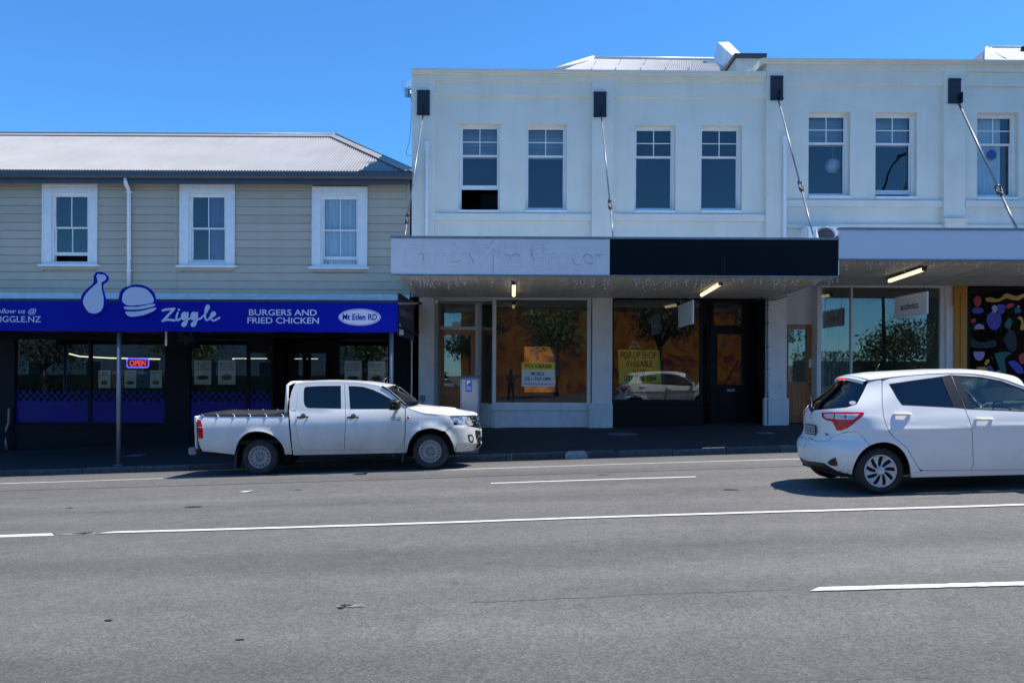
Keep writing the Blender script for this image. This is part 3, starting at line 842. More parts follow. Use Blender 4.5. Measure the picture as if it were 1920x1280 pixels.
if inp.y > 0: inp = -inp
cap_strip((xr, YR, zr + .02), (xh, yr0, ze + .03), inp * 0.19, 0.05, .2, 'hip_cap')
# tubes of the ridge: dark rounded roll on top
m = MB(); m.tube([(ex0, YR, zr + .075), (xr, YR, zr + .075)], .018, 6); m.tube([(xr, YR, zr + .085), (xh, yr0 + .02, ze + .085)], .018, 6); m.build('ridge_roll', M_steel, roof)
# downpipe
m = MB()
def pp(px, py, Y): return W(px, py, Y)
m.tube([pp(235, 333, YE + .08), pp(235, 341, YE + .08), pp(236.5, 346, YE + .2), pp(240, 352, YB - .09), pp(242, 360, YB - .07), pp(242, 548, YB - .07)], .052, 12)
dp = m.build('downpipe', M_white, wb)
m = MB()
for py in (360, 507): a = pp(242, py, YB - .07); m.box(a.x - .065, a.x + .075, YB - .11, YB, a.z - .012, a.z + .012)
m.build('pipe_clip', M_white, dp)
# flashing where the verandah roof meets the wall
m = MB(); m.box(XL, XR + .02, YB - .03, YB + .03, ZB - .17, ZB + .004); m.box(XL, XR + .02, YB - .25, YB - .03, ZB - .175, ZB - .15); m.build('flashing', M_galv, wb)

# ---- shopfront of the weatherboard building
YS = 19.38
ZS0 = foot_z(-15, YB) - .5
def mullion(name, px0, py0, px1, py1, Yf, Yb, mt, parent=None):
    m = MB(); m.pbox(px0, py0, px1, py1, Yf, Yb); return m.build(name, mt, parent or wb)
def pane_in(parent, px0, py0, px1, py1, Y, mt=None, name='pane'):
    m = MB(); x0, x1, z0, z1 = rect(px0, py0, px1, py1, Y); m.box(x0, x1, Y, Y + .008, z0, z1); return m.build(name, mt or M_shopglass, parent)
ztop_s = WZ(300, 632, YS)
m = MB(); a, b, c, d = rect(-330, 560, 768, 632, YS); m.box(a, b, YS, YS + .15, c, d + .6); m.build('shop_header', M_navywall, wb)
for p0, p1 in ((-330, 27), (309, 355), (727, 769)):
    m = MB(); a, b, c, d = rect(p0, 632, p1, 900, YS - .04); m.box(a, b, YS - .04, YS + .14, c, d - .002)
    m.build('shop_pillar', M_navywall, wb)
for p0, p1, yt in ((24.0, 312.0, 796), (352, 512, 796), (630, 730, 796)):
    m = MB(); a, b, c, d = rect(p0, yt, p1, 900, YS - .02); m.box(a, b, YS - .02, YS + .12, c, d)
    m.box(a, b, YS - .06, YS - .021, d - .09, d - .01); m.build('stall_riser', M_navywall, wb)
M_check = M_bluefilm
def blue_window(p0, p1, split):
    f = MB(); a, b, c, d = rect(p0, 632, p1, 795, YS)
    f.box(a, b, YS - .01, YS + .06, c, c + .05); f.box(a, b, YS - .01, YS + .06, d - .06, d)
    for s in split: x = WX(s, 700, YS); f.box(x - .04, x + .04, YS - .012, YS + .062, c, d)
    fr = f.build('shop_window', M_navywall, wb)
    edges = [a] + [WX(s, 700, YS) for s in split] + [b]
    for e0, e1 in zip(edges, edges[1:]):
        m = MB(); m.box(e0 + .0, e1, YS + .02, YS + .028, c + .03, d - .03); m.build('pane', M_shopglass, fr)
        zf = WZ(180, 752, YS); zc0 = zf; sq = 6.5 * YS / FPX
        m = MB(); m.box(e0 + .01, e1 - .01, YS + .012, YS + .016, c + .04, zf); m.build('blue_film', M_bluefilm, fr)
        m = MB(); nx = int((e1 - e0) / sq)
        for r in range(3):
            for k in range(nx + 1):
                if (k + r) % 2 == 0:
                    xx = e0 + .01 + k * sq; m.box(xx, min(xx + sq, e1 - .01), YS + .012, YS + .016, zf + r * sq, zf + (r + 1) * sq)
        ck = m.build('check_border', M_check, fr); ck['kind'] = 'stuff'
    return fr
blue_window(27, 309, [169]); blue_window(355, 512, [465.5]); blue_window(632, 727, [])
# recessed entrance with double doors
YD = 20.5
m = MB(); a, b, c, d = rect(512, 632, 632, 900, YS)
m.box(a - .06, a, YS + .0, YD + .1, c, d); m.box(b, b + .06, YS, YD + .1, c, d); m.box(a, b, YS + .15, YD + .1, d - .01, d + .3)
m.build('entrance_recess', M_navywall, wb)
dr = MB(); a2, b2, c2, d2 = rect(531, 640, 618, 850, YD)
dr.box(a, a2, YD, YD + .06, c, d); dr.box(b2, b, YD, YD + .06, c, d); dr.box(a2, b2, YD, YD + .06, WZ(575, 655, YD), d)
dr.build('door_frame', M_navywall, wb)
for q0, q1 in ((533, 574), (576, 617)):
    m = MB(); e0, e1, f0, f1 = rect(q0, 656, q1, 848, YD); w = .09
    f0 = foot_z(e0, YD) + .03
    m.box(e0, e0 + w, YD + .01, YD + .05, f0, f1); m.box(e1 - w, e1, YD + .01, YD + .05, f0, f1); m.box(e0 + w, e1 - w, YD + .01, YD + .05, f1 - w, f1); m.box(e0 + w, e1 - w, YD + .01, YD + .05, f0, f0 + .22)
    dd = m.build('door', M_navywall, wb)
    m = MB(); m.box(e0 + w, e1 - w, YD + .027, YD + .033, f0 + .22, f1 - w); m.build('pane', M_shopglass, dd)
    m = MB(); hx = e1 - .05 if q0 < 550 else e0 + .05; m.tube([(hx, YD - .03, f0 + .85), (hx, YD - .03, f0 + 1.25)], .012, 8); m.build('handle', M_steel, dd)
# interior of the burger shop
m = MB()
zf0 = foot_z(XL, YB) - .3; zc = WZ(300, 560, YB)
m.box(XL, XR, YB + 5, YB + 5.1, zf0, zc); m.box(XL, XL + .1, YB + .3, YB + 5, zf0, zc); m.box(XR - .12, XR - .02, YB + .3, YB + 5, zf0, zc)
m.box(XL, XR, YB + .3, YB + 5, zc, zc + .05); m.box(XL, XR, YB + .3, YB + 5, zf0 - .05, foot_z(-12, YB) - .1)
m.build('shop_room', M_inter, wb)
m = MB(); m.tube([W(130, 663, 22.6), W(150, 668, 23), W(205, 671, 23.3), W(300, 673, 23.3)], .02, 6); m.tube([W(436, 672.5, 22.5), W(500, 672.5, 22.5)], .02, 6); m.tube([W(553, 673, 22.5), W(566, 673, 22.5)], .018, 6); m.tube([W(576, 673, 22.5), W(596, 673, 22.5)], .018, 6); m.tube([W(632, 673, 22.5), W(642, 673, 22.5)], .018, 6)
m.build('light_strip', M_led, wb)
m = MB(); m.pbox(440, 673, 700, 674.5, 22.4, 22.8); m.pbox(440, 690, 720, 800, 22.6, 22.9); m.build('service_counter', M_inter, wb)
# drainpipe stub at the left pillar
m = MB(); m.tube([W(18, 765, YS - .12), W(17.5, 768, YS - .12), W(17, 793, YS - .12), W(11.5, 806, YS - .12), W(11, 830, YS - .12), W(13.5, 846, YS - .12)], .035, 8); m.build('waste_pipe', M_steel, wb)

# ================================================================ blue verandah with its sign
YV = 15.45
vr = thing('blue_verandah', 'deep blue signboard verandah on steel posts along the weatherboard shop', 'verandah', (WX(400, 600, YV), YV, foot_z(WX(400, 600, YV), YV)))
vx0 = WX(-330, 600, YV); vx1 = WX(745, 600, YV)
zt = WZ(370, 566, YV); zb_ = WZ(370, 621.5, YV)
m = MB(); m.box(vx0, vx1, YV, YV + .06, zb_, zt); m.build('fascia', M_blue, vr)
m = MB(); m.box(vx0, vx1 - .01, YV + .01, YV + .14, zt + .001, zt + .055); m.build('fascia_gutter', M_darksteel, vr)
m = MB(); zq = ZB - .20
m.add([(vx0, YV + .1, zt + .02), (vx1, YV + .1, zt + .02), (vx1, YB - .05, zq), (vx0, YB - .05, zq), (vx0, YV + .1, zt - .03), (vx1, YV + .1, zt - .03), (vx1, YB - .05, zq - .05), (vx0, YB - .05, zq - .05)], [(0, 1, 2, 3), (7, 6, 5, 4), (0, 4, 5, 1), (1, 5, 6, 2), (3, 2, 6, 7), (0, 3, 7, 4)])
m.build('roof', M_galv, vr)
m = MB(); m.box(vx0, vx1 - .02, YV + .07, YB + .05, zb_ + .12, zb_ + .16); m.build('soffit', M_navywall, vr)
m = MB(); m.tube([W(400, 558.5, YB - .26), W(708, 559.5, YB - .26)], .012, 6); m.build('cable_pipe', M_white, vr)
for px, r in ((222.5, .045), (733.5, .045), (-290, .045)):
    X = WX(px, 750, YV + .12); m = MB(); m.tube([(X, YV + .13, foot_z(X, YV + .13) - .05), (X, YV + .13, zb_ + .14)], r, 16); m.lathe([(.0, 0.012), (.09, 0.012), (.09, 0.0)], 'z', (X, YV + .13, foot_z(X, YV + .13)), 16); m.build('post', M_steel, vr)
for px in (40, 130): pass
YL = YV - .001
fit_text('BURGERS AND', (467, 580, 594, 591.5), YL, M_letter, vr, bold=.012)
fit_text('FRIED CHICKEN', (464, 595, 598, 606.5), YL, M_letter, vr, bold=.012)
fit_text('follow us @', (-10, 578, 68, 590), YL, M_letter, vr, shear=.25, bold=.008)
fit_text('ZIGGLE.NZ', (-12, 592.5, 77, 604), YL, M_letter, vr, bold=.008)
def fasc(a, b):
    return W(303 + 110 * a, 612.5 - 42 * b, YL - .003)
script_word(fasc, M_letter, vr)
def ellipse(cx, cy, rx, ry, Y, mt, parent, name, d=.003, n=48):
    m = MB(); m.prism([(WX(cx + rx * math.cos(2 * math.pi * k / n), cy + ry * math.sin(2 * math.pi * k / n), Y), WZ(cx + rx * math.cos(2 * math.pi * k / n), cy + ry * math.sin(2 * math.pi * k / n), Y)) for k in range(n)], Y - d, Y)
    return m.build(name, mt, parent)
ellipse(674.5, 594.5, 39.5, 15.8, YL, M_letter, vr, 'oval_badge', .003)
ellipse(674.5, 594.5, 38.0, 14.6, YL - .0031, M_blue, vr, 'oval_badge', .002)
ellipse(674.5, 594.5, 37.2, 13.9, YL - .0053, M_letter, vr, 'oval_badge', .002)
fit_text('Mt Eden RD', (642, 588.5, 707, 600), YL - .0075, M_blue, vr, bold=.022, shear=.08)
# cut-out boards standing up on the fascia: plain food shapes only
def cutout(poly, white_polys, lab, name):
    Yc = YV - .03
    m = MB(); m.pprism(poly, Yc, Yc + .028); o = tag(rebase(m.build(name, M_blue)), lab, 'sign')
    for wp in white_polys:
        m = MB(); m.pprism(wp, Yc - .004, Yc - .0005); m.build('white_panel', M_letter, o)
dz = lambda pts: [(x / 4.27, 490 + y / 4.27) for x, y in pts]
drum = crv([(748, 120), (770, 88), (800, 82), (840, 95), (868, 130), (855, 165), (822, 190), (832, 250), (850, 330), (825, 400), (770, 432), (700, 420), (655, 350), (650, 280), (690, 225), (745, 175), (748, 120)], 3)[:-1]
drumw = [crv([(770, 118), (785, 100), (805, 104), (830, 105), (850, 125), (842, 150), (815, 168), (812, 186), (815, 230), (830, 300), (818, 380), (770, 415), (710, 405), (672, 350), (668, 300), (705, 240), (770, 180), (782, 160), (770, 118)], 3)[:-1]]
cutout(dz(drum), [dz(q) for q in drumw], 'blue cut-out sign board with a plain white drumstick shape', 'drumstick_sign')
bun = crv([(950, 300), (965, 235), (1010, 205), (1090, 184), (1170, 200), (1230, 250), (1250, 330), (1245, 400), (1160, 440), (1050, 455), (1000, 420), (960, 370), (950, 300)], 3)[:-1]
bunw = [crv([(978, 320), (985, 260), (1030, 215), (1095, 205), (1170, 222), (1222, 280), (1228, 325), (1180, 340), (1100, 350), (1020, 352), (978, 320)], 3)[:-1],
        crv([(992, 362), (1100, 362), (1225, 340), (1232, 358), (1110, 384), (1005, 382), (992, 362)], 3)[:-1],
        crv([(1005, 400), (1110, 400), (1240, 370), (1236, 392), (1150, 428), (1050, 442), (1010, 422), (1005, 400)], 3)[:-1]]
cutout(dz(bun), [dz(q) for q in bunw], 'blue cut-out sign board with a plain white burger shape', 'burger_sign')
# hanging sign under the blue verandah, seen edge on
def hang_sign(name, p_near, p_far, Yn, Yf, mt, lab, edge=None):
    """p_near/p_far: (px, top, bottom)"""
    X = (WX(p_near[0], p_near[1], Yn) + WX(p_far[0], p_far[1], Yf)) / 2
    z1 = (WZ(*p_near[:2], Yn) + WZ(*p_far[:2], Yf)) / 2; z0 = (WZ(p_near[0], p_near[2], Yn) + WZ(p_far[0], p_far[2], Yf)) / 2
    m = MB(); m.box(X - .018, X + .018, Yn, Yf, z0, z1)
    o = m.build(name, mt); rebase(o); tag(o, lab, 'sign')
    return o, X, Yn, Yf, z0, z1
o, X, a, b, z0, z1 = hang_sign('hanging_sign', (312, 612, 649), (374, 616, 652), 16.0, 17.7, M_navysign, 'small navy hanging sign with a script word under the blue verandah')
script_word(lambda u, v: Vector((X + .0195, a + (b - a) * (.30 + .5 * u), z0 + (z1 - z0) * (.12 + .72 * v))), M_greyletter, o)
m = MB()
for yy in (a + .2, b - .2): m.tube([(X, yy, z1 - .01), (X, yy, zb_ + .13)], .008, 6)
m.build('hanger', M_steel, o)
m = MB(); m.box(X - .022, X + .022, a - .015, a - .001, z0, z1); m.build('edge_strip', M_white, o)
# word over the shop door
script_word(lambda u, v: W(545 + 43 * u, 629 - 15 * v, YS - .045), M_greyletter, wb)
# dark projecting sign at the wall of the pale building
o, X, a, b, z0, z1 = hang_sign('projecting_sign', (746.5, 547, 628), (775.5, 571, 639), 16.3, 18.75, M_navysign, 'dark navy projecting sign with a peeling white corner beside the pale pilaster')
# the sign hangs straight: top edge level with the soffit
L_ = M_greyletter
place_text('BURGERS & FRIED CHICKEN', Vector((X + .0185, a + .25, z0 + (z1 - z0) * .50)), Vector((0, b - a - .5, 0)), Vector((0, 0, .15)), L_, o, bold=.02)
place_text('follow us', Vector((X + .0185, a + .9, z0 + (z1 - z0) * .78)), Vector((0, .8, 0)), Vector((0, 0, .06)), L_, o, bold=.02)
place_text('V', Vector((X + .0185, a + 1.1, z0 + (z1 - z0) * .17)), Vector((0, .16, 0)), Vector((0, 0, .14)), L_, o, bold=.02)
m = MB(); m.add([(X + .02, a + .02, z0 + .27), (X + .022, a + .02, z0 + .01), (X + .06, a + .40, z0 + .04), (X + .075, a + .22, z0 + .16)], [(0, 1, 2, 3)]); c_ = m.build('peeled_corner', M_white, o)
sd = c_.modifiers.new('thick', 'SOLIDIFY'); sd.thickness = .003
m = MB(); m.box(X - .02, X + .02, b - .03, b + .55, z1 - .08, z1 - .04); m.box(X - .012, X + .012, a + .3, b - .03, z1 + .002, z1 + .02); m.build('bracket', M_darksteel, o)

# posters in the burger shop windows
def poster(px0, py0, px1, py1, Y, mt, lab, lines, food, ink, group='posters in the burger shop windows'):
    x0, x1, z0, z1 = rect(px0, py0, px1, py1, Y); m = MB(); m.box(x0, x1, Y, Y + .004, z0, z1)
    o = tag(rebase(m.build('poster', mt)), lab, 'poster', group)
    h = z1 - z0; w = x1 - x0; n = len(lines)
    for k, t in enumerate(lines):
        ww = w * min(.8, .12 * len(t) + .1); zt_ = z1 - h * (.10 + .115 * k)
        place_text(t, Vector(((x0 + x1) / 2 - ww / 2, Y - .0005, zt_ - h * .09)), Vector((ww, 0, 0)), Vector((0, 0, h * .085)), ink, o, depth=.001, bold=.015)
    cx = (x0 + x1) / 2; cz = z0 + h * .28
    def el(dx, dz, rx, rz, mt2, nm, lift, half=False):
        m = MB(); n = 20
        ang_ = [math.pi * k / n for k in range(n + 1)] if half else [2 * math.pi * k / n for k in range(n)]
        m.prism([(cx + w * (dx + rx * math.cos(q)), cz + h * (dz + rz * math.sin(q))) for q in ang_], Y - lift - .001, Y - lift); m.build(nm, mt2, o)
    if food == 'burger':
        el(0, .02, .29, .15, M_bun, 'print_bun', .0005, True); el(0, 0, .31, .035, M_patty, 'print_patty', .002); el(0, -.06, .28, .04, M_bun, 'print_bun', .0035)
    else:
        el(0, 0, .36, .10, M_bun, 'print_bun', .0005); el(.03, .02, .28, .075, M_patty, 'print_patty', .002)
    m = MB(); m.box(x0 + w * .12, x1 - w * .12, Y - .001, Y - .0002, z0 + h * .06, z0 + h * .075); m.build('small_print', M_blackink, o)
    return o
YP = YS + .034
P1 = 'posters'
for (a, b, mt, lab, ln_, fd_, ik) in ((184.5, 207, M_paper, 'white food poster right of the mullion, first of the row of five small ones', ['NEW', 'BURGER'], 'burger', M_blackink), (208.5, 231, M_postred, 'red food poster behind the verandah post in the row of small ones', ['FRIED'], 'box', M_paper), (233, 255.5, M_paper, 'white food poster under the OPEN sign beside the blue poster', ['CHICKEN'], 'box', M_redink), (257, 279.5, M_postblue, 'blue food poster in the row of small ones under the OPEN sign', ['SPECIAL'], 'box', M_paper), (281, 303.5, M_paper, 'white food poster nearest the dark pillar, last of the row of small ones', ['LOADED'], 'burger', M_blackink)):
    poster(a, 694, b, 727, YP, mt, lab, ln_, fd_, ik)
poster(364, 675, 396, 720.5, YP, M_paper, 'white loaded fries poster under the small navy hanging sign', ['GRAB A', 'NEW', 'LOADED FRIES'], 'box', M_redink)
poster(409, 675, 441.5, 720.5, YP, M_paper, 'white double burger poster behind the rear of the pickup bed', ['MEXICAN', 'DOUBLE BEEF', 'BURGER'], 'burger', M_redink)
poster(646, 676, 678, 722, YP, M_paper, 'white fried chicken box poster above the pickup cab', ['FRIED', 'CHICKEN', 'MEAL BOX'], 'box', M_redink)
poster(690, 677, 722, 723, YP, M_paper, 'white truffle burger poster nearest the right verandah post', ['CREAMY', 'TRUFFLE', 'CHEESE BURGER'], 'burger', M_redink)
# neon OPEN sign
ns = thing('neon_open_sign', 'glowing red OPEN sign in a blue neon border behind glass', 'neon sign', W(258, 689, YS + .1))
x0, x1, z0, z1 = rect(238, 672, 278.5, 688.5, YS + .1)
m = MB(); r = .05
pts = []
for cx, cz, a0 in ((x1 - r, z1 - r, 0), (x0 + r, z1 - r, 90), (x0 + r, z0 + r, 180), (x1 - r, z0 + r, 270)):
    for k in range(5): q = math.radians(a0 + 90 * k / 4); pts.append((cx + r * math.cos(q), YS + .1, cz + r * math.sin(q)))
pts.append(pts[0]); m.tube(pts, .016, 8, cap=False); m.build('border_tube', M_blue_neon, ns)
ob = fit_text('OPEN', (243, 675, 274, 686), YS + .1, M_red_neon, ns, depth=.02, outline=.035, name='letter_tube')
m = MB(); m.box(x0 + .03, x1 - .03, YS + .125, YS + .135, z0 + .03, z1 - .03); m.build('backing', M_interdark, ns)
# pendant lamps
for k, (px, lab) in enumerate(((438, 'black dome pendant lamp behind the double burger poster window'), (670, 'black dome pendant lamp above the fried chicken box poster'), (709.5, 'black dome pendant lamp above the truffle burger poster'))):
    Y = 20.6; c = W(px, 664, Y); m = MB()
    m.lathe([(.0, .40), (.03, .40), (.04, .30), (.10, .24), (.22, .12), (.27, 0), (.26, 0), (.20, .11), (.0, .22)], 'z', c, 24)
    t = thing('pendant_lamp', lab, 'lamp', c, 'pendant lamps in the burger shop')
    m.build('shade', M_black, t)
    m = MB(); m.tube([c + Vector((0, 0, .39)), (c.x, c.y, zc)], .008, 6); m.build('cord', M_black, t)
# ================================================================ pale rendered terrace
YP0 = 19.2     # pilaster face
YFR = 19.26    # frieze field
YFD = 19.32    # main field
def wall_strip(name, px0, py0, px1, py1, Yf, Yb, mt, parent):
    m = MB(); m.pbox(px0, py0, px1, py1, Yf, Yb); return m.build(name, mt, parent)
def sloped(name, p, Yf, Yb, mt, parent):
    m = MB(); m.pprism(p, Yf, Yb); return m.build(name, mt, parent)
def bay(parent, mt, x0, x1, fr_t, fr_b, sill_t, sill_b, bot, wins, tl=0, tr=0):
    """one bay between pilasters; numbers are photo pixels (left,right variants via tl/tr)"""
    X0, X1, Z0, Z1 = rect(x0 - 3, fr_b, x1 + 3, bot + 30, YFD)
    holes = [w[0] for w in wins]
    m = MB(); sheet_wall(m, X0, X1, Z0, Z1, YFD, YFD + .30, holes); m.build('wall_field', mt, parent)
    sloped('frieze', [(x0 - 3, fr_t - tl - 6), (x1 + 3, fr_t + tr - 6), (x1 + 3, fr_b + tr), (x0 - 3, fr_b - tl)], YFR, YFR + .2, mt, parent)
    m = MB(); a, b, c, d = rect(x0 + .5, sill_t, x1 - .5, sill_b, YP0 + .05); m.box(a, b, YP0 + .05, YFD - .001, c, d); m.build('sill_band', mt, parent)
    for op, kw in wins:
        w_ = sash_window(parent, op, '4/1', YFD + .17, **kw)
        m = MB(); m.box(op[0] + .003, op[1] - .003, YFD - .03, YFD + .128, op[2] + .002, op[2] + .07); m.build('sill', M_white, w_)
    # filled bolt holes of an older verandah
    m = MB(); rnd = random.Random(int(x0))
    for k in range(4):
        for py in (sill_b + 10, sill_b + 19):
            px = x0 + 10 + (x1 - x0 - 20) * (k + .1) / 3.2; p = W(px, py + rnd.uniform(-1, 1), YFD)
            m.lathe([(.0, -.006), (.022, -.006), (.03, 0)], 'y', p, 10)
    m.build('bolt_patch', M_steel if False else mt, parent)
def wrect(a, b, c, d): return rect(a, b, c, d, YFD)
# ---- left unit
pa = thing('pale_terrace', 'two-bay pale rendered shop building with black anchor plates next to the weatherboard building', 'building', (WX(1100, 800, YFAC), YFAC, foot_z(WX(1100, 800, YFAC), YFAC)))
DB = (M_blind, 0, 1, YFD + .38)
bay(pa, M_render, 814, 1110, 150.5, 178.5, 400.5, 413.5, 447, [(wrect(860.5, 231.5, 937.5, 399), dict(lower=0.58, blind=DB)), (wrect(985, 232.5, 1062.5, 399.5), dict(blind=DB))], 0, 3)
bay(pa, M_render, 1149, 1436, 153.5, 182, 401.5, 414.5, 447, [(wrect(1189.5, 234.5, 1266.5, 400), dict()), (wrect(1313.5, 235, 1391, 400), dict())], 0, 2)
for p0, p1 in ((772, 814), (1109.5, 1149), (1436, 1475.5)):
    X0, X1, _, _ = rect(p0, 130, p1, 800, YP0); zt = WZ((p0 + p1) / 2, 134, YP0)
    zb = WZ((p0 + p1) / 2, 900, YP0)
    m = MB(); m.box(X0, X1, YP0, YFD + .2, WZ(p0, 470, YP0), zt); m.build('pilaster', M_render, pa)
    if p0 < 1400:
        m = MB(); m.box(X0 + .03, X1, YP0 + .02, YFD + .3, zb, WZ(p0, 470.5, YP0)); m.build('shop_pilaster', M_shopwhite, pa)
# architrave band above the friezes, cap
sloped('architrave', [(772.5, 137), (1436, 141), (1436, 152), (1110, 153), (814, 150.5), (772.5, 150)], YP0 + .004, YFD + .2, M_render, pa)
sloped('parapet_cap', [(770.5, 127.5), (1436, 134), (1436, 139), (770.5, 133)], YP0 - .14, YFD + .5, M_render2, pa)
sloped('cap_moulding', [(771.5, 133.2), (1436, 139.2), (1436, 142), (771.5, 137.5)], YP0 - .07, YFD + .3, M_render, pa)
m = MB()
for px in (862, 935, 971, 1110, 1150, 1220, 1290, 1400):
    p = W(px, 127.5 + (px - 770) * .0098, YP0 - .14); m.box(p.x - .012, p.x + .012, YP0 - .143, YFD + .51, p.z - .06, p.z + .006)
m.build('cap_joint', M_white, pa)
# side wall facing the weatherboard roof, back, ceilings and rooms
xA = WX(772, 300, YP0); xB = WX(1436, 300, YP0); zTop = WZ(1100, 134, YP0); zS = WZ(1100, 447, YP0)
m = MB(); m.box(xA + .002, xA + .2, YP0 + .02, YFD + 9, foot_z(xA, YFAC) - .6, zTop - .06); m.build('side_wall', M_render, pa)
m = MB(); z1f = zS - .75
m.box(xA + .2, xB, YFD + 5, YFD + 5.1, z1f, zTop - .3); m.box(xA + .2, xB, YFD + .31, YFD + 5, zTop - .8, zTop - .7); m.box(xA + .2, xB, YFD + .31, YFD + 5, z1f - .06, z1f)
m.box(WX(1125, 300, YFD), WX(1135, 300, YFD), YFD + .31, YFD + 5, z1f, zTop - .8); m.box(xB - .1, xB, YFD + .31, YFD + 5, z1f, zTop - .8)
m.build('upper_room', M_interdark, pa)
m = MB(); q = W(920, 364, YFD + 2.2); m.box(q.x - .3, q.x + .8, YFD + 2.2, YFD + 2.6, q.z - 1, q.z); m.build('cupboard', M_inter, pa)
# downpipes
def downpipe(parent, px, top, bot, mt):
    p = W(px, top, YP0 - .06); q = W(px, bot, YP0 - .06)
    m = MB(); x = p.x; y = YP0 - .06
    m.box(x - .055, x + .055, y - .05, y + .055, p.z - .21, p.z); m.box(x - .04, x + .04, y - .035, y + .04, p.z - .24, p.z - .211)
    o = m.build('rain_head', mt, parent)
    m = MB(); m.box(x - .036, x + .036, y - .03, y + .04, q.z, p.z - .241)
    for k in range(3): zz = q.z + (p.z - q.z) * (.2 + .28 * k); m.box(x - .05, x + .05, y + .0, y + .058, zz, zz + .03)
    m.build('downpipe', mt, parent)
downpipe(pa, 801, 266, 446, M_white)
# ---- right unit
pb = thing('taller_terrace', 'taller pale rendered shop building with raised parapet at the right', 'building', (WX(1700, 800, YFAC), YFAC, foot_z(WX(1700, 800, YFAC), YFAC)))
bay(pb, M_render2, 1475.5, 1770, 131.5, 158.5, 375.8, 387.8, 428, [(wrect(1516, 209.5, 1594, 372.5), dict(blind=DB)), (wrect(1641.5, 210.5, 1719, 373.5), dict(lower=.10, blind=DB))], 0, 2)
bay(pb, M_render2, 1809.5, 2110, 134.5, 161.5, 376.5, 388.5, 428, [(wrect(1832, 211.5, 1909.5, 375), dict(blind=(M_curtain, 0, .8, YFD + .36))), (wrect(1958, 212.5, 2035, 376), dict())], 0, 2)
for p0, p1, yt in ((1437.5, 1475.5, 112), (1770, 1809.5, 113), (2110, 2150, 114)):
    X0, X1, _, _ = rect(p0, 120, p1, 500, YP0 - .003); m = MB(); m.box(X0, X1, YP0 - .003, YFD + .2, WZ(p0, 428 if p0 > 1500 else 470, YP0), WZ(p0, yt + 4, YP0)); m.build('pilaster', M_render2, pb)
sloped('architrave', [(1437.5, 117), (2150, 121), (2150, 136), (1809, 134), (1475, 131), (1437.5, 131)], YP0 + .002, YFD + .2, M_render2, pb)
sloped('parapet_cap', [(1431, 108.5), (2152, 114.5), (2152, 117), (1424, 112)], YP0 - .17, YFD + .5, M_render2, pb)
sloped('cap_moulding', [(1424, 112.3), (2152, 117.3), (2152, 119), (1434, 117.5), (1424, 125)], YP0 - .1, YFD + .3, M_render2, pb)
m = MB(); a, b, c, d = rect(1437, 125, 2150, 470, YFD + .2); m.box(a, a + .2, YFD + .2, YFD + 9, c, d + .2); m.build('side_wall', M_render2, pb)
m = MB(); a2, b2, c2, d2 = rect(1475, 417, 2110, 428.5, YP0 + .03); m.box(a2, b2, YP0 + .03, YFD - .001, c2, d2 - .06); m.build('ledge', M_render2, pb)
wall_strip('pilaster_base', 1771, 409, 1814, 416, YP0 - .09, YFD, M_render2, pb); wall_strip('pilaster_base', 1772, 416.2, 1812, 440, YP0 - .06, YFD, M_render2, pb)
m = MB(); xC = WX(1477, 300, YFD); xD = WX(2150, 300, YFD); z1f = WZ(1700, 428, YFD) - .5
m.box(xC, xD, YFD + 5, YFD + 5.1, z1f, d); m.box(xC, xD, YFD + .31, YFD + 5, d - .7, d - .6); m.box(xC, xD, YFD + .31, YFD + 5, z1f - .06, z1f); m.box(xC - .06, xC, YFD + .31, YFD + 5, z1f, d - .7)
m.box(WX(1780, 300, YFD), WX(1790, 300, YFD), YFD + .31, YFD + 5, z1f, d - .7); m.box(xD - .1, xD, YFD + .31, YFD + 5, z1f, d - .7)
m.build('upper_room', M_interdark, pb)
downpipe(pb, 1471.5, 255, 446, M_white)
p = W(1561, 311, YFD + .7); m = MB(); m.lathe([(.001, -.2), (.1, -.173), (.173, -.1), (.2, 0), (.173, .1), (.1, .173), (.001, .2)], 'z', p, 20); m.tube([p + Vector((0, 0, .2)), p + Vector((0, 0, 1.0))], .006, 6); tag(rebase(m.build('paper_lantern', M_curtain)), 'round paper lantern behind the upper window right of the downpipe', 'lantern')
p = W(1860, 290, YFD + .22); m = MB(); m.lathe([(.001, 0), (.12, .0), (.13, .012), (.001, .02)], 'y', p, 20); tag(rebase(m.build('window_ornament', M_postblue)), 'round blue ornament hanging in the curtained upper window at the right', 'ornament')
# roofs and chimney behind the parapets
def corr_face(name, A, B, C, D, mt, parent):
    """corrugated quad: A,B bottom left/right, C,D top right/left"""
    A, B, C, D = map(Vector, (A, B, C, D)); m = MB(); m.sm = True
    L_ = (B - A).length; n = int(L_ / .0762 * 6); nrm = (B - A).cross(D - A).normalized()
    for k in range(n + 1):
        t = k / n; off = nrm * (.011 * math.cos(k * math.pi / 3))
        m.v.append(tuple(A.lerp(B, t) + off)); m.v.append(tuple(D.lerp(C, t) + off))
    for k in range(n): m.face((2 * k, 2 * k + 2, 2 * k + 3, 2 * k + 1))
    return m.build(name, mt, parent)
YRa, YRb = 22.0, 25.0
e0, e1 = W(1010, 150, YRa), W(1372, 152, YRa); r0, r1 = W(1112, 110, YRb), W(1338, 112.5, YRb)
ezl = min(e0.z, e1.z)
rf = corr_face('roof', (e0.x, YRa, ezl), (e1.x, YRa, ezl), (r1.x, YRb, r1.z), (r0.x, YRb, r0.z), M_roof, pa)
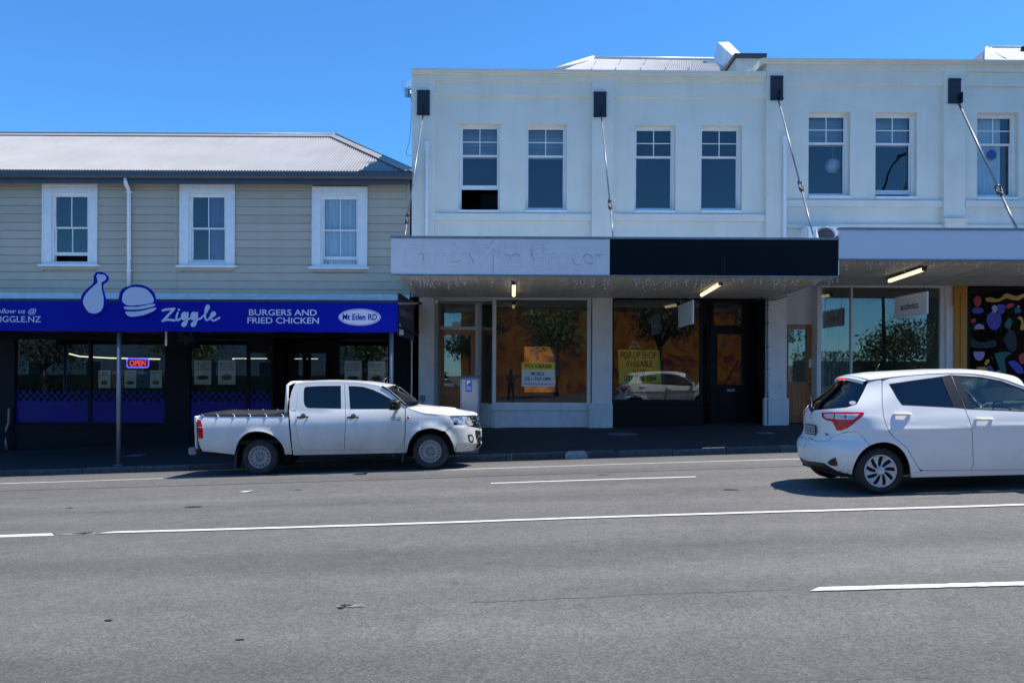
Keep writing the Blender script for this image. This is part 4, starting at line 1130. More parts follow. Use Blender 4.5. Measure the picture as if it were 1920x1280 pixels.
m = MB(); m.add([(e0.x, YRa, ezl), (r0.x, YRb, r0.z), (e0.x, YRb + 3, ezl)], [(0, 1, 2)]); m.add([(r0.x, YRb, r0.z), (r1.x, YRb, r1.z), (e1.x, YRb + 3, ezl), (e0.x, YRb + 3, ezl)], [(0, 1, 2, 3)]); m.build('rear_slope', M_roof, rf)
m = MB(); m.tube([W(1040, 131, YRa + 1.0), W(1112, 108.8, YRb)], .07, 8); m.tube([W(1112, 108.8, YRb), W(1338, 111.2, YRb)], .06, 8); m.build('ridge_cap', M_white, rf)
for px, t in ((1120, 0), (1165, 0), (1212, 0), (1258, 0), (1302, 0)):
    a = W(px - 14 + 2, 131, YRa + 1.2); b_ = W(px - 0, 112, YRb - .12); m = MB(); m.tube([a + Vector((0, 0, -.0)), b_], .012, 5); m.build('sheet_lap', M_steel, rf)
m = MB(); m.pprism([(1320, 113), (1340, 113), (1372, 135), (1347, 135)], YRb - .5, YRb + .1); m.build('barge_flashing', M_white, rf)
# fire wall with sloping top, rendered chimney box
m = MB()
Yc0, Yc1 = 22.6, 27.0
p1 = W(1388, 135, Yc0); p2 = W(1389, 99, Yc0)
pl = [(W(1372, 136, Yc0)), (W(1396, 136, Yc0)), (W(1396, 108, Yc0)), (W(1373, 104, Yc0))]
far = [W(1338, 112, Yc1), W(1362, 112, Yc1), W(1366.5, 79, Yc1), W(1346, 79.5, Yc1)]
m.add([tuple(v) for v in pl] + [tuple(v) for v in far], [(0, 1, 2, 3), (7, 6, 5, 4), (0, 3, 7, 4), (1, 5, 6, 2), (3, 2, 6, 7), (0, 4, 5, 1)])
m.build('fire_wall', M_white, pa)
m = MB(); m.pbox(1380, 107, 1437, 140, 22.2, 23.4); ch = m.build('chimney', M_render2, pa)
m = MB(); m.pbox(1377, 100, 1438, 107, 22.1, 23.5); m.build('chimney_cap', M_gutter, ch)
m = MB(); m.pprism([(1400, 131), (1425, 128.5), (1428, 132), (1428, 140), (1398, 140)], 21.0, 21.6); m.build('lead_flashing', M_white, pa)
e0, e1 = W(1826, 110, 23), W(2200, 115, 23); r0, r1 = W(1850, 90, 25), W(2200, 90, 25)
m = MB(); m.add([(e0.x - .6, 21.5, e0.z - .8), (e1.x, 21.5, e0.z - .8), tuple(r1), tuple(r0), (e0.x - .6, 28, e0.z - .8), (e1.x, 28, e0.z - .8)], [(0, 1, 2, 3), (0, 3, 4), (3, 2, 5, 4)]); rfb = m.build('roof', M_roof, pb)
m = MB(); m.tube([(e0.x - .6, 21.5, e0.z - .78), r0], .05, 6); m.tube([r0, r1], .06, 6); m.tube([W(1885, 112, 22.6), W(1857, 92, 24.8)], .05, 6); m.build('ridge_cap', M_white, rfb)
m = MB(); m.lathe([(.12, -.1), (.12, .12), (.001, .13)], 'z', W(1922, 95, 24.2), 14); m.build('vent_pipe', M_darksteel, rfb)

# ================================================================ canopies
YA = 15.5
def canopy(name, lab, fx, top, bot, back_y, tiers, mt_list):
    """fx: px limits along the front; tiers: [(px0,px1,mat)]"""
    X0 = WX(fx[0], 480, YA); X1 = WX(fx[1], 480, YA)
    t = thing(name, lab, 'canopy', ((X0 + X1) / 2, YA + 1.8, foot_z((X0 + X1) / 2, YA + 1.8)))
    xm = (fx[0] + min(fx[1], 1920)) / 2
    zt = WZ(xm, top, YA); zb = WZ(xm, bot, YA); zk = WZ(xm, back_y, YP0)
    for a, b, mt_, in tiers:
        xa = WX(a, 480, YA); xb = WX(b, 480, YA)
        m = MB(); m.box(xa, xb - .004, YA, YA + .05, zb, zt); m.build('fascia', mt_, t)
    m = MB(); m.box(X0 - .01, X1, YA - .03, YA + .09, zt + .002, zt + .045); m.build('cap_flashing', M_steel, t)
    m = MB(); m.box(X0, X1, YA - .012, YA + .06, zb - .03, zb - .002); m.build('bottom_trim', M_steel, t)
    # top deck and end frame
    m = MB(); m.add([(X0, YA + .06, zt - .12), (X1, YA + .06, zt - .12), (X1, YP0 - .005, zt - .35), (X0, YP0 - .005, zt - .35), (X0, YA + .06, zt - .17), (X1, YA + .06, zt - .17), (X1, YP0 - .005, zt - .4), (X0, YP0 - .005, zt - .4)], [(0, 1, 2, 3), (7, 6, 5, 4), (0, 4, 5, 1), (1, 5, 6, 2), (2, 6, 7, 3), (3, 7, 4, 0)]); m.build('deck', M_galv, t)
    for xe in (X0, X1 - .04):
        m = MB(); m.prism([(0, 0)] * 0 or [(xe, zb), (xe + .04, zb), (xe + .04, zt - .1), (xe, zt - .1)], YA + .055, YA + .06)
        m2 = MB(); m2.add([(xe, YA + .06, zb), (xe + .04, YA + .06, zb), (xe + .04, YP0 - .004, zk), (xe, YP0 - .004, zk), (xe, YA + .06, zt - .1), (xe + .04, YA + .06, zt - .1), (xe + .04, YP0 - .004, zt - .36), (xe, YP0 - .004, zt - .36)], [(0, 3, 2, 1), (4, 5, 6, 7), (0, 1, 5, 4), (1, 2, 6, 5), (2, 3, 7, 6), (3, 0, 4, 7)]); m2.build('end_board', M_soffit, t)
    # soffit boards, each a piece
    bw = 0.148; L_ = math.hypot(YP0 - YA - .05, zk - zb); an = math.atan2(zk - zb, YP0 - YA - .05)
    m = MB(); m.box(0.004, bw - .004, 0, L_, 0, .012)
    m.box(.0, .0065, 0, L_, .0125, .02); m.box(bw * .5 - .003, bw * .5 + .003, 0, L_, -.006, -.0005)
    me = m.build('soffit_board', M_soffit, None, data_only=True)
    n = int((X1 - X0 - .08) / bw)
    for k in range(n):
        o = bpy.data.objects.new('soffit_board', me); COL.objects.link(o); o.parent = t
        o.location = Vector((X0 + .04 + k * bw, YA + .05, zb + random.uniform(-.002, .002))) - ORG[t.name]; o.rotation_euler = (an, 0, 0)
    m = MB(); m.add([(X0 + .04, YA + .06, zb + .06), (X1 - .04, YA + .06, zb + .06), (X1 - .04, YP0 - .005, zk + .06), (X0 + .04, YP0 - .005, zk + .06)], [(0, 1, 2, 3)]); m.build('soffit_backing', M_interdark, t)
    return t, zt, zb, zk
cA, zAt, zAb, zAk = canopy('shop_canopy', 'lower street canopy with white and black fascia over the two middle shops', (733, 1572), 448.5, 515.5, 558.5, [(733, 1143.5, M_fwhite), (1143.5, 1572, M_fblack)], None)
cB, zBt, zBb, zBk = canopy('raised_canopy', 'raised street canopy with plain pale fascia over the right-hand shops', (1572.5, 2160), 431.5, 485.5, 535.5, [(1573, 2160, M_fwhite2)], None)
m = MB(); m.pbox(1568, 447, 1573.5, 516, YA + .02, YA + .05); m.build('end_trim', M_white, cA)
# ghost lettering on the white fascia
fit_text('Gluten Free Grocer', (757, 458, 1130, 507), YA - .001, M_ghost, cA, depth=.001, outline=.006, name='ghost_lettering')
fit_text('MR SIMPLE', (848, 454, 1031, 478), YA - .0025, M_ghost, cA, depth=.001, spacing=1.1, name='ghost_lettering')
m = MB()
for pts in ([(846, 490), (852, 492), (858, 490), (862, 487)], [(880, 476), (885, 485), (888, 492)], [(948, 478), (955, 479), (958, 484)], [(960, 480), (966, 476), (975, 479)], [(995, 466), (997, 478), (1003, 488)], [(1073, 484), (1078, 495), (1086, 496)], [(1094, 482), (1099, 477), (1108, 479), (1111, 484)], [(1098, 490), (1106, 495), (1112, 492)], [(1117, 479), (1128, 478)], [(783, 477), (793, 476), (793, 488)]):
    V = []; F = []; stroke(V, F, crv(pts, 4), .9); union(m, V, F, lambda a, b: W(a, b, YA - .005))
m.build('glue_mark', M_ghost2, cA)
m = MB(); m.prism([(WX(x, y, YA), WZ(x, y, YA)) for x, y in ((938.5, 499.5), (942.5, 503.5), (938.5, 507.5), (934.5, 503.5))], YA - .006, YA - .004); m.build('glue_mark', M_ghost, cA)
m = MB(); m.pprism([(930, 451), (938, 451), (896, 494), (890, 498)], YA - .0065, YA - .005); m.build('scuff_mark', M_white, cA)
m = MB(); m.pbox(924.2, 450, 925, 515, YA - .0015, YA - .0002); m.build('panel_joint', M_steel, cA)
m = MB(); m.pbox(1358, 482, 1358.6, 512, YA - .0015, YA - .0002); m.build('panel_joint', M_darksteel, cA)
# tie rods and anchor plates
def tie(parent, plate, p0, p1, tb, rad, zoff, cone=False):
    a, b, c, d = rect(*plate, YP0 - .05); m = MB(); m.box(a, b, YP0 - .05, YP0 - .003, c, d); m.box(a - .012, b + .012, YP0 - .058, YP0 - .05, c + .02, c + .05); m.box(a - .012, b + .012, YP0 - .058, YP0 - .05, d - .05, d - .02)
    xm = WX(p0[0], p0[1], YP0); m.prism([(xm - .012, c + .25), (xm + .012, c + .25), (xm + .012, c - .02), (xm - .012, c - .02)], YP0 - .16, YP0 - .051)
    pl = m.build('anchor_plate', M_plate, parent)
    Y1 = YA + .55; A = W(p0[0], p0[1] + 1, YP0 - .13); B = W(p1[0], p1[1], Y1); B.z = WZ(p1[0], p1[1], Y1) - .12; B.x = WX(p1[0], p1[1], Y1)
    d_ = (B - A); B2 = B
    t = None
    # point of the rod that projects on tb
    lo, hi = 0., 1.
    for _ in range(40):
        mid = (lo + hi) / 2; q = A + d_ * mid; py = HOR - (q.z - CAMZ) * FPX / q.y
        if py < tb: lo = mid
        else: hi = mid
    t = lo; n_ = d_.normalized(); T = A + d_ * t
    m = MB(); m.tube([A, T - n_ * .14], rad, 8); m.tube([T + n_ * .14, B], rad, 8)
    r = m.build('tie_rod', M_steel, parent)
    m = MB(); s = Vector((0, 0, 1)).cross(n_).normalized() * (rad * 2.0)
    for sg in (-1, 1): m.tube([T - n_ * .13 + s * sg, T + n_ * .13 + s * sg], rad * .75, 6)
    for e in (-1, 1): m.tube([T + n_ * (.13 * e) - n_ * .03, T + n_ * (.13 * e) + n_ * .03], rad * 2.4, 8)
    m.build('turnbuckle', M_darksteel, r)
    if cone:
        m = MB(); m.lathe([(.10, 0), (.095, .02), (.03, .30), (.02, .34)], 'z', (B.x, B.y, B.z - .02), 16); m.build('rod_boot', M_white, r)
    return r
tie(cA, (782, 169, 805.5, 215.5), (793, 216), (757, 447), 411, .017, 0)
tie(cA, (1113.5, 172, 1137, 219), (1128, 219), (1151, 447), 383, .017, 0)
tie(cA, (1445.5, 142, 1468.5, 187.5), (1460, 188), (1529, 447), 347, .020, 0, True)
r4 = tie(cB, (1779.5, 147, 1802, 193.5), (1798, 194), (1911, 428), 354, .028, 0)

# hanging pieces below the canopies
def batten(px0, py0, px1, py1, Yn, Yf, lab, group='canopy batten lights'):
    A = W(px0, py0, Yn); B = W(px1, py1, Yf); X = (A.x + B.x) / 2
    t = thing('batten_light', lab, 'light fitting', (X, (Yn + Yf) / 2, min(A.z, B.z)), group)
    m = MB(); w = .05
    m.hexa([(X - .062, Yn - .05, A.z + .035), (X + .062, Yn - .05, A.z + .035), (X + .062, Yf + .05, B.z + .035), (X - .062, Yf + .05, B.z + .035), (X - .062, Yn - .05, A.z + .07), (X + .062, Yn - .05, A.z + .07), (X + .062, Yf + .05, B.z + .07), (X - .062, Yf + .05, B.z + .07)]); m.build('housing', M_darksteel, t)
    m = MB(); m.tube([(X, Yn, A.z), (X, Yf, B.z)], .045, 10); m.build('lamp_tube', M_lamp, t)
    m = MB()
    for y, z in ((Yn - .04, A.z), (Yf + .04, B.z)): m.box(X - .05, X + .05, y - .01, y + .01, z - .04, z + .034)
    m.build('end_cap', M_darksteel, t)
batten(963.5, 531, 963.5, 553.5, 16.4, 18.3, 'lit batten light under the white part of the lower canopy')
batten(1349, 532, 1317, 553, 16.5, 18.1, 'lit batten light under the black part of the lower canopy')
batten(1730, 505, 1669, 526.5, 16.3, 17.75, 'lit fluorescent batten under the raised canopy')
M_blank = mat('blank_sign', (0.66, 0.69, 0.74), .5, var=.04, vscale=3)
o, X, a, b, z0, z1 = hang_sign('hanging_sign', (1300, 564, 607), (1273, 572, 614), 16.9, 18.35, M_blank, 'blank white hanging sign in front of the black shop window')
m = MB()
for yy in (a + .15, b - .15): m.tube([(X, yy, z1 - .005), (X, yy, zAb + .0)], .006, 6)
m.build('hanger', M_steel, o)
o, X, a, b, z0, z1 = hang_sign('hanging_sign', (1740, 544, 586), (1678.5, 560, 598), 16.6, 18.0, M_blank, 'white hanging sign lettered aesthetica under the raised canopy')
place_text('aesthetica.', Vector((X - .0185, b - .28, z0 + .16)), Vector((0, -(b - a) * .56, 0)), Vector((0, 0, .16)), M_blackink, o, shear=.1)
m = MB()
for yy in (a + .15, b - .15): m.tube([(X, yy, z1 - .005), (X, yy, zBb + .03)], .006, 6)
m.build('hanger', M_steel, o)
# icicle light strings
def icicles(px0, px1, py, Y, lab, extra=None, seed=1):
    rnd = random.Random(seed); m = MB(); b = MB()
    A = W(px0, py, Y); B = W(px1, py, Y); n = int((B.x - A.x) / .075)
    zline = (A.z + B.z) / 2
    prev = None
    strip = []
    for k in range(n + 1):
        x = A.x + (B.x - A.x) * k / n
        strip.append((x, Y, zline + .01 * math.sin(k * .8)))
        dens = .5 + .5 * math.sin(k * .33 + seed) + .4 * math.sin(k * .13)
        if rnd.random() < .20 + .55 * max(dens, 0):
            L_ = rnd.uniform(.05, .24) * (0.6 + .5 * max(dens, 0)); p = Vector((x, Y, zline)); pts = [p]
            for q in range(3): p = p + Vector((rnd.uniform(-.03, .03), rnd.uniform(-.02, .02), -L_ / 3)); pts.append(p)
            m.tube(pts, .0022, 4, cap=False)
            for q in pts[1:]:
                e = q + Vector((rnd.uniform(-.03, .03), rnd.uniform(-.01, .01), rnd.uniform(-.045, -.01)))
                b.tube([q, e], .0065, 4)
    m.tube(strip, .003, 4, cap=False)
    t = thing('icicle_lights', lab, 'string lights', ((A.x + B.x) / 2, Y, zline), 'icicle light strings along the canopies')
    w = m.build('wire', M_wire, t); w['kind'] = 'stuff'; w = b.build('bulb', M_bulb, t); w['kind'] = 'stuff'
icicles(738, 1142, 519, YA + .12, 'clear icicle light string under the white fascia', seed=3)
icicles(1146, 1568, 519, YA + .12, 'clear icicle light string under the black fascia', seed=5)
icicles(1575, 2150, 488, YA + .12, 'clear icicle light string under the raised pale fascia', seed=9)
# ================================================================ shop fronts of the terrace
YW = 19.36
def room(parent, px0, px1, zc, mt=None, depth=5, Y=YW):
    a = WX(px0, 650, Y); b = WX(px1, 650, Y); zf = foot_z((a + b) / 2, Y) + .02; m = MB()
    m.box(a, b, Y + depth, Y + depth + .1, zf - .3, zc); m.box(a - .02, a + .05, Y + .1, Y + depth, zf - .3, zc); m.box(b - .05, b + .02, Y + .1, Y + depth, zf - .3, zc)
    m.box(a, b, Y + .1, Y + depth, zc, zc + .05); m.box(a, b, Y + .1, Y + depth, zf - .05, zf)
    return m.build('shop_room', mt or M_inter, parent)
def bars(name, mt, parent, rects, Yf, Yb):
    m = MB()
    for r in rects: m.pbox(*r, Yf, Yb)
    return m.build(name, mt, parent)
zcA = WZ(1000, 545, YW)
# --- white vacant shop
bars('shop_header', M_shopwhite, pa, [(812, 540, 1109, 560.5)], YW - .04, YW + .14)
fw = bars('shop_window', M_shopwhite, pa, [(924, 560.6, 930, 770), (1101, 560.6, 1108, 770), (930, 560.6, 1101, 562), (930, 754.5, 1101, 758)], YW - .02, YW + .08)
pane_in(fw, 929, 561, 1102, 755.5, YW + .03)
bars('window_ledge', M_shopwhite, pa, [(926, 757.5, 1107, 769)], YW - .07, YW + .1)
bars('stall_riser', M_shopwhite, pa, [(927, 769.2, 1107, 900)], YW - .035, YW + .1)
# splayed return glass beside the recessed door
YDA = 20.35
def splay(parent, pxa, Ya, pxb, Yb, mtf, mtg, zt, zs, zg):
    A = Vector((WX(pxa, 650, Ya), Ya, 0)); B = Vector((WX(pxb, 650, Yb), Yb, 0)); u = (B - A).normalized(); n_ = Vector((u.y, -u.x, 0))
    if n_.y > 0: n_ = -n_
    def slab(z0, z1, t0, t1, off, th, mt_, nm, par):
        P = A.lerp(B, t0) + n_ * off; Q = A.lerp(B, t1) + n_ * off; R = Q - n_ * th; S = P - n_ * th; m = MB()
        m.hexa([(P.x, P.y, z0), (Q.x, Q.y, z0), (R.x, R.y, z0), (S.x, S.y, z0), (P.x, P.y, z1), (Q.x, Q.y, z1), (R.x, R.y, z1), (S.x, S.y, z1)]); return m.build(nm, mt_, par)
    f = slab(zg, zs, 0.02, .98, .03, .08, mtf, 'return_panel', parent)
    slab(zs + .002, zt, .02, .08, .02, .06, mtf, 'mullion', f); slab(zs + .002, zt, .92, .98, .02, .06, mtf, 'mullion', f)
    slab(zs + .002, zt, .08, .92, -.005, .01, mtg, 'pane', f)
splay(pa, 926, YW + .03, 898, YDA, M_shopwhite, M_shopglass, WZ(900, 561, YW), WZ(910, 757, YW), foot_z(0, YW) - .3)
def shop_door(parent, frame, slab, glass_, Y, mtf, mtd, zfloor, panels=True, transom=None, letter=None, sidebars=None):
    m = MB(); a, b, c, d = rect(*frame, Y)
    s0, s1, sb, st = rect(*slab, Y); sb = zfloor
    m.box(a, s0, Y, Y + .1, zfloor - .3, d); m.box(s1, b, Y, Y + .1, zfloor - .3, d)
    if transom:
        t0, t1, tb, tt = rect(*transom, Y); m.box(s0, s1, Y, Y + .1, st + .003, tb); m.box(s0, s1, Y, Y + .1, tt, d); m.box(s0, t0, Y + .002, Y + .098, tb, tt); m.box(t1, s1, Y + .002, Y + .098, tb, tt)
    else: m.box(s0, s1, Y, Y + .1, st + .003, d)
    fr = m.build('door_frame', mtf, parent)
    if transom:
        m = MB(); m.box(t0, t1, Y + .04, Y + .048, tb, tt); m.build('transom_pane', M_shopglass, fr)
    g0, g1, gb, gt = rect(*glass_, Y + .02)
    m = MB(); sheet_wall(m, s0 + .004, s1 - .004, sb + .01, st, Y + .02, Y + .065, [(g0, g1, gb, gt)])
    dr = m.build('door', mtd, parent)
    m = MB(); e = .022
    for x0, x1, z0, z1 in ((g0 - e, g0 + .004, gb - e, gt + e), (g1 - .004, g1 + e, gb - e, gt + e), (g0 + .004, g1 - .004, gt - .004, gt + e), (g0 + .004, g1 - .004, gb - e, gb + .004)): m.box(x0, x1, Y + .006, Y + .019, z0, z1)
    m.build('glazing_bead', mtd, dr)
    m = MB(); m.box(g0, g1, Y + .04, Y + .046, gb, gt); m.build('pane', M_shopglass, dr)
    if panels:
        zb0 = sb + .16; zb1 = gb - .16; xm = (s0 + s1) / 2
        for x0, x1 in ((s0 + .13, xm - .05), (xm + .05, s1 - .13)):
            m = MB(); m.box(x0, x1, Y + .012, Y + .019, zb0, zb1); m.box(x0 + .035, x1 - .035, Y + .004, Y + .0118, zb0 + .035, zb1 - .035); m.build('raised_panel', mtd, dr)
    if letter:
        l0, l1, lb, lt = rect(*letter, Y); m = MB(); m.box(l0, l1, Y + .008, Y + .019, lb, lt); m.build('letter_slot', M_steel, dr)
    m = MB(); hx = s1 - .07; hz = sb + 1.02; m.lathe([(.0, -.05), (.022, -.045), (.027, -.03), (.012, -.01), (.03, 0.0)], 'y', (hx, Y + .019, hz), 12); m.lathe([(.0, -.02), (.018, -.018), (.02, 0.0)], 'y', (hx, Y + .019, hz + .22), 10); m.build('door_knob', M_darksteel, dr)
    return fr
fA = foot_z(-1.6, YDA) - .06
shop_door(pa, (816, 557, 901, 900), (822.5, 618, 891, 780), (832.5, 628, 883, 725), YDA, M_shopwhite, M_wood, fA, transom=(823.5, 565.5, 892 - 1.2, 612))
m = MB(); xl = WX(814, 600, YP0); m.box(xl - .06, xl, YFD + .3, YDA + .1, fA - .3, zcA); m.box(xl, WX(926, 600, YW), YW + .14, YDA + .1, zcA - .25, zcA - .2); m.build('entrance_recess', M_shopwhite, pa)
m = MB(); m.pbox(848, 603, 863, 611.5, YDA - .004, YDA - .001); m.build('notice', M_paper, pa)
m = MB(); m.pbox(832.5, 718, 851, 724, YDA + .034, YDA + .038); m.build('notice', M_paper, pa)
room(pa, 816, 1120, zcA, M_paleroom)
wallp = W(1125, 650, YW)
bars('shop_pilaster_base', M_shopwhite, pa, [(1103.5, 757.5, 1148.5, 900)], YP0 - .045, YP0 + .1)
bars('shop_pilaster_base', M_shopwhite, pa, [(1433.5, 748, 1479, 900)], YP0 - .05, YP0 + .1)
bars('shop_pilaster', M_shopwhite, pa, [(1438, 470, 1475, 900)], YP0 + .015, YP0 + .16)
m = MB(); m.pprism([(1102.5, 759), (1104.5, 755.5), (1147, 755.5), (1149, 759)], YP0 - .05, YP0 + .05); m.pprism([(1432.5, 749.5), (1434.5, 746), (1478, 746), (1480, 749.5)], YP0 - .055, YP0 + .05); m.build('base_moulding', M_shopwhite, pa)
m = MB(); m.pbox(775, 790, 815.5, 900, YP0 - .02, YP0 + .05); m.build('shop_pilaster_base', M_shopwhite, pa)
# wire clip at the pilaster foot
m = MB(); m.tube([W(1107, 799, YP0 - .1), W(1107.5, 784, YP0 - .08), W(1114, 797, YP0 - .1)], .006, 5); m.build('wire_loop', M_white, pa)
# --- black pop-up shop
YD2 = 20.25
bars('shop_header', M_black, pa, [(1146, 545, 1437, 560)], YW - .04, YW + .14)
fb = bars('shop_window', M_black, pa, [(1145.5, 560.1, 1150.5, 756), (1313, 560.1, 1318, 756), (1150.5, 560.1, 1313, 562), (1150.5, 749, 1313, 755)], YW - .02, YW + .08)
pane_in(fb, 1150, 561.5, 1314, 750, YW + .03, M_shopglass)
bars('window_ledge', M_black, pa, [(1147, 753, 1318, 758)], YW - .09, YW + .1)
bars('stall_riser', M_black, pa, [(1147.5, 758.2, 1317, 900)], YW - .04, YW + .1); bars('riser_moulding', M_black, pa, [(1147.5, 764, 1317, 768)], YW - .065, YW - .041)
splay(pa, 1317, YW + .03, 1331, YD2, M_black, M_shopglass, WZ(1320, 561, YW), WZ(1320, 757, YW), foot_z(5, YW) - .3)
fB = foot_z(6, YD2) - .04
shop_door(pa, (1329, 556, 1412, 900), (1338, 617, 1402.5, 790), (1344.5, 626, 1395, 721.5), YD2, M_black, M_black, fB, transom=(1336.5 + 2, 567.5, 1402, 610), letter=(1363, 729, 1378, 733.5))
m = MB(); xr_ = WX(1437.5, 600, YP0); m.box(xr_ - .02, xr_ + .1, YP0 + .17, YD2 + .15, fB - .3, zcA); m.box(WX(1317, 600, YW), xr_, YW + .14, YD2 + .1, zcA - .25, zcA - .2); m.build('entrance_recess', M_black, pa)
room(pa, 1140, 1440, zcA)
# conduit with clips along the pilaster
m = MB(); m.tube([W(1439.5, 560, YP0 - .0), W(1439.5, 795, YP0 - .06)], .010, 6)
for py in (572, 605, 650, 691, 736, 743, 753, 776): p = W(1439.5, py, YP0 - .03); m.box(p.x - .028, p.x + .028, p.y - .02, p.y + .03, p.z - .012, p.z + .012)
m.build('conduit', M_darksteel, pa)
# cables along the soffit end
m = MB(); m.tube([W(1412, 559, 18.9), W(1425, 563, 18.8), W(1445, 563.5, 18.6), W(1462, 560, 18.2), W(1475, 555, 17.8)], .012, 5); m.tube([W(1418, 557, 18.9), W(1432, 560, 18.8), W(1455, 561, 18.5)], .01, 5); tag(rebase(m.build('loose_cable', M_darksteel)), 'loose dark cables looping at the end of the lower canopy soffit', 'cable')
# --- shop with brown door and wide window, raised canopy
zcB = WZ(1700, 525, YW); YD3 = 19.70
fC = foot_z(7.2, YD3)
shop_door(pb, (1466, 536, 1538, 900), (1474, 608, 1524, 785), (1478, 617, 1513.5, 716), YD3, M_shopwhite, M_wood, fC)
m = MB(); m.pbox(1470, 540, 1524, 600, YD3 - .02, YD3 - .002); m.build('transom_panel', M_shopwhite, pb)
m = MB(); m.pbox(1517, 673, 1522.5, 689, YD3 + .005, YD3 + .018); m.build('notice', M_paper, pb)
bars('shop_header', M_shopwhite, pb, [(1533, 505, 1800, 537.5)], YW - .04, YW + .14)
fc = bars('shop_window', M_shopwhite, pb, [(1532, 537.6, 1539.5, 900), (1595.5, 537.6, 1598.5, 770), (1763, 537.6, 1773, 900), (1539.5, 537.6, 1763, 539), (1539.5, 770, 1763, 776)], YW - .02, YW + .08)
pane_in(fc, 1539, 538, 1596, 771, YW + .03); pane_in(fc, 1598, 538, 1764, 771, YW + .03)
bars('stall_riser', M_shopwhite, pb, [(1539.6, 776.2, 1763, 900)], YW - .03, YW + .1)
m = MB(); m.sm = True; n = 70
xa, xb, za, zb = rect(1539, 571, 1596, 772, YW + .25)
for k in range(n + 1):
    x = xa + (xb - xa) * k / n; y = YW + .25 + .03 * math.sin(k * .62) + .015 * math.sin(k * .29 + 1); m.v.append((x, y, za)); m.v.append((x, y, zb))
for k in range(n): m.face((2 * k, 2 * k + 2, 2 * k + 3, 2 * k + 1))
o = m.build('curtain_or_dark_sheet', M_drape, fc)
m = MB()
for k in range(12): x = xa + (xb - xa) * (k + .3) / 12; m.box(x, x + .035, YW + .24, YW + .25, zb, zb + .09)
m.build('curtain_tab', M_drape, fc)
m = MB(); m.box(xa - .1, WX(1764, 600, YW), YW + .22, YW + .235, WZ(1650, 565, YW), WZ(1650, 565, YW) + .02); m.build('curtain_rail', M_steel, fc)
room(pb, 1545, 1792, zcB, M_paleroom)
m = MB(); xq = WX(1533.5, 650, YW); m.box(xq - .02, xq + .08, YW + .08, YD3 + .1, fC - .3, zcB); m.build('entrance_recess', M_shopwhite, pb)
bars('shop_pilaster', M_shopwhite, pb, [(1772.5, 530, 1790, 900)], YP0 + .1, YW + .14); bars('pilaster_panel', M_shopwhite, pb, [(1774.5, 574, 1790.5, 900)], YP0 + .06, YP0 + .099)
bars('orange_pilaster', M_orange, pb, [(1789, 533, 1813, 900)], YP0 + .02, YW + .14); bars('orange_pilaster', M_orange, pb, [(1801, 548, 1812, 900)], YP0 - .0, YP0 + .0199)
# --- shop with paper cut-outs at the right edge
bars('shop_header', M_black, pb, [(1813, 505, 2150, 537)], YW - .04, YW + .14)
fd_ = bars('shop_window', M_black, pb, [(1813, 537.1, 1819, 800), (2140, 537.1, 2150, 800), (1819, 537.1, 2140, 541), (1819, 775, 2140, 782)], YW - .02, YW + .08)
pane_in(fd_, 1818, 540, 2141, 776, YW + .03, M_darkglass)
bars('stall_riser', M_black, pb, [(1813, 782.2, 2150, 900)], YW - .03, YW + .1)
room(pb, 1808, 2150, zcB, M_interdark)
def dcol(n, c): return mat('cutout_' + n, tuple(min(.8, q * 1.7) for q in c), .6, var=.08, vscale=6)
CC = dict(red=dcol('red', (.30, .02, .02)), mustard=dcol('mustard', (.36, .17, .015)), violet=dcol('violet', (.045, .03, .20)), lilac=dcol('lilac', (.23, .15, .30)), pale=dcol('pale', (.22, .24, .36)), green=dcol('green', (.012, .06, .05)), navy=dcol('navy', (.015, .035, .13)), black=dcol('black', (.004, .004, .006)), pink=dcol('pink', (.30, .16, .16)))
def cut(col, pts, smooth=3):
    q = [(1780 + x / 7.114, 520 + y / 7.114) for x, y in pts]
    if smooth: q = crv(q + [q[0]], smooth)[:-1]
    cut.n += 1
    Y = YW + .024 - .0012 * (cut.n % 7)
    m = MB(); m.pprism(q, Y - .001, Y); m.build('paper_cutout', CC[col], fd_)
cut.n = 0
cut('red', [(375, 245), (420, 270), (425, 340), (380, 395), (335, 360), (325, 290)])
cut('mustard', [(480, 275), (560, 265), (640, 290), (700, 260), (750, 215), (830, 230), (900, 250), (996, 215), (1150, 200), (1150, 260), (990, 270), (920, 305), (840, 300), (760, 280), (690, 310), (620, 330), (500, 320)])
cut('pale', [(600, 365), (648, 400), (620, 465), (560, 470), (585, 440), (562, 405)])
cut('red', [(745, 385), (800, 350), (860, 350), (850, 385), (780, 415)]); cut('violet', [(505, 500), (560, 470), (680, 490), (690, 600), (640, 690), (560, 690), (500, 600)])
cut('violet', [(640, 360), (740, 370), (730, 470), (650, 480)]); cut('navy', [(870, 400), (940, 420), (960, 460), (880, 475)]); cut('pink', [(905, 385), (922, 370), (938, 390), (922, 412)])
cut('lilac', [(332, 690), (345, 640), (400, 615), (455, 640), (470, 690)], 0); cut('lilac', [(320, 988), (470, 988), (470, 1040), (440, 1095), (400, 1110), (350, 1090), (325, 1040)], 0)
cut('green', [(730, 640), (790, 540), (840, 600), (790, 690)]); cut('mustard', [(905, 540), (950, 520), (985, 560), (996, 690), (945, 690), (960, 590)]); cut('black', [(720, 830), (790, 700), (870, 740), (900, 880), (870, 990), (780, 960)])
cut('black', [(290, 800), (430, 870), (600, 830), (620, 920), (420, 945), (290, 920)]); cut('red', [(925, 1050), (980, 1005), (1060, 1040), (1040, 1140), (950, 1145)]); cut('green', [(600, 1020), (720, 990), (830, 1010), (740, 1080), (760, 1260), (690, 1270), (640, 1140)])
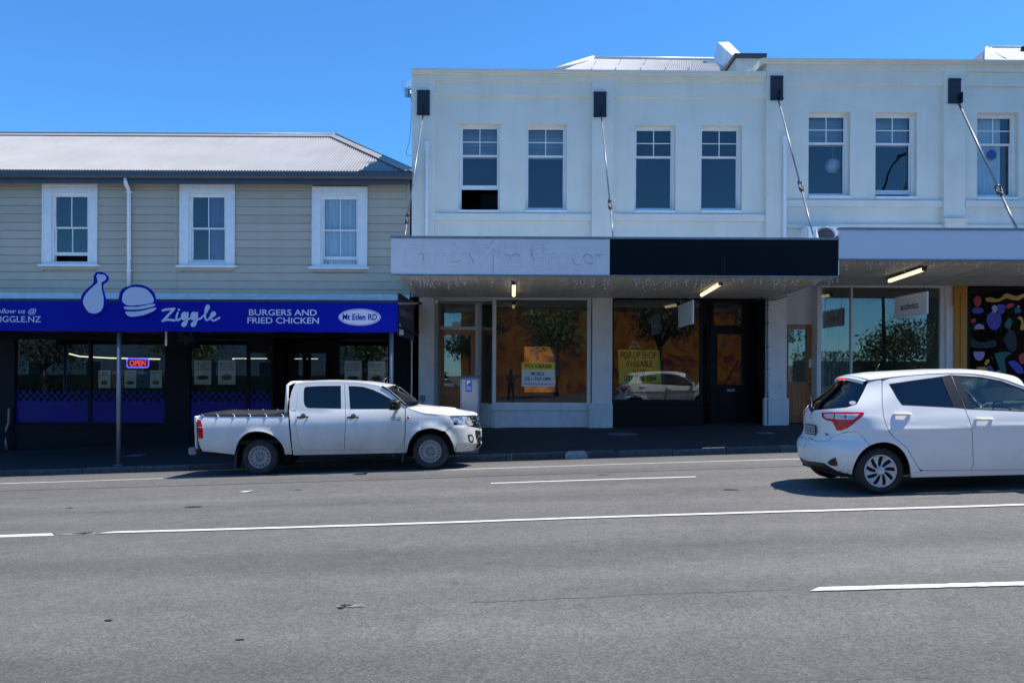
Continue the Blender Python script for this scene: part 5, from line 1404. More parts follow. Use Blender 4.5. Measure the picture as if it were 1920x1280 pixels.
cut('mustard', [(465, 1150), (490, 1100), (535, 1090), (530, 1130), (490, 1170)]); cut('violet', [(780, 1130), (860, 1105), (960, 1180), (990, 1270), (900, 1270)]); cut('navy', [(500, 1190), (550, 1170), (600, 1270), (520, 1275)]); cut('mustard', [(360, 1200), (480, 1190), (500, 1250), (400, 1255)]); cut('pink', [(610, 1265), (650, 1238), (690, 1260), (650, 1290)])
cut('red', [(1100, 400), (1190, 380), (1220, 450), (1120, 480)]); cut('pale', [(1100, 700), (1220, 690), (1240, 800), (1130, 820)]); cut('violet', [(300, 430), (350, 400), (450, 420), (440, 470), (330, 480)]); cut('red', [(290, 560), (340, 545), (350, 595), (295, 605)])
# ---- things in and on the shops
t = thing('lease_sign', 'yellow and white TO LEASE sign board in the vacant shop window', 'sign', W(1009, 725, YW - .03))
YQ = YW - .025
m = MB(); m.pbox(978, 679, 1039.5, 724.5, YQ, YQ + .02); m.build('board', M_fwhite, t)
m = MB(); m.pbox(978, 679, 1039.5, 693, YQ - .003, YQ - .0002); m.build('yellow_band', M_yellow, t)
fit_text('TO LEASE', (983, 682.5, 1034.5, 689.5), YQ - .0032, M_blackink, t, depth=.002, bold=.03)
fit_text('MOBILE', (996.5, 697, 1020.5, 703.5), YQ - .0002, M_blackink, t, depth=.002, bold=.015)
fit_text('021-765-084', (984.5, 706.5, 1032.5, 713), YQ - .0002, M_blackink, t, depth=.002, bold=.015)
fit_text('sean@titanproperty.co.nz', (980, 717, 1037.5, 722), YQ - .0002, M_greyletter, t, depth=.002, bold=.01)
m = MB(); m.pbox(983, 649.5, 1042.5, 735, YW - .003, YW + .015); o = m.build('mirror_panel', M_mirror); tag(rebase(o), 'square mirror panel behind the TO LEASE board', 'mirror')
t = thing('popup_poster', 'big yellow POP-UP SHOP poster in the black shop window', 'poster', W(1197, 718, YW + .06))
YQ = YW + .06
m = MB(); m.pprism([(1158, 655), (1236, 656.5), (1240, 718), (1161, 720)], YQ, YQ + .006); m.build('sheet', M_yellow2, t)
for tx, bx in (('POP-UP SHOP', (1164, 659, 1231, 672)), ('AVAILABLE', (1173, 676, 1223, 687.5)), ('NOW', (1187, 691, 1211, 701)), ('021 765 084', (1170, 704, 1230, 714.5))):
    fit_text(tx, bx, YQ - .0005, M_blackink, t, depth=.002, bold=.02)
def trestle(px0, px1, py0, py1, Y, lab):
    x0, x1, z0, z1 = rect(px0, py0, px1, py1, Y); m = MB(); w = .025; xm = (x0 + x1) / 2
    t = thing('trestle', lab, 'trestle', (xm, Y, z0))
    for sx, xa, xb in ((-1, x0 + .1, x0), (1, x1 - .1, x1)):
        for dy in (0, .35): m = MB(); m.tube([(xa, Y + .17, z1), (xb, Y + dy, z0)], .016, 6); m.build('leg', M_white, t)
    m = MB(); m.box(x0 + .08, x1 - .08, Y + .13, Y + .21, z1 - .02, z1 + .02); m.build('top_bar', M_white, t)
    m = MB(); m.box(x0 + .03, x1 - .03, Y + .03, Y + .05, z0 + .06, z0 + .09); m.tube([(x0 + .12, Y + .15, z1 - .15), (xm - .05, Y + .17, z1 - .02)], .012, 6); m.build('stretcher', M_white, t)
trestle(1171, 1215, 729, 749, YW + .5, 'white trestle stand at the foot of the yellow poster')
trestle(1180, 1203, 641, 655, YW + .9, 'white trestle top showing above the yellow poster')
# security cameras, junction box, antenna, air conditioner
t = thing('security_camera', 'small black security cameras on a bracket at the top of the white pilaster', 'camera', W(776, 566, YP0 - .1))
m = MB(); m.tube([W(768, 560, YP0 - .12), W(776, 560, YP0 - .12)], .05, 10); m.build('housing', M_black, t); m = MB(); m.tube([W(764, 568, YP0 - .2), W(770, 568, YP0 - .12)], .042, 10); m.build('housing', M_black, t)
m = MB(); m.tube([W(784.5, 569, YP0 - .16), W(790, 569, YP0 - .1)], .035, 10); m.build('housing', M_black, t); m = MB(); m.tube([W(770, 567.5, YP0 - .05), W(786, 567.5, YP0 - .05)], .008, 6); m.build('bracket', M_darksteel, t)
m = MB(); m.pbox(815, 562, 821, 568, YP0 - .05, YP0 + .0); o = m.build('alarm_box', M_shopwhite); tag(rebase(o), 'little white alarm box beside the vacant shop transom', 'alarm')
t = thing('junction_box', 'small grey junction box low on the white pilaster behind the pickup', 'junction box', W(792, 756, YP0))
m = MB(); m.pbox(788, 740.5, 797, 751, YP0 - .07, YP0 + .015); m.build('box', M_steel, t); m = MB(); m.tube([W(791, 751, YP0 - .03), W(791, 758, YP0 - .03)], .008, 6); m.tube([W(794.5, 751, YP0 - .03), W(794.5, 758, YP0 - .03)], .008, 6); m.build('cable_tail', M_steel, t)
YT = 19.9
t = thing('tv_antenna', 'grid and comb TV antenna on the side wall above the weatherboard roof', 'antenna', W(772, 190, YT))
m = MB(); m.tube([W(772, 192, YT), W(768.5, 168, YT)], .02, 6); m.build('mast', M_galv, t)
m = MB()
for k in range(7): m.tube([W(753 + k * 1.1, 155 + k * 4.6, YT - .1), W(771, 152 + k * 5, YT)], .004, 4)
for k in range(6): m.tube([W(753 + k * 3.4, 155 - k * .6, YT - .08), W(760 + k * 2.2, 183, YT - .08)], .004, 4)
m.build('reflector_grid', M_steel, t)
m = MB(); m.tube([W(766.5, 162, YT - .15), W(766, 183, YT - .2)], .012, 6)
for k in range(8): m.tube([W(760, 166 + 2.3 * k, YT - .2), W(770, 166.6 + 2.3 * k, YT - .1)], .008, 4)
m.build('director_comb', M_darksteel, t)
m = MB(); m.tube([W(*q, YT) for q in crv([(771, 195), (770.5, 232), (769, 250), (767, 268), (762, 283), (764, 292), (772, 291)], 5)], .006, 5); m.build('cable', M_darksteel, t)
t = thing('air_conditioner', 'white air conditioner outdoor unit on top of the lower canopy', 'air conditioner', W(1543, 449, 18.9))
Yc = 18.6
m = MB(); m.pbox(1513, 425, 1583, 452, Yc, Yc + .35); m.build('case', M_white, t)
c = W(1548, 444, Yc - .012); m = MB(); m.lathe([(.215, 0), (.23, -.012), (.245, 0)], 'y', c, 28)
for k in range(9): m.tube([(c.x - .2, Yc - .02, c.z - .2 + k * .05), (c.x + .2, Yc - .02, c.z - .2 + k * .05)], .004, 4)
m.build('fan_grille', M_steel, t); m = MB(); m.lathe([(.0, 0), (.215, 0)], 'y', (c.x, Yc - .004, c.z), 28); m.build('fan_disc', M_darksteel, t)
m = MB()
for k in range(8): m.pbox(1513.5, 427.5 + k * 3, 1516, 429 + k * 3, Yc - .006, Yc - .001)
m.build('side_louvre', M_steel, t)
# ---- parking pay machine
Ym = 15.62
x0, x1, _, zt_ = rect(863, 706, 897, 850, Ym); gz = foot_z((x0 + x1) / 2, Ym)
t = thing('parking_machine', 'grey parking pay machine with blue P plate behind the pickup bonnet', 'parking meter', ((x0 + x1) / 2, Ym + .12, gz))
m = MB(); m.box(x0 + .02, x1 - .02, Ym + .01, Ym + .27, gz - .02, zt_ - .05)
m.box(x0 + .0, x0 + .0195, Ym - .005, Ym + .28, gz - .02, zt_ - .05); m.box(x1 - .0195, x1, Ym - .005, Ym + .28, gz - .02, zt_ - .05); o = m.build('cabinet', M_meter, t)
md = o.modifiers.new('bev', 'BEVEL'); md.width = .008; md.segments = 2
m = MB(); m.hexa([(x0 - .02, Ym - .03, zt_ - .049), (x1 + .02, Ym - .03, zt_ - .049), (x1 + .02, Ym + .3, zt_ - .049), (x0 - .02, Ym + .3, zt_ - .049), (x0 - .01, Ym - .01, zt_ - .02), (x1 + .01, Ym - .01, zt_ - .02), (x1 + .01, Ym + .28, zt_ + .02), (x0 - .01, Ym + .28, zt_ + .02)]); m.build('hood', M_steel, t)
m = MB(); m.pbox(873, 712, 884.5, 734, Ym + .003, Ym + .0095); m.build('blue_plate', M_pblue, t)
fit_text('P', (875.5, 713, 882, 721), Ym + .0028, M_white, t, depth=.001, bold=.03); fit_text('PAY', (875, 723.5, 883, 726.5), Ym + .0028, M_white, t, depth=.001, bold=.01); fit_text('HERE', (874.5, 727.5, 883.5, 730.5), Ym + .0028, M_white, t, depth=.001, bold=.01)
m = MB()
for k in range(7): m.box(x0 - .004, x0 - .001, Ym + .05, Ym + .22, zt_ - .12 - .055 * k, zt_ - .09 - .055 * k)
m.build('side_lettering', M_white, t)
# ================================================================ vehicles
M_tyre = mat('tyre_rubber', (0.022, 0.023, 0.025), .75, var=.25, vscale=9, dirt=((.07, .065, .06), .5, (5, 5, 5)))
M_tyre2 = mat('clean_tyre', (0.012, 0.012, 0.013), .7, var=.2, vscale=9)
M_rim = mat('steel_rim', (0.30, 0.29, 0.28), .5, metal=.3, var=.15, vscale=9, dirt=((.16, .14, .12), .5, (8, 8, 8)))
M_hubcap = mat('silver_hubcap', (0.52, 0.53, 0.55), .35, metal=.5, var=.06, vscale=6)
M_paintA = car_paint('pickup_paint', (0.84, 0.815, 0.765), 0.98, .8, (0.40, 0.355, 0.285))
M_paintB = car_paint('hatch_paint', (0.84, 0.815, 0.77), .55, .3, (0.5, 0.49, 0.46))
M_cavity = mat('car_cavity', (0.008, 0.008, 0.009), .8, var=.2)
M_plast = mat('black_plastic', (0.014, 0.014, 0.016), .45, var=.15, vscale=8)
M_vinyl = mat('black_vinyl', (0.035, 0.036, 0.04), .5, var=.3, vscale=7, bump=.35, bscale=9)
M_carglass = glass('car_glass', (0.20, 0.24, 0.28), .06)
M_carglass2 = glass('clear_car_glass', (0.72, 0.78, 0.75), .06)
M_privacy = glass('privacy_glass', (0.035, 0.04, 0.05), .075)
M_seat = mat('seat_fabric', (0.06, 0.06, 0.065), .8, var=.2, vscale=9)
M_beige = mat('beige_trim', (0.20, 0.18, 0.14), .7, var=.1, vscale=6)
M_chrome = mat('chrome', (0.7, 0.7, 0.72), .12, metal=1.0, var=.03)
M_redlens = mat('red_lens', (0.62, 0.008, 0.010), .25, var=.1, vscale=20, coat=.1, spec=.3)
M_clearlens = mat('clear_lens', (0.55, 0.55, 0.55), .08, var=.15, vscale=20, coat=1.0)
M_amber = mat('amber_lens', (0.55, 0.10, 0.005), .15, var=.1, coat=.6)
M_lampglass = glass('lamp_glass', (.9, .9, .9), .06)
M_brake = emit('brake_led', (1.0, .03, .02), 1.2)
M_numplate = mat('number_plate', (0.50, 0.50, 0.50), .4, var=.05)
M_dimple = mat('dark_holes', (0.01, 0.01, 0.01), .8, var=.2)

def in_poly(p, poly):
    x, y = p; c = False; n = len(poly); j = n - 1
    for i in range(n):
        xi, yi = poly[i]; xj, yj = poly[j]
        if (yi > y) != (yj > y) and x < (xj - xi) * (y - yi) / (yj - yi) + xi: c = not c
        j = i
    return c
def resample(poly, step):
    out = []
    for i in range(len(poly)):
        a = poly[i]; b = poly[(i + 1) % len(poly)]; d = math.hypot(b[0] - a[0], b[1] - a[1]); n = max(1, int(math.ceil(d / step)))
        for k in range(n): out.append((a[0] + (b[0] - a[0]) * k / n, a[1] + (b[1] - a[1]) * k / n))
    return out
def shrink(poly, d):
    n = len(poly); ar = sum(poly[i][0] * poly[(i + 1) % n][1] - poly[(i + 1) % n][0] * poly[i][1] for i in range(n)); sg = 1 if ar > 0 else -1
    out = []
    for i in range(n):
        a, b, c = poly[i - 1], poly[i], poly[(i + 1) % n]
        e1 = Vector((b[0] - a[0], b[1] - a[1])); e2 = Vector((c[0] - b[0], c[1] - b[1]))
        if e1.length < 1e-6 or e2.length < 1e-6: out.append(b); continue
        n1 = Vector((-e1.y, e1.x)).normalized() * sg; n2 = Vector((-e2.y, e2.x)).normalized() * sg
        m_ = n1 + n2; k = d / max(.35, (1 + n1.dot(n2)) / 1.0) ; out.append((b[0] + m_.x * k, b[1] + m_.y * k))
    return out
class Veh:
    def __init__(s, root, loc, pitch, Yc, G):
        s.root = root; s.loc = Vector(loc); s.M = Matrix.Rotation(-pitch, 4, 'Y'); s.Mi = s.M.inverted(); s.Yc = Yc; s.G = G
        root.location = loc; root.rotation_euler = (0, -pitch, 0); ORG[root.name] = Vector(loc)
    def loc_of(s, w): return s.Mi @ (Vector(w) - s.loc)
    def world(s, p): return s.M @ Vector(p) + s.loc
    def proj(s, p):
        w = s.world(p); k = FPX / w.y; x = w.x * k; z = (w.z - CAMZ) * k
        return (960 + x + z * ROLL, HOR + x * ROLL - z)
    def surf_y(s, x, z):
        lo, hi = 0., 1.3
        if s.G(x, 0, z) > 0: return 0.02
        for _ in range(30):
            mi = (lo + hi) / 2
            if s.G(x, mi, z) <= 0: lo = mi
            else: hi = mi
        return lo
    def L(s, x, z): return s.proj((x, -s.surf_y(x, z), z))
    def at(s, px, py, Y): return s.loc_of(W(px, py, Y))
    def cast(s, px, py):
        o = s.loc_of((0, 0, CAMZ)); d = s.loc_of(W(px, py, 1.0)) - o
        t = s.Yc - 1.05; best = (1e9, t); prev = t; hit = None
        while t < s.Yc + 0.35:
            p = o + d * t; g = s.G(p.x, p.y, p.z)
            if g < best[0]: best = (g, t)
            if g <= 0: hit = t; break
            prev = t; t += .03
        if hit is None:
            p = o + d * best[1]; return p
        lo, hi = prev, hit
        for _ in range(18):
            mi = (lo + hi) / 2; p = o + d * mi
            if s.G(p.x, p.y, p.z) <= 0: hi = mi
            else: lo = mi
        return o + d * hi
    def normal(s, p):
        e = .004; g = s.G
        n = Vector((g(p.x + e, p.y, p.z) - g(p.x - e, p.y, p.z), g(p.x, p.y + e, p.z) - g(p.x, p.y - e, p.z), g(p.x, p.y, p.z + e) - g(p.x, p.y, p.z - e)))
        if n.length < 1e-9: return Vector((0, -1, 0))
        return n.normalized()
    def panel(s, name, outline, mats, parent=None, holes=(), off=0.0, gap=.35, step=9, thick=.018, mirror=True, bstep=3.5):
        parent = parent or s.root
        out = shrink(outline, gap) if gap else list(outline)
        B = resample(out, bstep); Hs = [resample(h, bstep) for h in holes]
        V = [Vector(p) for p in B]; E = [(i, (i + 1) % len(B)) for i in range(len(B))]
        for h in Hs:
            o = len(V); V += [Vector(p) for p in h]; E += [(o + i, o + (i + 1) % len(h)) for i in range(len(h))]
        x0 = min(p[0] for p in B); x1 = max(p[0] for p in B); y0 = min(p[1] for p in B); y1 = max(p[1] for p in B)
        ny = int((y1 - y0) / step) + 1; nx = int((x1 - x0) / step) + 1
        for i in range(nx + 1):
            for j in range(ny + 1):
                q = (x0 + (i + .5 * (j % 2)) * step, y0 + (j + .37) * step)
                if in_poly(q, B) and not any(in_poly(q, h) for h in Hs): V.append(Vector(q))
        r = delaunay_2d_cdt(V, E, [], 0, 1e-3)
        vs = r[0]; tris = []
        for f in r[2]:
            c = (sum(vs[i].x for i in f) / 3, sum(vs[i].y for i in f) / 3)
            if in_poly(c, B) and not any(in_poly(c, h) for h in Hs): tris.append(tuple(f))
        P = []; N = []
        for v in vs:
            p = s.cast(v.x, v.y); n = s.normal(p); P.append(p - n * off); N.append(n)
        ec = {}
        for f in tris:
            for a, b in ((f[0], f[1]), (f[1], f[2]), (f[2], f[0])):
                ec[(min(a, b), max(a, b))] = ec.get((min(a, b), max(a, b)), 0) + 1
        # orient
        def tri_or(f):
            a, b, c = (P[i] for i in f); nn = (b - a).cross(c - a)
            return f if nn.dot(N[f[0]]) > 0 else (f[0], f[2], f[1])
        tris = [tri_or(f) for f in tris]
        bd = []
        for f in tris:
            for a, b in ((f[0], f[1]), (f[1], f[2]), (f[2], f[0])):
                if ec[(min(a, b), max(a, b))] == 1: bd.append((a, b))
        obs = []
        for sg in ((1, -1) if mirror else (1,)):
            verts = [(p.x, p.y * sg, p.z) for p in P]; nors = [(n.x, n.y * sg, n.z) for n in N]
            faces = [f if sg > 0 else f[::-1] for f in tris]; mi = [0] * len(faces)
            o = len(verts)
            if thick:
                inn = [p - n * thick for p, n in zip(P, N)]
                verts += [(p.x, p.y * sg, p.z) for p in inn]; nors += [(-n.x, -n.y * sg, -n.z) for n in N]
                faces += [(f[::-1] if sg > 0 else f) for f in [tuple(i + o for i in g) for g in tris]]; mi += [1] * len(tris)
                for a, b in bd:
                    q = len(verts); A, Bq = P[a], P[b]; Ai, Bi = inn[a], inn[b]
                    en = (Bq - A).cross(N[a]).normalized()
                    for w in (A, Bq, Bi, Ai): verts.append((w.x, w.y * sg, w.z)); nors.append((en.x, en.y * sg, en.z))
                    f = (q, q + 3, q + 2, q + 1); faces.append(f if sg > 0 else f[::-1]); mi.append(0)
            me = bpy.data.meshes.new(name); me.from_pydata(verts, [], faces)
            ml = mats if isinstance(mats, (list, tuple)) else [mats, M_cavity]
            for q in ml: me.materials.append(q)
            me.polygons.foreach_set('material_index', mi); me.polygons.foreach_set('use_smooth', [True] * len(faces)); me.update()
            me.normals_split_custom_set_from_vertices(nors)
            ob = bpy.data.objects.new(name, me); COL.objects.link(ob); ob.parent = parent if sg > 0 or not isinstance(parent, list) else parent
            ORG[ob.name] = Vector(); obs.append(ob)
        return obs
    def glass(s, name, outline, mt, parents, off=.014):
        g = s.panel(name, outline, [mt, mt], s.root, (), off, 0, thick=.004)
        for ob, p in zip(g, parents): ob.parent = p
        return g
    def loft(s, name, edge, center, mats, p=2.4, n=14, thick=.02, parent=None, half=False):
        """edge: local points on near side (y<0); center: local points y=0"""
        m = MB(); m.sm = True; cols = 2 * n + 1
        for e, c in zip(edge, center):
            for k in range(cols):
                t = -1 + 2 * k / (cols - 1); a = math.sin(t * math.pi / 2); wgt = 1 - abs(a) ** p
                m.v.append((e[0] + (c[0] - e[0]) * wgt, e[1] * -a * -1 if False else abs(e[1]) * a, e[2] + (c[2] - e[2]) * wgt))
        for i in range(len(edge) - 1):
            for k in range(cols - 1):
                o = i * cols + k; m.face((o, o + cols, o + cols + 1, o + 1))
        ob = m.build(name, mats, parent or s.root, world=False)
        if thick:
            sd = ob.modifiers.new('thick', 'SOLIDIFY'); sd.thickness = thick; sd.offset = 0; 
        return ob
    def part(s, m, name, mt, parent=None):
        return m.build(name, mt, parent or s.root, world=False)
def tab(t, x):
    if x <= t[0][0]: return t[0][1]
    for (a, b), (c, d) in zip(t, t[1:]):
        if x <= c: 
            u = (x - a) / (c - a); u = u * u * (3 - 2 * u) * .5 + u * .5
            return b + (d - b) * u
    return t[-1][1]
def wheel(veh, x, y, R, r_rim, width, style, sg, mt_tyre, name='wheel'):
    """sg -1: outer face towards -y"""
    c = (x, y, R); h = width / 2
    m = MB()
    prof = [(r_rim * .98, .0), (r_rim * 1.04, -.012), (r_rim * 1.12, -.02), (R * .86, -.022), (R * .95, -.012), (R * .985, .006), (R, .03), (R, width - .03), (R * .985, width - .006), (R * .9, width), (r_rim, width)]
    m.lathe([(r, (hh if sg < 0 else -hh) ) for r, hh in prof], 'y', c, 48)
    # tread grooves
    root = veh.part(m, name, mt_tyre)
    m = MB(); q = (lambda v: v if sg < 0 else -v)
    if style == 'steel':
        m.lathe([(r_rim, q(.0)), (r_rim * .97, q(-.004)), (r_rim * .9, q(.004)), (r_rim * .86, q(.02)), (r_rim * .80, q(.016)), (r_rim * .62, q(.0)), (r_rim * .40, q(.004)), (r_rim * .34, q(.03)), (r_rim * .31, q(.032)), (r_rim * .28, q(.0)), (.0, q(-.004))], 'y', c, 40)
        rim = veh.part(m, 'rim', M_rim, root)
        for k in range(16):
            a = 2 * math.pi * k / 16; rr = r_rim * .74; m = MB(); m.lathe([(.0, q(.0)), (.0125, q(.0)), (.0125, q(.02))], 'y', (x + rr * math.cos(a), y + q(.004), R + rr * math.sin(a)), 8); veh.part(m, 'vent_hole', M_dimple, root)
        m = MB()
        for k in range(6): a = 2 * math.pi * k / 6; m.lathe([(.0, q(-.012)), (.009, q(-.01)), (.011, q(.01))], 'y', (x + r_rim * .2 * math.cos(a), y, R + r_rim * .2 * math.sin(a)), 6)
        veh.part(m, 'wheel_nut', M_steel, root)
    else:
        m.lathe([(r_rim, q(.0)), (r_rim * .96, q(-.006)), (r_rim * .92, q(.0)), (r_rim * .88, q(.025)), (.0, q(.03))], 'y', c, 40); veh.part(m, 'rim', M_dimple, root)
        m = MB(); m.sm = True; m.lathe([(r_rim * 1.0, q(-.004)), (r_rim * .97, q(-.012)), (r_rim * .885, q(-.006)), (r_rim * .88, q(.01))], 'y', c, 40)
        m.lathe([(r_rim * .30, q(.01)), (r_rim * .27, q(-.012)), (r_rim * .15, q(-.02)), (.0, q(-.022))], 'y', c, 24)
        for k in range(9):
            a0 = 2 * math.pi * k / 9; o = len(m.v); st = 6
            for i in range(st + 1):
                t = i / st; rr = r_rim * (.22 + .68 * t); wd = .30 - .02 * t + (.10 * t * t); tw = -.30 * t * (1 if sg < 0 else -1)
                for e, dp in ((-.5, .006), (-.2, -.008), (.2, -.010), (.5, .004)):
                    a = a0 + tw + e * wd * (.9 if t < .3 else .75 + .35 * t) * 1.15; m.v.append((x + rr * math.cos(a), y + q(dp - .004), R + rr * math.sin(a)))
            for i in range(st):
                for e in range(3): m.face((o + i * 4 + e, o + i * 4 + e + 1, o + (i + 1) * 4 + e + 1, o + (i + 1) * 4 + e))
        veh.part(m, 'hubcap', M_hubcap, root)
    return root
def arch_liner(veh, cx, R, w, name='wheel_arch_liner'):
    for sg in (-1, 1):
        m = MB(); n = 20; o = 0
        for k in range(n + 1):
            a = -0.25 + (math.pi + .5) * k / n
            for y in (w - .012, w - .42): m.v.append((cx + R * math.cos(a), sg * y, .32 + R * math.sin(a)))
        for k in range(n): m.face((2 * k, 2 * k + 1, 2 * k + 3, 2 * k + 2))
        m.face([2 * k + 1 for k in range(n + 1)])
        veh.part(m, name, M_cavity)

# ---------------------------------------------------------------- the white pickup
RA = .322; YcA = 14.30
rw = W(488, 856.6, YcA - .81)
TA_XF = [(.2, 3.80), (.32, 3.88), (.42, 3.955), (.75, 3.955), (.80, 3.92), (.92, 3.90), (1.0, 3.86), (1.06, 3.80), (2.0, 3.80)]
def G_truck(x, y, z):
    if z < .80: w = .878 - .22 * (z - .80) ** 2
    elif z < 1.13: w = .878 - .72 * (z - .80) ** 2
    else: w = .878 - .72 * .1089 - (z - 1.13) * .24 - .08 * (z - 1.13) ** 2
    for cx in (0.0, 3.085):
        r = math.hypot(x - cx, z - .33); w += .045 * math.exp(-((r - .40) / .075) ** 2) * (1 if z > .2 else 0)
    a = max(0., .60 - (tab(TA_XF, z) - x)) / .60; b = max(0., .10 - (x + 1.165)) / .10
    return (abs(y) / w) ** 2.5 + a ** 2.5 + b ** 2.5 - 1
pk = thing('pickup_truck', 'dusty white double-cab pickup with a black bed cover parked at the kerb', 'pickup', rw)
T = Veh(pk, (rw.x, YcA, rw.z - RA), .0385, YcA, G_truck)
archR = [(534.5, 851), (532, 840), (525.7, 828.8), (515.2, 818.3), (501, 811), (481.8, 807.8), (462.5, 811.3), (448.4, 823.6), (441.4, 839.4), (438.8, 851.7)]
archR = crv(archR, 3)
bedtop = [(374, 777.5), (380, 779.5), (392, 780.8), (450, 780.6), (540, 780.2)]
T.panel('bed_side', bedtop + [(541, 795), (543.5, 820), (547.3, 851.5), (536.5, 851.5)] + archR + [(402.7, 847.3), (380, 845.5), (374.8, 836), (371.6, 824), (371.2, 800), (372, 784)], M_paintA, gap=.0)
T.panel('tail_lamp', [(370, 786), (376, 787.5), (378.5, 795), (379.8, 799.5), (371.5, 799.5)], [M_redlens, M_cavity], off=-.010, gap=0)
T.panel('tail_lamp', [(371.5, 801.8), (380.2, 801.8), (381, 810), (380.8, 821.5), (373, 821.5), (371.6, 812)], [M_redlens, M_cavity], off=-.010, gap=0)
T.panel('reverse_lens', [(371.5, 799.8), (380, 799.8), (380.2, 801.6), (371.5, 801.6)], [M_clearlens, M_cavity], off=-.010, gap=0)
rail = [(552, 721.5), (561, 719.3), (577, 717.3), (600, 716.2), (640, 716), (672, 717.5), (690, 719.8), (708, 723), (716, 725.2)]
pil = [(729, 732), (743, 744.0), (758, 757.5), (764, 761.5)]
rdoor = [(568.5, 721.2), (600, 719.8), (646, 719.4), (648, 778), (645.5, 843.2), (569.7, 844.9), (561, 834), (556.5, 813), (553.3, 788), (554.7, 769), (557, 745), (559.5, 729), (563, 723.2)]
fdoor = [(646.2, 719.4), (672, 720.3), (690, 723), (708, 727.4), (722, 733.5), (737, 744.5), (749, 756), (757, 762.5), (758.7, 778), (758.7, 804), (756.3, 829), (752, 842), (645.7, 843.2), (648.2, 778)]
rwin = crv([(574, 724.2), (600, 723), (639, 722.8), (639.5, 745), (639.5, 766), (610, 765.8), (580, 765), (572, 761.5), (569.6, 754), (569.2, 738), (570.5, 728), (574, 724.2)], 3)[:-1]
rwin = [(573, 724.8), (600, 723.3), (639, 722.8), (639.5, 766), (579, 765), (573.5, 762.8), (570.3, 758), (569.2, 750), (569.2, 735), (570.2, 728)]
fwin = [(653.4, 723.4), (666, 723.6), (681.5, 725), (699, 730.2), (716.7, 738.3), (732.5, 747.2), (746, 759), (751.5, 766.5), (656.3, 767)]
cab = rail + pil + [(759.4, 764), (759.8, 778), (759.8, 804), (758, 829), (757.5, 838), (761, 848.3), (650, 850.8), (550.2, 852.8), (548.6, 844.7), (544.6, 800), (542.4, 772), (543.3, 750), (547, 733)]
T.panel('cab_frame', cab, M_paintA, holes=(rdoor, fdoor), gap=0)
rd = T.panel('rear_door', rdoor, M_paintA, holes=(rwin,), gap=.45); fd2 = T.panel('front_door', fdoor, M_paintA, holes=(fwin,), gap=.45)
for win, drs in ((rwin, rd), (fwin, fd2)):
    tr_ = T.panel('window_seal', shrink(win, -.6), [M_plast, M_cavity], holes=(shrink(win, 1.3),), off=.003, gap=0, thick=.014)
    for ob, d_ in zip(tr_, drs): ob.parent = d_
    T.glass('window_pane', shrink(win, .6), M_carglass, drs)
fend = [(760.6, 764.3), (770, 767.3), (795.7, 775.3), (820, 777.3), (842.5, 779.4), (851, 790.5), (850.5, 796), (835, 808)] + crv([(831, 807.8), (813, 802.5), (799, 803.4), (781.7, 809.5), (769.4, 823.6), (765, 836), (762.4, 848)], 3) + [(758.6, 838), (759, 829), (760.8, 804), (760.8, 778)]
T.panel('front_fender', fend, M_paintA, gap=.2)
bump = [(851, 796.4), (861, 796.6), (884, 799.8), (893, 801.5), (903, 803.5), (903.2, 815), (903, 834), (898, 839.5), (887, 844.7), (855.5, 847.3), (853, 847), (850, 832.4), (843, 818.3), (835.2, 808.7)]
T.panel('front_bumper', bump, M_paintA, gap=.15, step=6)
hl = [(844, 779.8), (860, 779), (879.5, 778.7), (886.5, 787), (889.5, 795.8), (884, 798.6), (861, 796), (853, 790.8)]
hb = T.panel('headlamp', hl, [M_clearlens, M_cavity], gap=.2, off=.025, thick=.03, step=6)
T.glass('lamp_cover', hl, M_lampglass, hb, off=0)
for ob, sg in zip(hb, (-1, 1)):
    for px, py, r in ((864, 787, .06), (878, 788, .05)):
        p = T.cast(px, py); n = T.normal(p); c = p - n * .02
        m = MB(); m.lathe([(.0, .012), (r * .5, .006), (r, -.012), (r * 1.08, -.012)], 'y', (0, 0, 0), 16)
        mm = n.to_track_quat('-Y', 'Z').to_matrix().to_4x4(); m.v = [tuple((Matrix.Translation(c) @ mm @ Vector(v))) for v in m.v]
        m.v = [(v[0], v[1] * (-sg), v[2]) for v in m.v]; m.build('reflector', M_clearlens, ob, world=False)
gr = T.panel('grille', [(881, 778.3), (891, 776.8), (897, 780), (900, 790), (903, 802.5), (893, 801), (890.3, 796), (887, 787)], [M_plast, M_cavity], gap=.1, step=5, off=.02)
for k in range(4):
    y0 = 781 + k * 5.4; xL = 885 + k * 2.0
    T.panel('grille_bar', [(xL, y0), (898.5 + k * 1.1, y0 + .6), (899 + k * 1.1, y0 + 2.6), (xL + .8, y0 + 2.2)], [M_chrome, M_cavity], gap=0, step=5, off=-.004, thick=.02)
T.panel('fog_lamp_bezel', crv([(877, 815), (884, 814), (888, 820), (887, 829), (881, 828.5), (878, 822), (877, 815)], 2)[:-1], [M_plast, M_cavity], gap=0, off=-.002, step=5)
T.panel('fog_lamp', crv([(880, 818), (884, 817.5), (885.5, 822), (883.5, 827), (880.5, 824), (880, 818)], 2)[:-1], [M_clearlens, M_cavity], gap=0, off=-.012, step=5)
T.panel('lower_intake', [(891, 806), (903, 806), (903, 829), (896, 829), (892, 818)], [M_plast, M_cavity], gap=0, off=-.004, step=5)
m = MB(); m.box(3.965, 3.985, -.18, .18, .50, .62); T.part(m, 'number_plate', M_numplate)
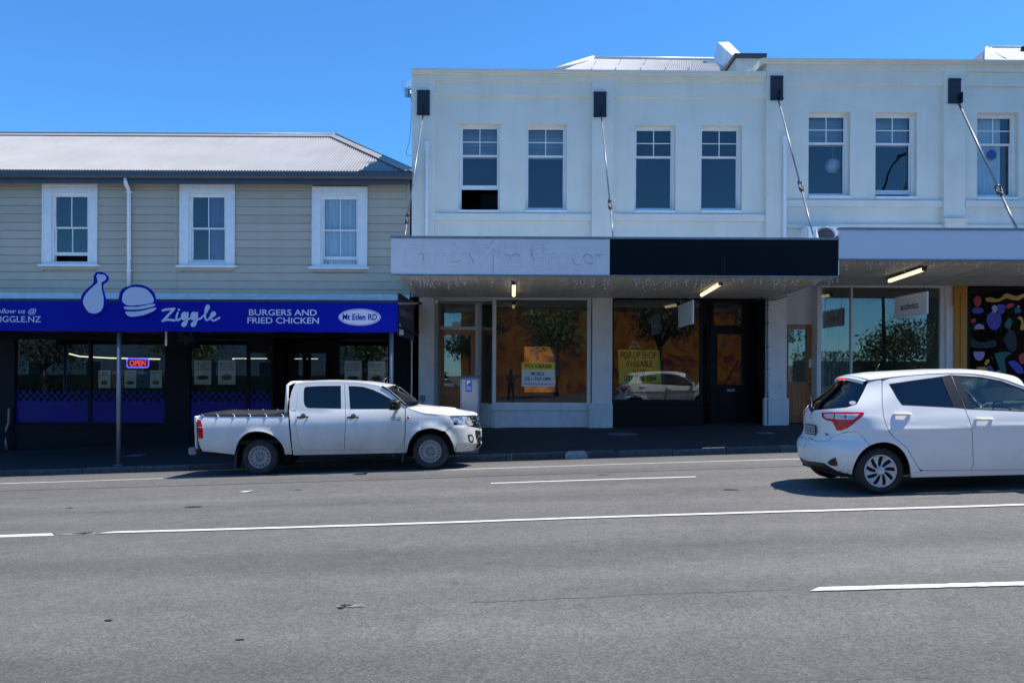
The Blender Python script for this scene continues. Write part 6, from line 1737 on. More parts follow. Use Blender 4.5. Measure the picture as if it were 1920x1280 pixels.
# roof, screen, bonnet
sil = [(540, 719.5), (552, 718.5), (561, 717.2), (577, 715), (596, 713.7), (622, 712.8), (655, 713.8), (673, 715), (690, 717.2), (708, 720.2), (723.7, 722.9)]
cz = [T.at(x, y, YcA) for x, y in sil]; czt = [(p.x, p.z) for p in cz]
def lin(t, x):
    if x <= t[0][0]: return t[0][1]
    for (a, b), (c, d) in zip(t, t[1:]):
        if x <= c: return b + (d - b) * (x - a) / (c - a)
    return t[-1][1]
re = [T.cast(x, y) for x, y in resample(rail, 8)[:-0 or None] if y < 730][:len(resample(rail, 8)) - 22]
re = [T.cast(x, y) for x, y in crv(rail, 4)]
rc = []
for i, e in enumerate(re):
    t = i / (len(re) - 1); xx = e.x + .10 * t ** 3; rc.append(Vector((xx, 0, max(lin(czt, e.x), e.z + .008))))
roofA = T.loft('roof', re, rc, M_paintA, p=2.6)
we = [T.cast(x, y) for x, y in [rail[-1]] + pil]; wc = [rc[-1]] + [T.at(x, y, YcA) for x, y in ((743, 735.7), (760.6, 747), (775, 756), (780, 759.8))]
for v in wc: v.y = 0
ws = T.loft('windscreen', we, wc, M_carglass, p=2.2, thick=.006)
for sg in (-1, 1):
    m = MB(); m.tube([(p.x, sg * (abs(p.y) - .01), p.z + .006) for p in we], .022, 8)
    T.part(m, 'screen_seal', M_plast)
he = [T.cast(x, y) for x, y in ((760.5, 763.8), (770, 767), (783, 771.5), (795.7, 775), (820, 777), (843, 779), (862, 778.8), (879, 778.2), (890, 777.2))]
hc0 = [T.at(x, y, YcA) for x, y in ((779, 760.5), (789, 760.6), (799, 761), (806, 761.5), (824, 763.2), (846, 766.2), (864, 770), (880, 774), (895, 778.5))]
for e, c in zip(he, hc0): c.y = 0
hood = T.loft('bonnet', he, hc0, M_paintA, p=2.3)
hs0 = T.at(822, 763, YcA); hs1 = T.at(859, 769, YcA); m = MB(); m.sm = True
n = 8
for i, (t, h) in enumerate(((0, .0), (.1, .022), (.5, .034), (.85, .04), (1., .0))):
    for k in range(n + 1):
        u = -1 + 2 * k / n; p = hs0.lerp(hs1, t); m.v.append((p.x, .26 * u, p.z + h * (1 - abs(u) ** 4) - .018 * abs(u) ** 2))
for i in range(4):
    for k in range(n): o = i * (n + 1) + k; m.face((o, o + n + 1, o + n + 2, o + 1))
T.part(m, 'bonnet_scoop', M_paintA)
m = MB(); b0 = T.at(776, 760.5, YcA); b1 = T.at(783, 761, YcA); m.box(b0.x - .1, b1.x, -.62, .62, b0.z - .06, b0.z - .012); cw = T.part(m, 'cowl', M_plast)
m = MB()
for y0 in (-.55, .05): m.tube([(b0.x + .0, y0, b0.z + .012), (b0.x - .03, y0 + .5, b0.z + .035)], .009, 6)
T.part(m, 'wiper', M_plast)
# bed cover, headboard, tailgate, bumper
ce = [T.cast(x, y) for x, y in ((375.5, 776), (400, 777.3), (450, 777.2), (500, 776.6), (541, 776))]
cc = [Vector((p.x, 0, p.z + .008)) for p in ce]; T.loft('bed_cover', ce, cc, M_vinyl, p=4, thick=.004)
T.panel('cover_valance', [(375.3, 775.8), (450, 776.8), (541, 775.8), (541, 780.6), (450, 781), (393, 781), (380, 779.8), (376.2, 777)], [M_vinyl, M_cavity], off=-.006, gap=0, thick=.006)
for k, px in enumerate((381, 409, 439.5, 469.5, 499.5, 531)):
    A = T.cast(px - 3, 775.5); B = T.cast(px, 777.5); C = T.cast(px + .6, 779); D = T.cast(px - (.5 if k < 5 else 4), 783.5 + (k == 5) * 9)
    off = Vector((0, -.016, 0))
    for sg in (1, -1):
        m = MB(); m.tube([Vector((p.x, (p.y - .016) * sg, p.z)) for p in (A, B, C, D)], .006, 5); m.lathe([(.0, -.012), (.014, -.01), (.014, .01)], 'y', (C.x, (C.y - .01) * sg, C.z - .02), 8); T.part(m, 'tie_down', M_white if k else M_steel)
fr0 = T.at(538.5, 770, YcA - .76); fr1 = T.at(539.5, 717.5, YcA - .70)
m = MB()
for sg in (-1, 1): m.tube([(fr0.x - .02, sg * .77, fr0.z - .04), (fr0.x + .0, sg * .75, (fr0.z + fr1.z) / 2), (fr1.x, sg * .71, fr1.z - .05), (fr1.x + .06, sg * .66, fr1.z)], .028, 10)
m.tube([(fr1.x + .06, -.66, fr1.z), (fr1.x + .06, .66, fr1.z)], .028, 10); m.tube([(fr1.x + .0, -.74, fr1.z - .3), (fr1.x, .74, fr1.z - .3)], .02, 8)
T.part(m, 'headboard', M_paintA)
m = MB(); m.box(fr1.x + .055, fr1.x + .075, -.60, .60, fr0.z, fr1.z - .06); T.part(m, 'rear_screen', M_carglass)
m = MB(); m.box(fr1.x + .10, fr1.x + .16, -.80, .80, fr0.z - .75, fr0.z + .02); T.part(m, 'cab_back', M_paintA)
m = MB(); m.box(-1.168, -1.12, -.80, .80, .50, 1.10); tg = T.part(m, 'tailgate', M_paintA); bv = tg.modifiers.new('bev', 'BEVEL'); bv.width = .02; bv.segments = 3
m = MB(); m.box(-1.28, -1.14, -.84, .84, .40, .545); rb = T.part(m, 'rear_bumper', M_steel); bv = rb.modifiers.new('bev', 'BEVEL'); bv.width = .04; bv.segments = 3
m = MB(); m.box(-1.10, .54, -.78, .78, .56, .62); m.box(.46, .54, -.80, .80, .5, 1.02); T.part(m, 'bed_floor', M_cavity)
# underbody
m = MB(); m.box(-.95, 3.5, -.46, -.34, .33, .50); m.box(-.95, 3.5, .34, .46, .33, .50); m.box(.6, 2.6, -.72, .72, .40, .47); m.box(3.2, 3.75, -.6, .6, .30, .6); m.tube([(-.9, -.3, .36), (-.3, -.35, .38), (.6, -.32, .34)], .04, 8); m.tube([(0, -.75, .32), (0, .75, .32)], .06, 8); m.tube([(3.085, -.75, .30), (3.085, .75, .30)], .05, 8); T.part(m, 'chassis', M_cavity)
m = MB(); m.box(.72, 1.05, -.70, -.64, .30, .42); m.tube([(.55, -.6, .36), (.9, -.58, .32), (1.5, -.55, .33)], .035, 8); T.part(m, 'fuel_tank', M_plast)
arch_liner(T, 0, .475, .84); arch_liner(T, 3.085, .475, .84)
for x in (0, 3.085):
    for sg in (-1, 1): wheel(T, x, sg * .805, RA, .207, .215, 'steel', sg, M_tyre)
for sg in (-1, 1):
    m = MB(); m.hexa([(-.46, sg * .60, .14), (-.42, sg * .60, .14), (-.42, sg * .84, .14), (-.46, sg * .84, .14), (-.44, sg * .60, .52), (-.38, sg * .60, .52), (-.38, sg * .84, .52), (-.44, sg * .84, .52)]); T.part(m, 'mud_flap', M_plast)
    m = MB(); m.hexa([(2.56, sg * .62, .16), (2.60, sg * .62, .16), (2.60, sg * .84, .16), (2.56, sg * .84, .16), (2.62, sg * .62, .5), (2.67, sg * .62, .5), (2.67, sg * .84, .5), (2.62, sg * .84, .5)]); T.part(m, 'mud_flap', M_plast)
# handles, mirrors, repeaters, badge
for px, py, drs in ((568, 781.5, rd), (662, 781.7, fd2)):
    for sg, d_ in zip((1, -1), drs):
        p = T.cast(px, py); m = MB(); 
        m.tube([(p.x - .10, (p.y - .012) * sg, p.z - .002), (p.x - .05, (p.y - .038) * sg, p.z), (p.x + .05, (p.y - .038) * sg, p.z), (p.x + .10, (p.y - .012) * sg, p.z - .002)], .017, 8); m.build('door_handle', M_plast, d_, world=False)
        m = MB(); m.lathe([(.0, .0), (.045, -.003), (.05, .0)], 'y', (p.x + .005, (p.y + .001) * sg, p.z + .015), 16)
        m.v = [(v[0], v[1], v[2]) for v in m.v]; m.build('handle_cup', M_paintA if False else M_steel, d_, world=False)
for sg in (1, -1):
    p = T.cast(745, 765); m = MB(); m.sm = True; c = T.at(739.5, 758.5, YcA - 1.02)
    pr = []
    for i, (t, sx, sz) in enumerate(((0, .06, .05), (.12, .10, .085), (.5, .115, .098), (.85, .105, .09), (1, .07, .06))):
        for k in range(16):
            a = 2 * math.pi * k / 16; ca = math.copysign(abs(math.cos(a)) ** .6, math.cos(a)); sa = math.copysign(abs(math.sin(a)) ** .6, math.sin(a))
            m.v.append((c.x + sx * ca + .015 * sa, (c.y - .09 + .20 * t) * sg, c.z + sz * sa))
    for i in range(4):
        for k in range(16): o = i * 16; m.face((o + k, o + (k + 1) % 16, o + 16 + (k + 1) % 16, o + 16 + k))
    m.face(range(16)); m.face(range(64, 80)); m.tube([(c.x + .06, (c.y + .06) * sg, c.z - .05), (p.x, (p.y + .01) * sg, p.z)], .03, 8)
    T.part(m, 'door_mirror', M_plast)
    p = T.cast(765.7, 782.6); m = MB(); m.lathe([(.0, -.014), (.02, -.012), (.028, .004)], 'y', (p.x, p.y * sg, p.z), 12); T.part(m, 'side_repeater', M_amber)
def car_text(veh, txt, px0, py0, px1, py1, mt, parent, depth=.004, off=.004, **kw):
    a = veh.cast(px0, py1); b = veh.cast(px1, py1); c = veh.cast(px0, py0); n = veh.normal(a)
    me = font_mesh(txt, **kw); xs = [v.co.x for v in me.vertices]; ys = [v.co.y for v in me.vertices]; zs = [v.co.z for v in me.vertices]
    for v in me.vertices:
        t = (v.co.x - min(xs)) / (max(xs) - min(xs)); u = (v.co.y - min(ys)) / (max(ys) - min(ys)); w = (v.co.z - min(zs)) / max(1e-9, max(zs) - min(zs))
        v.co = a + (b - a) * t + (c - a) * u + n * (off + depth * w)
    me.materials.clear(); me.materials.append(mt); me.name = 'badge'
    ob = bpy.data.objects.new('badge', me); COL.objects.link(ob); ob.parent = parent; return ob
car_text(T, 'HILUX', 734, 781, 753, 784.4, M_steel, fd2[0], bold=.02); car_text(T, '4WD', 736, 785.2, 752, 788.3, M_steel, fd2[0], bold=.02)
# cabin
def seat(veh, x, y, z, mt, w=.5):
    m = MB(); m.sm = False
    m.box(x - .25, x + .25, y - w / 2, y + w / 2, z, z + .16); s_ = veh.part(m, 'seat', mt); bv = s_.modifiers.new('bev', 'BEVEL'); bv.width = .05; bv.segments = 3
    m = MB(); m.hexa([(x - .30, y - w / 2, z + .14), (x - .16, y - w / 2, z + .14), (x - .16, y + w / 2, z + .14), (x - .30, y + w / 2, z + .14), (x - .42, y - w * .42, z + .70), (x - .32, y - w * .42, z + .70), (x - .32, y + w * .42, z + .70), (x - .42, y + w * .42, z + .70)]); b_ = m.build('backrest', mt, s_, world=False); bv = b_.modifiers.new('bev', 'BEVEL'); bv.width = .04; bv.segments = 3
    m = MB(); m.box(x - .45, x - .36, y - .13, y + .13, z + .73, z + .90); h_ = m.build('headrest', mt, s_, world=False); bv = h_.modifiers.new('bev', 'BEVEL'); bv.width = .035; bv.segments = 3
for y in (-.36, .36): seat(T, 2.05, y, .62, M_seat); 
for y in (-.40, .40): seat(T, 1.12, y, .62, M_seat, .7)
m = MB(); m.box(2.55, 2.75, -.74, .74, .85, 1.12); d_ = T.part(m, 'dashboard', M_plast)
m = MB(); m.lathe([(.175, 0), (.19, .012), (.205, 0), (.19, -.012), (.175, 0)], 'x', (0, 0, 0), 24); m.v = [tuple(Matrix.Translation((2.42, -.36, 1.10)) @ Matrix.Rotation(-.45, 4, 'Y') @ Vector(v)) for v in m.v]; T.part(m, 'steering_wheel', M_plast)

# ---------------------------------------------------------------- the white hatchback
RB = .293; YcB = 10.12
rw2 = W(1652, 882.4, YcB - .80)
XR = [(.15, -.44), (.22, -.52), (.30, -.585), (.42, -.615), (.55, -.625), (.61, -.60), (.66, -.545), (.76, -.515), (.88, -.52), (.97, -.525), (1.02, -.50), (1.40, -.10), (1.46, -.05), (2., .2)]
XF = [(.15, 3.12), (.25, 3.27), (.42, 3.335), (.6, 3.32), (.72, 3.25), (.80, 3.1), (2., 3.1)]
def lint(t, x):
    if x <= t[0][0]: return t[0][1]
    for (a, b), (c, d) in zip(t, t[1:]):
        if x <= c: return b + (d - b) * (x - a) / (c - a)
    return t[-1][1]
def G_hatch(x, y, z):
    if z < 1.0:
        w = .8475 - .05 * max(0., (.50 - z) / .33) ** 2 - .055 * max(0., (z - .80) / .2) ** 1.6
        w += .012 * math.exp(-((z - .80) / .035) ** 2)
    else: w = .7925 - (z - 1.0) * .36 - .12 * (z - 1.0) ** 2
    for cx in (0.0, 2.51):
        r = math.hypot(x - cx, z - .32); w += .022 * math.exp(-((r - .36) / .07) ** 2)
    w -= .012 * math.exp(-(((z - .42) / .13) ** 2)) * (1 if .3 < x < 2.3 else 0)
    b = max(0., .58 - (x - tab(XR, z))) / .58; a = max(0., .62 - (tab(XF, z) - x)) / .62
    return (abs(y) / w) ** 2.3 + a ** 2.3 + b ** 2.3 - 1
hb_ = thing('hatchback_car', 'white small hatchback driving right with red rear lamps', 'car', rw2)
H = Veh(hb_, (rw2.x, YcB, rw2.z - RB), .032, YcB, G_hatch)
S = 3.918
def Z(*p): return [(1430 + a / S, 670 + b / S) for a, b in p]
def cl(z, dx=0.0): return H.proj((tab(XR, z) + dx, 0, z))
archB = Z((655, 862), (660, 830), (668, 800), (680, 767), (697, 735), (717, 705), (740, 680), (765, 660), (790, 645), (820, 633), (850, 626), (880, 622), (905, 622), (935, 627), (965, 637), (995, 653), (1020, 675), (1042, 703), (1060, 735), (1073, 767), (1083, 800), (1088, 845))
dre = Z((878, 172), (878, 260), (880, 340), (890, 430), (906, 485), (930, 540), (962, 580), (1000, 612), (1060, 662), (1100, 730), (1140, 800), (1156, 820), (1180, 829))
dtop = Z((930, 155), (1050, 137), (1200, 126), (1386, 120))
bgap = Z((1430, 240), (1485, 380), (1515, 450), (1535, 520), (1541, 620), (1545, 780), (1531, 827))
seam_h = Z((775, 176), (740, 250), (695, 335), (655, 380), (625, 402), (565, 470), (530, 540), (507, 588))
quarter = Z((873, 165)) + seam_h + Z((560, 562), (620, 547), (690, 541), (735, 580), (787, 646)) + archB[9:] + Z((1165, 836)) + [(x - .8, y + .4) for x, y in dre[::-1]][1:]
H.panel('rear_quarter', quarter, M_paintB, gap=.2, step=7)
rdo = dre + list(reversed([])) 
rdoorB = [dre[0]] + dtop + bgap + dre[:0:-1]
rwB = Z((924, 194), (1100, 168), (1320, 138), (1384, 127), (1428, 240), (1483, 377), (1410, 371), (1022, 351), (987, 302), (955, 245))
rgB = Z((933, 199), (1100, 175), (1316, 146), (1404, 364), (1028, 345), (994, 300), (962, 245))
rdb = H.panel('rear_door', rdoorB, M_paintB, holes=(rwB,), gap=.35, step=7)
bg2 = [(x + .9, y) for x, y in bgap]
a_pil = Z((1550, 126), (1700, 149), (1800, 175), (1920, 220), (2050, 297), (2150, 370), (2192, 406))
fedge = Z((2180, 450), (2150, 520), (2125, 640), (2115, 780), (2095, 820))
fdoorB = Z((1390, 120)) + a_pil + fedge + bg2[::-1]
fwB = Z((1391, 129), (1600, 141), (1750, 169), (1920, 231), (2050, 310), (2140, 388), (2105, 407), (1550, 383), (1491, 380), (1435, 240))
fgB = Z((1443, 143), (1600, 150), (1750, 179), (1915, 239), (2040, 316), (2115, 386), (2095, 400), (1556, 376), (1490, 250))
fdb = H.panel('front_door', fdoorB, M_paintB, holes=(fwB,), gap=.35, step=7)
for win, gl, drs, mt in ((rwB, rgB, rdb, M_privacy), (fwB, fgB, fdb, M_carglass2)):
    tr_ = H.panel('window_surround', shrink(win, -.4), [M_plast, M_cavity], holes=(gl,), off=.003, gap=0, thick=.014, step=7)
    for ob, d_ in zip(tr_, drs): ob.parent = d_
    H.glass('window_pane', shrink(gl, -.5), mt, drs, off=.01)
sill = Z((1090, 846), (1165, 837), (1181, 831), (1531, 829), (2095, 822)) + [H.L(2.13, .33), H.L(2.12, .20)] + Z((1095, 880))
H.panel('sill', sill, M_paintB, gap=.15, step=7)
# rear: hatch, glass, lamps, bumper (near half traced, far half mirrored)
zs = [.655, .72, .80, .88, .96, 1.02]
hatch = [cl(z) for z in zs] + Z((560, 372), (620, 366), (690, 343), (655, 380), (625, 402), (565, 470), (530, 540), (505, 585), (480, 612), (440, 616), (380, 610))
H.panel('tailgate', hatch, M_paintB, gap=.15, step=6, bstep=3)
tgl = [cl(z) for z in (1.025, 1.1, 1.2, 1.3, 1.385)] + Z((690, 184), (782, 187), (745, 250), (693, 340), (622, 362), (560, 369))
H.panel('rear_glass', tgl, [M_privacy, M_privacy], gap=.1, off=.004, step=7, thick=.005)
seamB = Z((507, 590), (560, 564), (620, 549), (690, 543), (735, 582), (785, 648))
bump = [cl(z) for z in (.34, .42, .50, .58, .62, .65)] + Z((380, 612), (440, 619), (482, 614)) + seamB + archB[8::-1] + Z((640, 857), (600, 848), (545, 832), (500, 805), (450, 775), (400, 768))
H.panel('rear_bumper', bump, M_paintB, gap=.15, step=6)
lowb = [cl(z) for z in (.21, .27, .335)] + Z((400, 770), (450, 777), (500, 807), (545, 834), (600, 850), (640, 859), (655, 864), (655, 885), (600, 872), (500, 838), (430, 808), (380, 790))
H.panel('bumper_skirt', lowb, [M_plast, M_cavity], gap=0, step=6)
H.panel('reflector_pocket', Z((475, 768), (505, 745), (535, 733), (546, 765), (548, 795), (520, 796), (490, 786)), [M_plast, M_cavity], gap=0, off=-.003, step=5)
H.panel('reflector', Z((538, 766), (549, 764), (552, 798), (541, 797)), [M_redlens, M_cavity], gap=0, off=-.006, step=5)
lampR = Z((434, 406), (520, 404), (620, 402), (740, 403), (746, 412), (715, 445), (662, 490), (620, 520), (575, 535), (547, 534), (530, 500), (515, 470), (470, 460), (440, 440))
lr = H.panel('rear_lamp', lampR, [M_redlens, M_cavity], gap=0, off=-.007, step=5)
cl1 = Z((455, 418), (525, 417), (522, 452), (478, 447), (457, 436)); cl2 = Z((536, 417), (640, 417), (715, 416), (690, 440), (665, 457), (600, 456), (533, 450))
for q in (cl1, cl2):
    g = H.panel('clear_lens', q, [M_clearlens, M_cavity], gap=0, off=-.011, step=5, thick=.006)
    for ob, d_ in zip(g, lr): ob.parent = d_
g = H.panel('indicator', Z((602, 425), (618, 425), (616, 450), (604, 450)), [M_amber, M_cavity], gap=0, off=-.013, step=5, thick=.004)
for ob, d_ in zip(g, lr): ob.parent = d_
# number plate, emblem, wiper, sticker, badge
pz = .765; px_ = tab(XR, pz) - .02
m = MB(); m.box(px_ - .012, px_ - .002, -.17, .17, pz - .065, pz + .065); npl = H.part(m, 'number_plate', M_plast)
m = MB(); m.box(px_ - .014, px_ - .0122, -.158, .158, pz - .052, pz + .052); m.build('plate_face', M_numplate, npl, world=False)
me = font_mesh('KSX825', bold=.02); xs_ = [v.co.x for v in me.vertices]; ys_ = [v.co.y for v in me.vertices]
for v in me.vertices:
    t = (v.co.x - min(xs_)) / (max(xs_) - min(xs_)); u = (v.co.y - min(ys_)) / (max(ys_) - min(ys_)); v.co = Vector((px_ - .0146, .145 - .29 * t, pz - .038 + .076 * u))
me.materials.clear(); me.materials.append(M_blackink); ob = bpy.data.objects.new('lettering', me); COL.objects.link(ob); ob.parent = npl
m = MB(); ez = .945; ex = tab(XR, ez) - .004
m.lathe([(.028, -.004), (.034, -.01), (.040, -.004)], 'x', (ex, 0, ez), 24); m.lathe([(.011, -.004), (.014, -.01), (.018, -.004)], 'x', (ex, 0, ez), 16); H.part(m, 'emblem', M_chrome)
wpt = Vector((tab(XR, 1.03) - .02, 0, 1.035)); m = MB(); m.lathe([(.0, -.03), (.03, -.02), (.035, .02)], 'x', wpt, 12); m.tube([wpt + Vector((-.01, 0, 0)), wpt + Vector((.06, .15, .07)), wpt + Vector((.13, .36, .15))], .010, 6); H.part(m, 'rear_wiper', M_plast)
st = H.panel('sticker', crv(Z((634, 332), (645, 321), (665, 319), (684, 326), (685, 337), (668, 346), (645, 345), (634, 332)), 2)[:-1], [M_numplate, M_cavity], gap=0, off=-.002, step=5, thick=.001, mirror=False)
car_text(H, 'F', 1548, 812, 1551.5, 816.5, M_steel, hb_, bold=.03); car_text(H, 'L', 1552, 812.5, 1555, 816.8, M_steel, hb_, bold=.03)
# roof and spoiler
railB = Z((775, 170), (873, 157), (930, 149), (1100, 131), (1250, 121), (1388, 117), (1550, 123), (1700, 146), (1800, 172), (1920, 217))
silB = Z((545, 152), (650, 131), (800, 111), (1000, 101), (1200, 91), (1400, 88), (1550, 96), (1700, 119), (1800, 142), (1920, 180), (2000, 212))
cB_ = [H.at(x, y, YcB) for x, y in silB]; cBt = [(p.x, p.z) for p in cB_]
eB = [H.cast(x, y) for x, y in crv(railB, 4)]
cB2 = []
for i, e in enumerate(eB):
    t = i / (len(eB) - 1); xx = e.x - .09 * (1 - t) ** 4 + .14 * t ** 3; cB2.append(Vector((xx, 0, max(lin(cBt, xx), e.z + .01))))
H.loft('roof', eB, cB2, M_paintB, p=2.5)
pilB = Z((1920, 217), (2050, 294), (2150, 367), (2195, 404)); eW = [H.cast(x, y) for x, y in pilB]
cW = [cB2[-1]] + [Vector((e.x + .17, 0, e.z + .035)) for e in eW[1:]]
H.loft('windscreen', eW, cW, M_carglass2, p=2.2, thick=.005)
sp = MB(); sp.sm = True; nn = 16
r0 = eB[0]; c0 = cB2[0]
for i, (dx, dz, th) in enumerate(((0, .004, 0), (-.035, -.004, 0), (-.055, -.014, 0), (-.058, -.05, 0), (-.02, -.055, 0))):
    for k in range(nn + 1):
        a = math.sin((-1 + 2 * k / nn) * math.pi / 2); wg = 1 - abs(a) ** 2.5
        sp.v.append((r0.x + (c0.x - r0.x) * wg + dx, abs(r0.y) * a * (1 - .02 * i), r0.z + (c0.z - r0.z) * wg + dz))
for i in range(4):
    for k in range(nn): o = i * (nn + 1) + k; sp.face((o, o + nn + 1, o + nn + 2, o + 1))
spo = H.part(sp, 'roof_spoiler', M_paintB)
m = MB(); m.box(c0.x - .066, c0.x - .04, -.085, .085, c0.z - .042, c0.z - .018); m.build('brake_light', M_brake, spo, world=False)
m = MB(); p = Vector(cB2[3]); q = H.at(1630 + 2, 697, YcB); m.tube([(p.x - .05, 0, p.z - .01), (p.x - .16, 0, p.z + .17)], .006, 5); 
m = MB(); aa = H.at(1640, 695, YcB); ab = H.at(1649, 682.5, YcB); m.tube([(aa.x, 0, aa.z - .02), (ab.x, 0, ab.z)], .006, 5); H.part(m, 'aerial', M_plast)
# front end (outside the picture, seen in the shop windows)
hdn = [(2.34, 1.0), (2.6, .96), (2.85, .90), (3.02, .82), (3.12, .76)]
heB = [Vector((x, -H.surf_y(x, z), z)) for x, z in hdn]; hcB = [Vector((x + .14, 0, z + .05)) for x, z in hdn]; hcB[-1] = Vector((3.27, 0, .74)); H.loft('bonnet', heB, hcB, M_paintB, p=2.2)
ac = [(2.51 + .345 * math.cos(math.radians(a)), .30 + .345 * math.sin(math.radians(a))) for a in range(-8, 190, 14)]
ff = [H.L(x, z) for x, z in hdn[:-1]] + [H.L(3.06, .68)] + [H.L(2.95, .62)] + [H.L(x, z) for x, z in ac[2:]] + [H.L(2.14, .34)] + [(x + .8, y) for x, y in fedge[::-1]] + [(pilB[-1][0] + 1, pilB[-1][1] + 1)]
H.panel('front_fender', ff, M_paintB, gap=.1, step=9)
def front_cap(name, z0, z1, y_in, mt, grow=0.0):
    m = MB(); m.sm = True; rows = 6; cols = 15
    for i in range(rows + 1):
        z = z0 + (z1 - z0) * i / rows
        for k in range(2 * cols + 1):
            u = -1 + k / cols; y = u * y_in
            lo, hi = 1.5, 3.5
            for _ in range(26):
                mi = (lo + hi) / 2
                if G_hatch(mi, y, z) <= 0: lo = mi
                else: hi = mi
            m.v.append((lo + grow, y, z))
    c = 2 * cols + 1
    for i in range(rows):
        for k in range(c - 1): o = i * c + k; m.face((o, o + 1, o + c + 1, o + c))
    return H.part(m, name, mt)
front_cap('front_bumper', .22, .72, .79, M_paintB); front_cap('lower_grille', .28, .44, .5, M_plast, .008); front_cap('upper_grille', .60, .66, .4, M_plast, .008)
for sg in (-1, 1):
    m = MB(); x = 3.07; y = H.surf_y(x, .70); m.lathe([(.0, -.03), (.08, -.02), (.11, .03)], 'x', (x + .06, sg * (y - .12), .70), 14); m.v = [(2 * (x + .06) - v[0], v[1], v[2] if True else 0) for v in m.v]; H.part(m, 'headlamp', M_clearlens)
    m = MB(); p = Vector((2.17, -.86, 1.02)); m.sm = True
    for i, (t, sx, sz) in enumerate(((0, .03, .05), (.15, .05, .075), (.6, .055, .08), (1, .03, .05))):
        for k in range(14): a = 2 * math.pi * k / 14; m.v.append((p.x + sx * math.cos(a), (p.y - .10 + .18 * t) * -sg, p.z + sz * math.sin(a)))
    for i in range(3):
        for k in range(14): o = i * 14; m.face((o + k, o + (k + 1) % 14, o + 14 + (k + 1) % 14, o + 14 + k))
    m.face(range(14)); m.face(range(42, 56)); H.part(m, 'door_mirror', M_paintB)
m = MB(); m.box(-.42, 3.1, -.62, .62, .20, .34); H.part(m, 'underbody', M_cavity)
m = MB(); m.box(.05, 2.4, -.72, .72, .335, .36); m.box(-.30, .30, -.60, .60, .36, .60); H.part(m, 'cabin_floor', M_cavity)
arch_liner(H, 0, .365, .70); arch_liner(H, 2.51, .365, .70)
for x in (0, 2.51):
    for sg in (-1, 1): wheel(H, x, sg * .80, RB, .205, .175, 'cap', sg, M_tyre2)
for px, py, drs in ((1430 + 1020 / S, 670 + 418 / S, rdb), (1430 + 1622 / S, 670 + 455 / S, fdb)):
    for sg, d_ in zip((1, -1), drs):
        p = H.cast(px, py); m = MB(); m.tube([(p.x - .11, (p.y - .004) * sg, p.z), (p.x - .06, (p.y - .034) * sg, p.z + .004), (p.x + .05, (p.y - .036) * sg, p.z + .004), (p.x + .11, (p.y - .006) * sg, p.z)], .018, 8); m.build('door_handle', M_paintB, d_, world=False)
for y in (-.34, .34): seat(H, 1.45, y, .42, M_seat, .48)
seat(H, .62, 0, .45, M_seat, 1.1)
m = MB(); m.box(1.95, 2.35, -.70, .70, .70, .95); H.part(m, 'dashboard', M_beige)
m = MB(); m.lathe([(.165, 0), (.18, .012), (.195, 0), (.18, -.012), (.165, 0)], 'x', (0, 0, 0), 24); m.lathe([(.0, .0), (.06, .0)], 'x', (0, 0, 0), 12); m.v = [tuple(Matrix.Translation((1.86, -.34, .93)) @ Matrix.Rotation(-.4, 4, 'Y') @ Vector(v)) for v in m.v]; H.part(m, 'steering_wheel', M_plast)
# ================================================================ the other side of the street (behind the photographer, seen in the glass)
def leaf_mat(name, col):
    m = mat(name, col, .6, var=.45, vscale=2.5)
    return m
M_leaf = leaf_mat('leaf_green', (.07, .11, .03)); M_leaf2 = leaf_mat('leaf_dark', (.028, .050, .018)); M_bark = mat('bark', (.10, .08, .06), .9, var=.3, vscale=6, bump=.6, bscale=15)
def tree(x, y, h, r, lab, seed, mt, leaves=2600, base=None):
    rnd = random.Random(seed); z0 = lerp_tab(CROSS, y) + SL * x + CAMZ - .05
    t = thing('street_tree', lab, 'tree', (x, y, z0), 'trees across the street')
    m = MB(); th = h * .42
    trunk = [Vector((x, y, z0)), Vector((x + .08, y, z0 + th * .5)), Vector((x - .05, y + .05, z0 + th))]
    m.tube(trunk, .20, 10, r2=.13)
    tips = []
    for k in range(9):
        a = k * 2.4 + rnd.uniform(-.3, .3); rr = r * rnd.uniform(.45, .85); zz = z0 + h * rnd.uniform(.5, .92)
        p = trunk[-1]; q = Vector((x + rr * math.cos(a), y + rr * math.sin(a), zz)); mid = p.lerp(q, .5) + Vector((0, 0, .3)); m.tube([p - Vector((0, 0, .2)), mid, q], .07, 6, r2=.02); tips += [q, mid, mid.lerp(q, .5)]
    m.build('trunk', M_bark, t)
    m = MB()
    for k in range(leaves):
        c = tips[k % len(tips)]; d = Vector((rnd.gauss(0, 1), rnd.gauss(0, 1), rnd.gauss(0, .8))).normalized() * (r * .42 * rnd.random() ** .45); p = c + d
        s = rnd.uniform(.07, .15); u = Vector((rnd.uniform(-1, 1), rnd.uniform(-1, 1), rnd.uniform(-1, 1))).normalized(); v = u.cross(Vector((rnd.uniform(-1, 1), rnd.uniform(-1, 1), rnd.uniform(-1, 1)))).normalized()
        m.add([p - u * s, p + v * s * .5, p + u * s, p - v * s * .5], [(0, 1, 2, 3)])
    m.build('crown', mt, t)
tree(2.6, -5.2, 6.5, 2.3, 'leafy street tree across the road straight behind the photographer', 11, M_leaf)
tree(-2.6, -6.4, 6.0, 2.0, 'dark leafy tree left of the photographer across the road', 12, M_leaf2)
tree(8.8, -5.6, 6.8, 2.4, 'spreading tree in front of the painted mural wall', 13, M_leaf2)
tree(15.5, -6.0, 6.2, 2.5, 'rounded tree at the right end of the mural wall', 14, M_leaf)
tree(24.0, -8.0, 3.9, 2.6, 'wide green tree beyond the mural wall', 15, M_leaf)
tree(29.0, -9.0, 4.2, 2.8, 'wide green tree farthest right across the road', 25, M_leaf2)
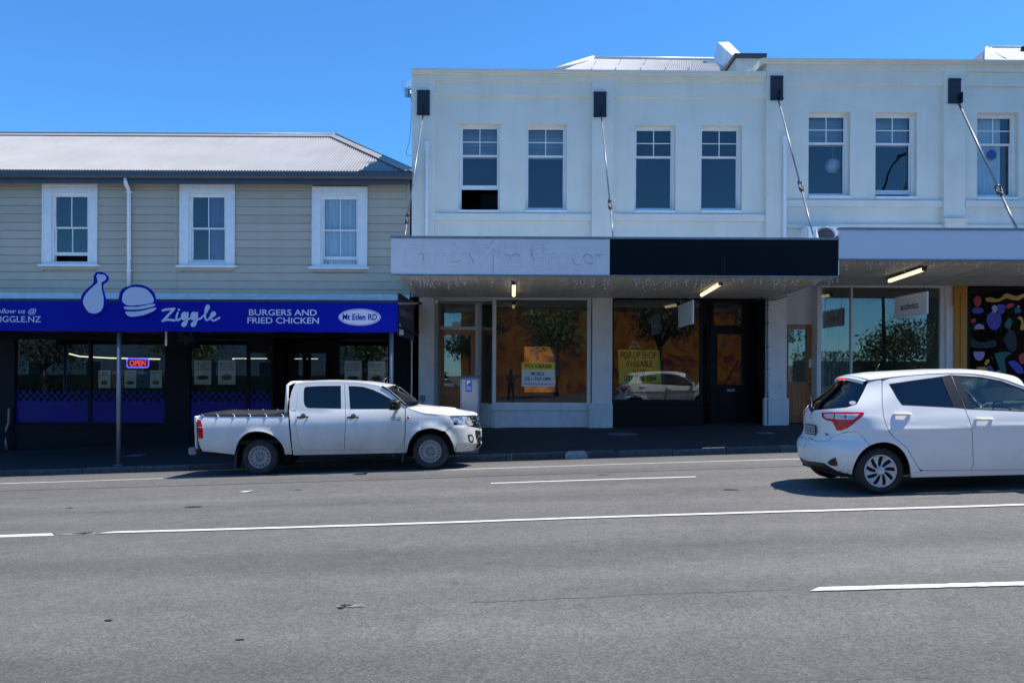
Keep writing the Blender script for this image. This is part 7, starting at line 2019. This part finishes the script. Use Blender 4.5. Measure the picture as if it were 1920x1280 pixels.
tree(-9.0, -7.0, 6.0, 2.6, 'bushy tree at the near corner of the cream house across the road', 16, M_leaf)
tree(-14.5, -6.5, 6.5, 2.8, 'bushy tree before the cream house across the road', 17, M_leaf2)
tree(-20.5, -7.5, 6.5, 2.8, 'tall bushy tree before the far part of the cream house across the road', 18, M_leaf)
tree(-29.0, -7.5, 6.5, 3.2, 'bushy tree farthest left across the road', 19, M_leaf2)
# mural wall
m_, nt, b = _nodes('mural_paint'); N = nt.nodes; L = nt.links
tc = N.new('ShaderNodeTexCoord'); n1 = N.new('ShaderNodeTexNoise'); n1.inputs['Scale'].default_value = .75; n1.inputs['Detail'].default_value = 8; n1.inputs['Roughness'].default_value = .7; n1.inputs['Distortion'].default_value = 1.2
L.new(tc.outputs['Object'], n1.inputs['Vector']); cr = N.new('ShaderNodeValToRGB'); L.new(n1.outputs[0], cr.inputs[0])
e = cr.color_ramp.elements; e[0].position = .28; e[0].color = (.05, .015, .07, 1); e[1].position = .75; e[1].color = (.85, .52, .06, 1)
for pos, col in ((.40, (.20, .035, .04, 1)), (.48, (.62, .15, .015, 1)), (.58, (.82, .30, .02, 1)), (.66, (.22, .05, .10, 1))): q = cr.color_ramp.elements.new(pos); q.color = col
L.new(cr.outputs[0], b.inputs['Base Color']); b.inputs['Roughness'].default_value = .7
m = MB(); zb = -1.47 + CAMZ
p = [(-3.4, -9.3), (17.0, -9.3), (17.0, -9.0), (-3.4, -9.0)]
m.hexa([(x, y, zb + SL * x - .6) for x, y in p] + [(x, y, zb + 6.2) for x, y in p]); mw = tag(rebase(m.build('mural_wall', m_)), 'tall wall painted with an orange and violet mural across the road', 'wall')
m = MB(); m.box(-10.3, 10.3, -.05, .38, 0, .10); c = m.build('coping', M_kerb2, mw, world=False); c.location = (0, -.15, max(v.co.z for v in mw.data.vertices) + .003)
# cream house with a hip roof, hedge
M_house = mat('cream_house', (.55, .54, .48), .7, var=.06, vscale=1.5)
hs = thing('cream_house', 'cream house with dark hip roof across the road at the left', 'house', (-13, -15, zb - .6))
m = MB(); m.box(-36, -8.5, -20, -13, zb - 1.4, zb + 5.6); m.build('wall', M_house, hs)
m = MB(); m.add([(-36.5, -12.5, zb + 5.6), (-8, -12.5, zb + 5.6), (-8, -20.5, zb + 5.6), (-36.5, -20.5, zb + 5.6), (-32.5, -16.5, zb + 8), (-12, -16.5, zb + 8)], [(0, 1, 5, 4), (1, 2, 5), (2, 3, 4, 5), (3, 0, 4), (3, 2, 1, 0)]); m.build('roof', M_gutter, hs)
for x in (-33, -29, -25, -21, -17, -13):
    for z in (.6, 3.4):
        m = MB(); m.box(x - .6, x + .6, -12.99, -12.93, zb + z, zb + z + 1.6); w_ = m.build('window', M_white, hs); m = MB(); m.box(x - .5, x + .5, -12.928, -12.92, zb + z + .1, zb + z + 1.5); m.build('pane', M_gutter, w_)
M_hedge = M_leaf2
m = MB(); rnd = random.Random(5)
for k in range(9000):
    x = rnd.uniform(-38, -4.2); y = rnd.uniform(-9.2, -8.2); z = zb + SL * x + rnd.uniform(0, 1.7); s = rnd.uniform(.06, .12)
    u = Vector((rnd.uniform(-1, 1), rnd.uniform(-1, 1), rnd.uniform(-1, 1))).normalized(); v = u.cross(Vector((rnd.uniform(-1, 1), rnd.uniform(-1, 1), 1))).normalized(); c = Vector((x, y, z)); m.add([c - u * s, c + v * s * .6, c + u * s, c - v * s * .6], [(0, 1, 2, 3)])
m.box(-38, -4.3, -9.0, -8.4, zb - 1.2, zb + 1.2); tag(rebase(m.build('clipped_hedge', M_hedge)), 'long clipped green hedge in front of the cream house across the road', 'hedge')
m = MB(); rnd = random.Random(6)
for k in range(5200):
    x = rnd.uniform(18.2, 31); y = rnd.uniform(-9.4, -8.4); z = zb + SL * x + rnd.uniform(0, 2.2); s = rnd.uniform(.07, .14)
    u = Vector((rnd.uniform(-1, 1), rnd.uniform(-1, 1), rnd.uniform(-1, 1))).normalized(); v = u.cross(Vector((rnd.uniform(-1, 1), rnd.uniform(-1, 1), 1))).normalized(); c = Vector((x, y, z)); m.add([c - u * s, c + v * s * .6, c + u * s, c - v * s * .6], [(0, 1, 2, 3)])
m.box(18.3, 30.9, -9.2, -8.6, zb - .6, zb + 2.3); tag(rebase(m.build('clipped_hedge', M_leaf)), 'green hedge beyond the mural wall across the road', 'hedge')
M_brick = mat('dark_brick', (.10, .055, .04), .85, var=.3, vscale=5, bump=.3, bscale=12)
bb = thing('added_brick_block', 'dark brick block farthest right across the road, added to block the horizon in reflections', 'building', (38, -13, zb))  # added block, keeps the bright horizon out of the far-right window reflection
m = MB(); m.box(31.5, 52, -18, -9.5, zb - .5, zb + 8.5); m.build('wall', M_brick, bb)
m = MB(); m.box(31.3, 52.2, -18.2, -9.3, zb + 8.503, zb + 8.9); m.build('parapet_cap', M_kerb2, bb)
for x in (34, 37.5, 41, 44.5):
    for z in (1.6, 5.2):
        m = MB(); m.box(x - .7, x + .7, -9.497, -9.42, zb + z, zb + z + 1.8); w_ = m.build('window', M_white, bb); m = MB(); m.box(x - .6, x + .6, -9.418, -9.41, zb + z + .1, zb + z + 1.7); m.build('pane', M_gutter, w_)
# street lamp across the road
sl_ = thing('street_lamp', 'tall curved-arm street lamp across the road', 'street lamp', (20.2, -1.6, foot_z(0, YK) + SL * 20.2 + .1))
m = MB(); m.tube([(20.2, -1.6, .5), (20.0, -1.6, 8), (20.1, -1.5, 10.5), (20.3, -1.2, 12.4), (20.6, -.8, 13.3), (21.4, -.5, 13.6)], .09, 10, r2=.05); m.build('pole', M_darksteel, sl_)
m = MB(); m.tube([(21.2, -.6, 13.6), (22.0, -.3, 13.75)], .16, 10, r2=.12); m.build('lamp_head', M_darksteel, sl_)
# the photographer, only visible as a reflection
pg = thing('person', 'person in dark clothes holding up a phone across the road', 'person', (-.05, -.62, -1.6 + CAMZ))
gz0 = lerp_tab(CROSS, -.6) + CAMZ + .0
J = [(0, 0, .93), (0, 0, 1.12), (0, .01, 1.34), (0, .0, 1.48), (0, .02, 1.56), (0, .03, 1.66),
     (-.10, 0, .88), (-.12, .02, .48), (-.13, 0, .08), (-.13, .14, .04), (.10, 0, .88), (.12, .02, .48), (.13, 0, .08), (.13, .14, .04),
     (-.19, 0, 1.40), (-.24, .10, 1.16), (-.10, .36, 1.40), (-.06, .42, 1.47), (.19, 0, 1.40), (.24, .10, 1.16), (.10, .36, 1.40), (.06, .42, 1.47)]
Ed = [(0, 1), (1, 2), (2, 3), (3, 4), (4, 5), (0, 6), (6, 7), (7, 8), (8, 9), (0, 10), (10, 11), (11, 12), (12, 13), (2, 14), (14, 15), (15, 16), (16, 17), (2, 18), (18, 19), (19, 20), (20, 21)]
Rd = [.15, .14, .15, .065, .08, .085, .10, .07, .05, .04, .10, .07, .05, .04, .075, .05, .038, .03, .075, .05, .038, .03]
me = bpy.data.meshes.new('body'); me.from_pydata([(a, b_, c) for a, b_, c in J], Ed, [])
ob = bpy.data.objects.new('body', me); COL.objects.link(ob); ob.parent = pg; me.materials.append(mat('dark_clothes', (.03, .032, .04), .8, var=.2))
sk = ob.modifiers.new('skin', 'SKIN'); ob.modifiers.new('sub', 'SUBSURF').levels = 1
for v, r in zip(me.skin_vertices[0].data, Rd): v.radius = (r, r)
me.skin_vertices[0].data[0].use_root = True
m = MB(); m.box(-.04, .04, .455, .463, 1.42, 1.57); m.build('phone', M_black, pg, world=False)
m = MB(); m.lathe([(.0, .12), (.07, .10), (.098, .03), (.09, -.03), (.06, -.05)], 'z', (0, .01, 1.68), 16); m.build('hair', mat('dark_hair', (.02, .015, .01), .7, var=.2), pg, world=False)
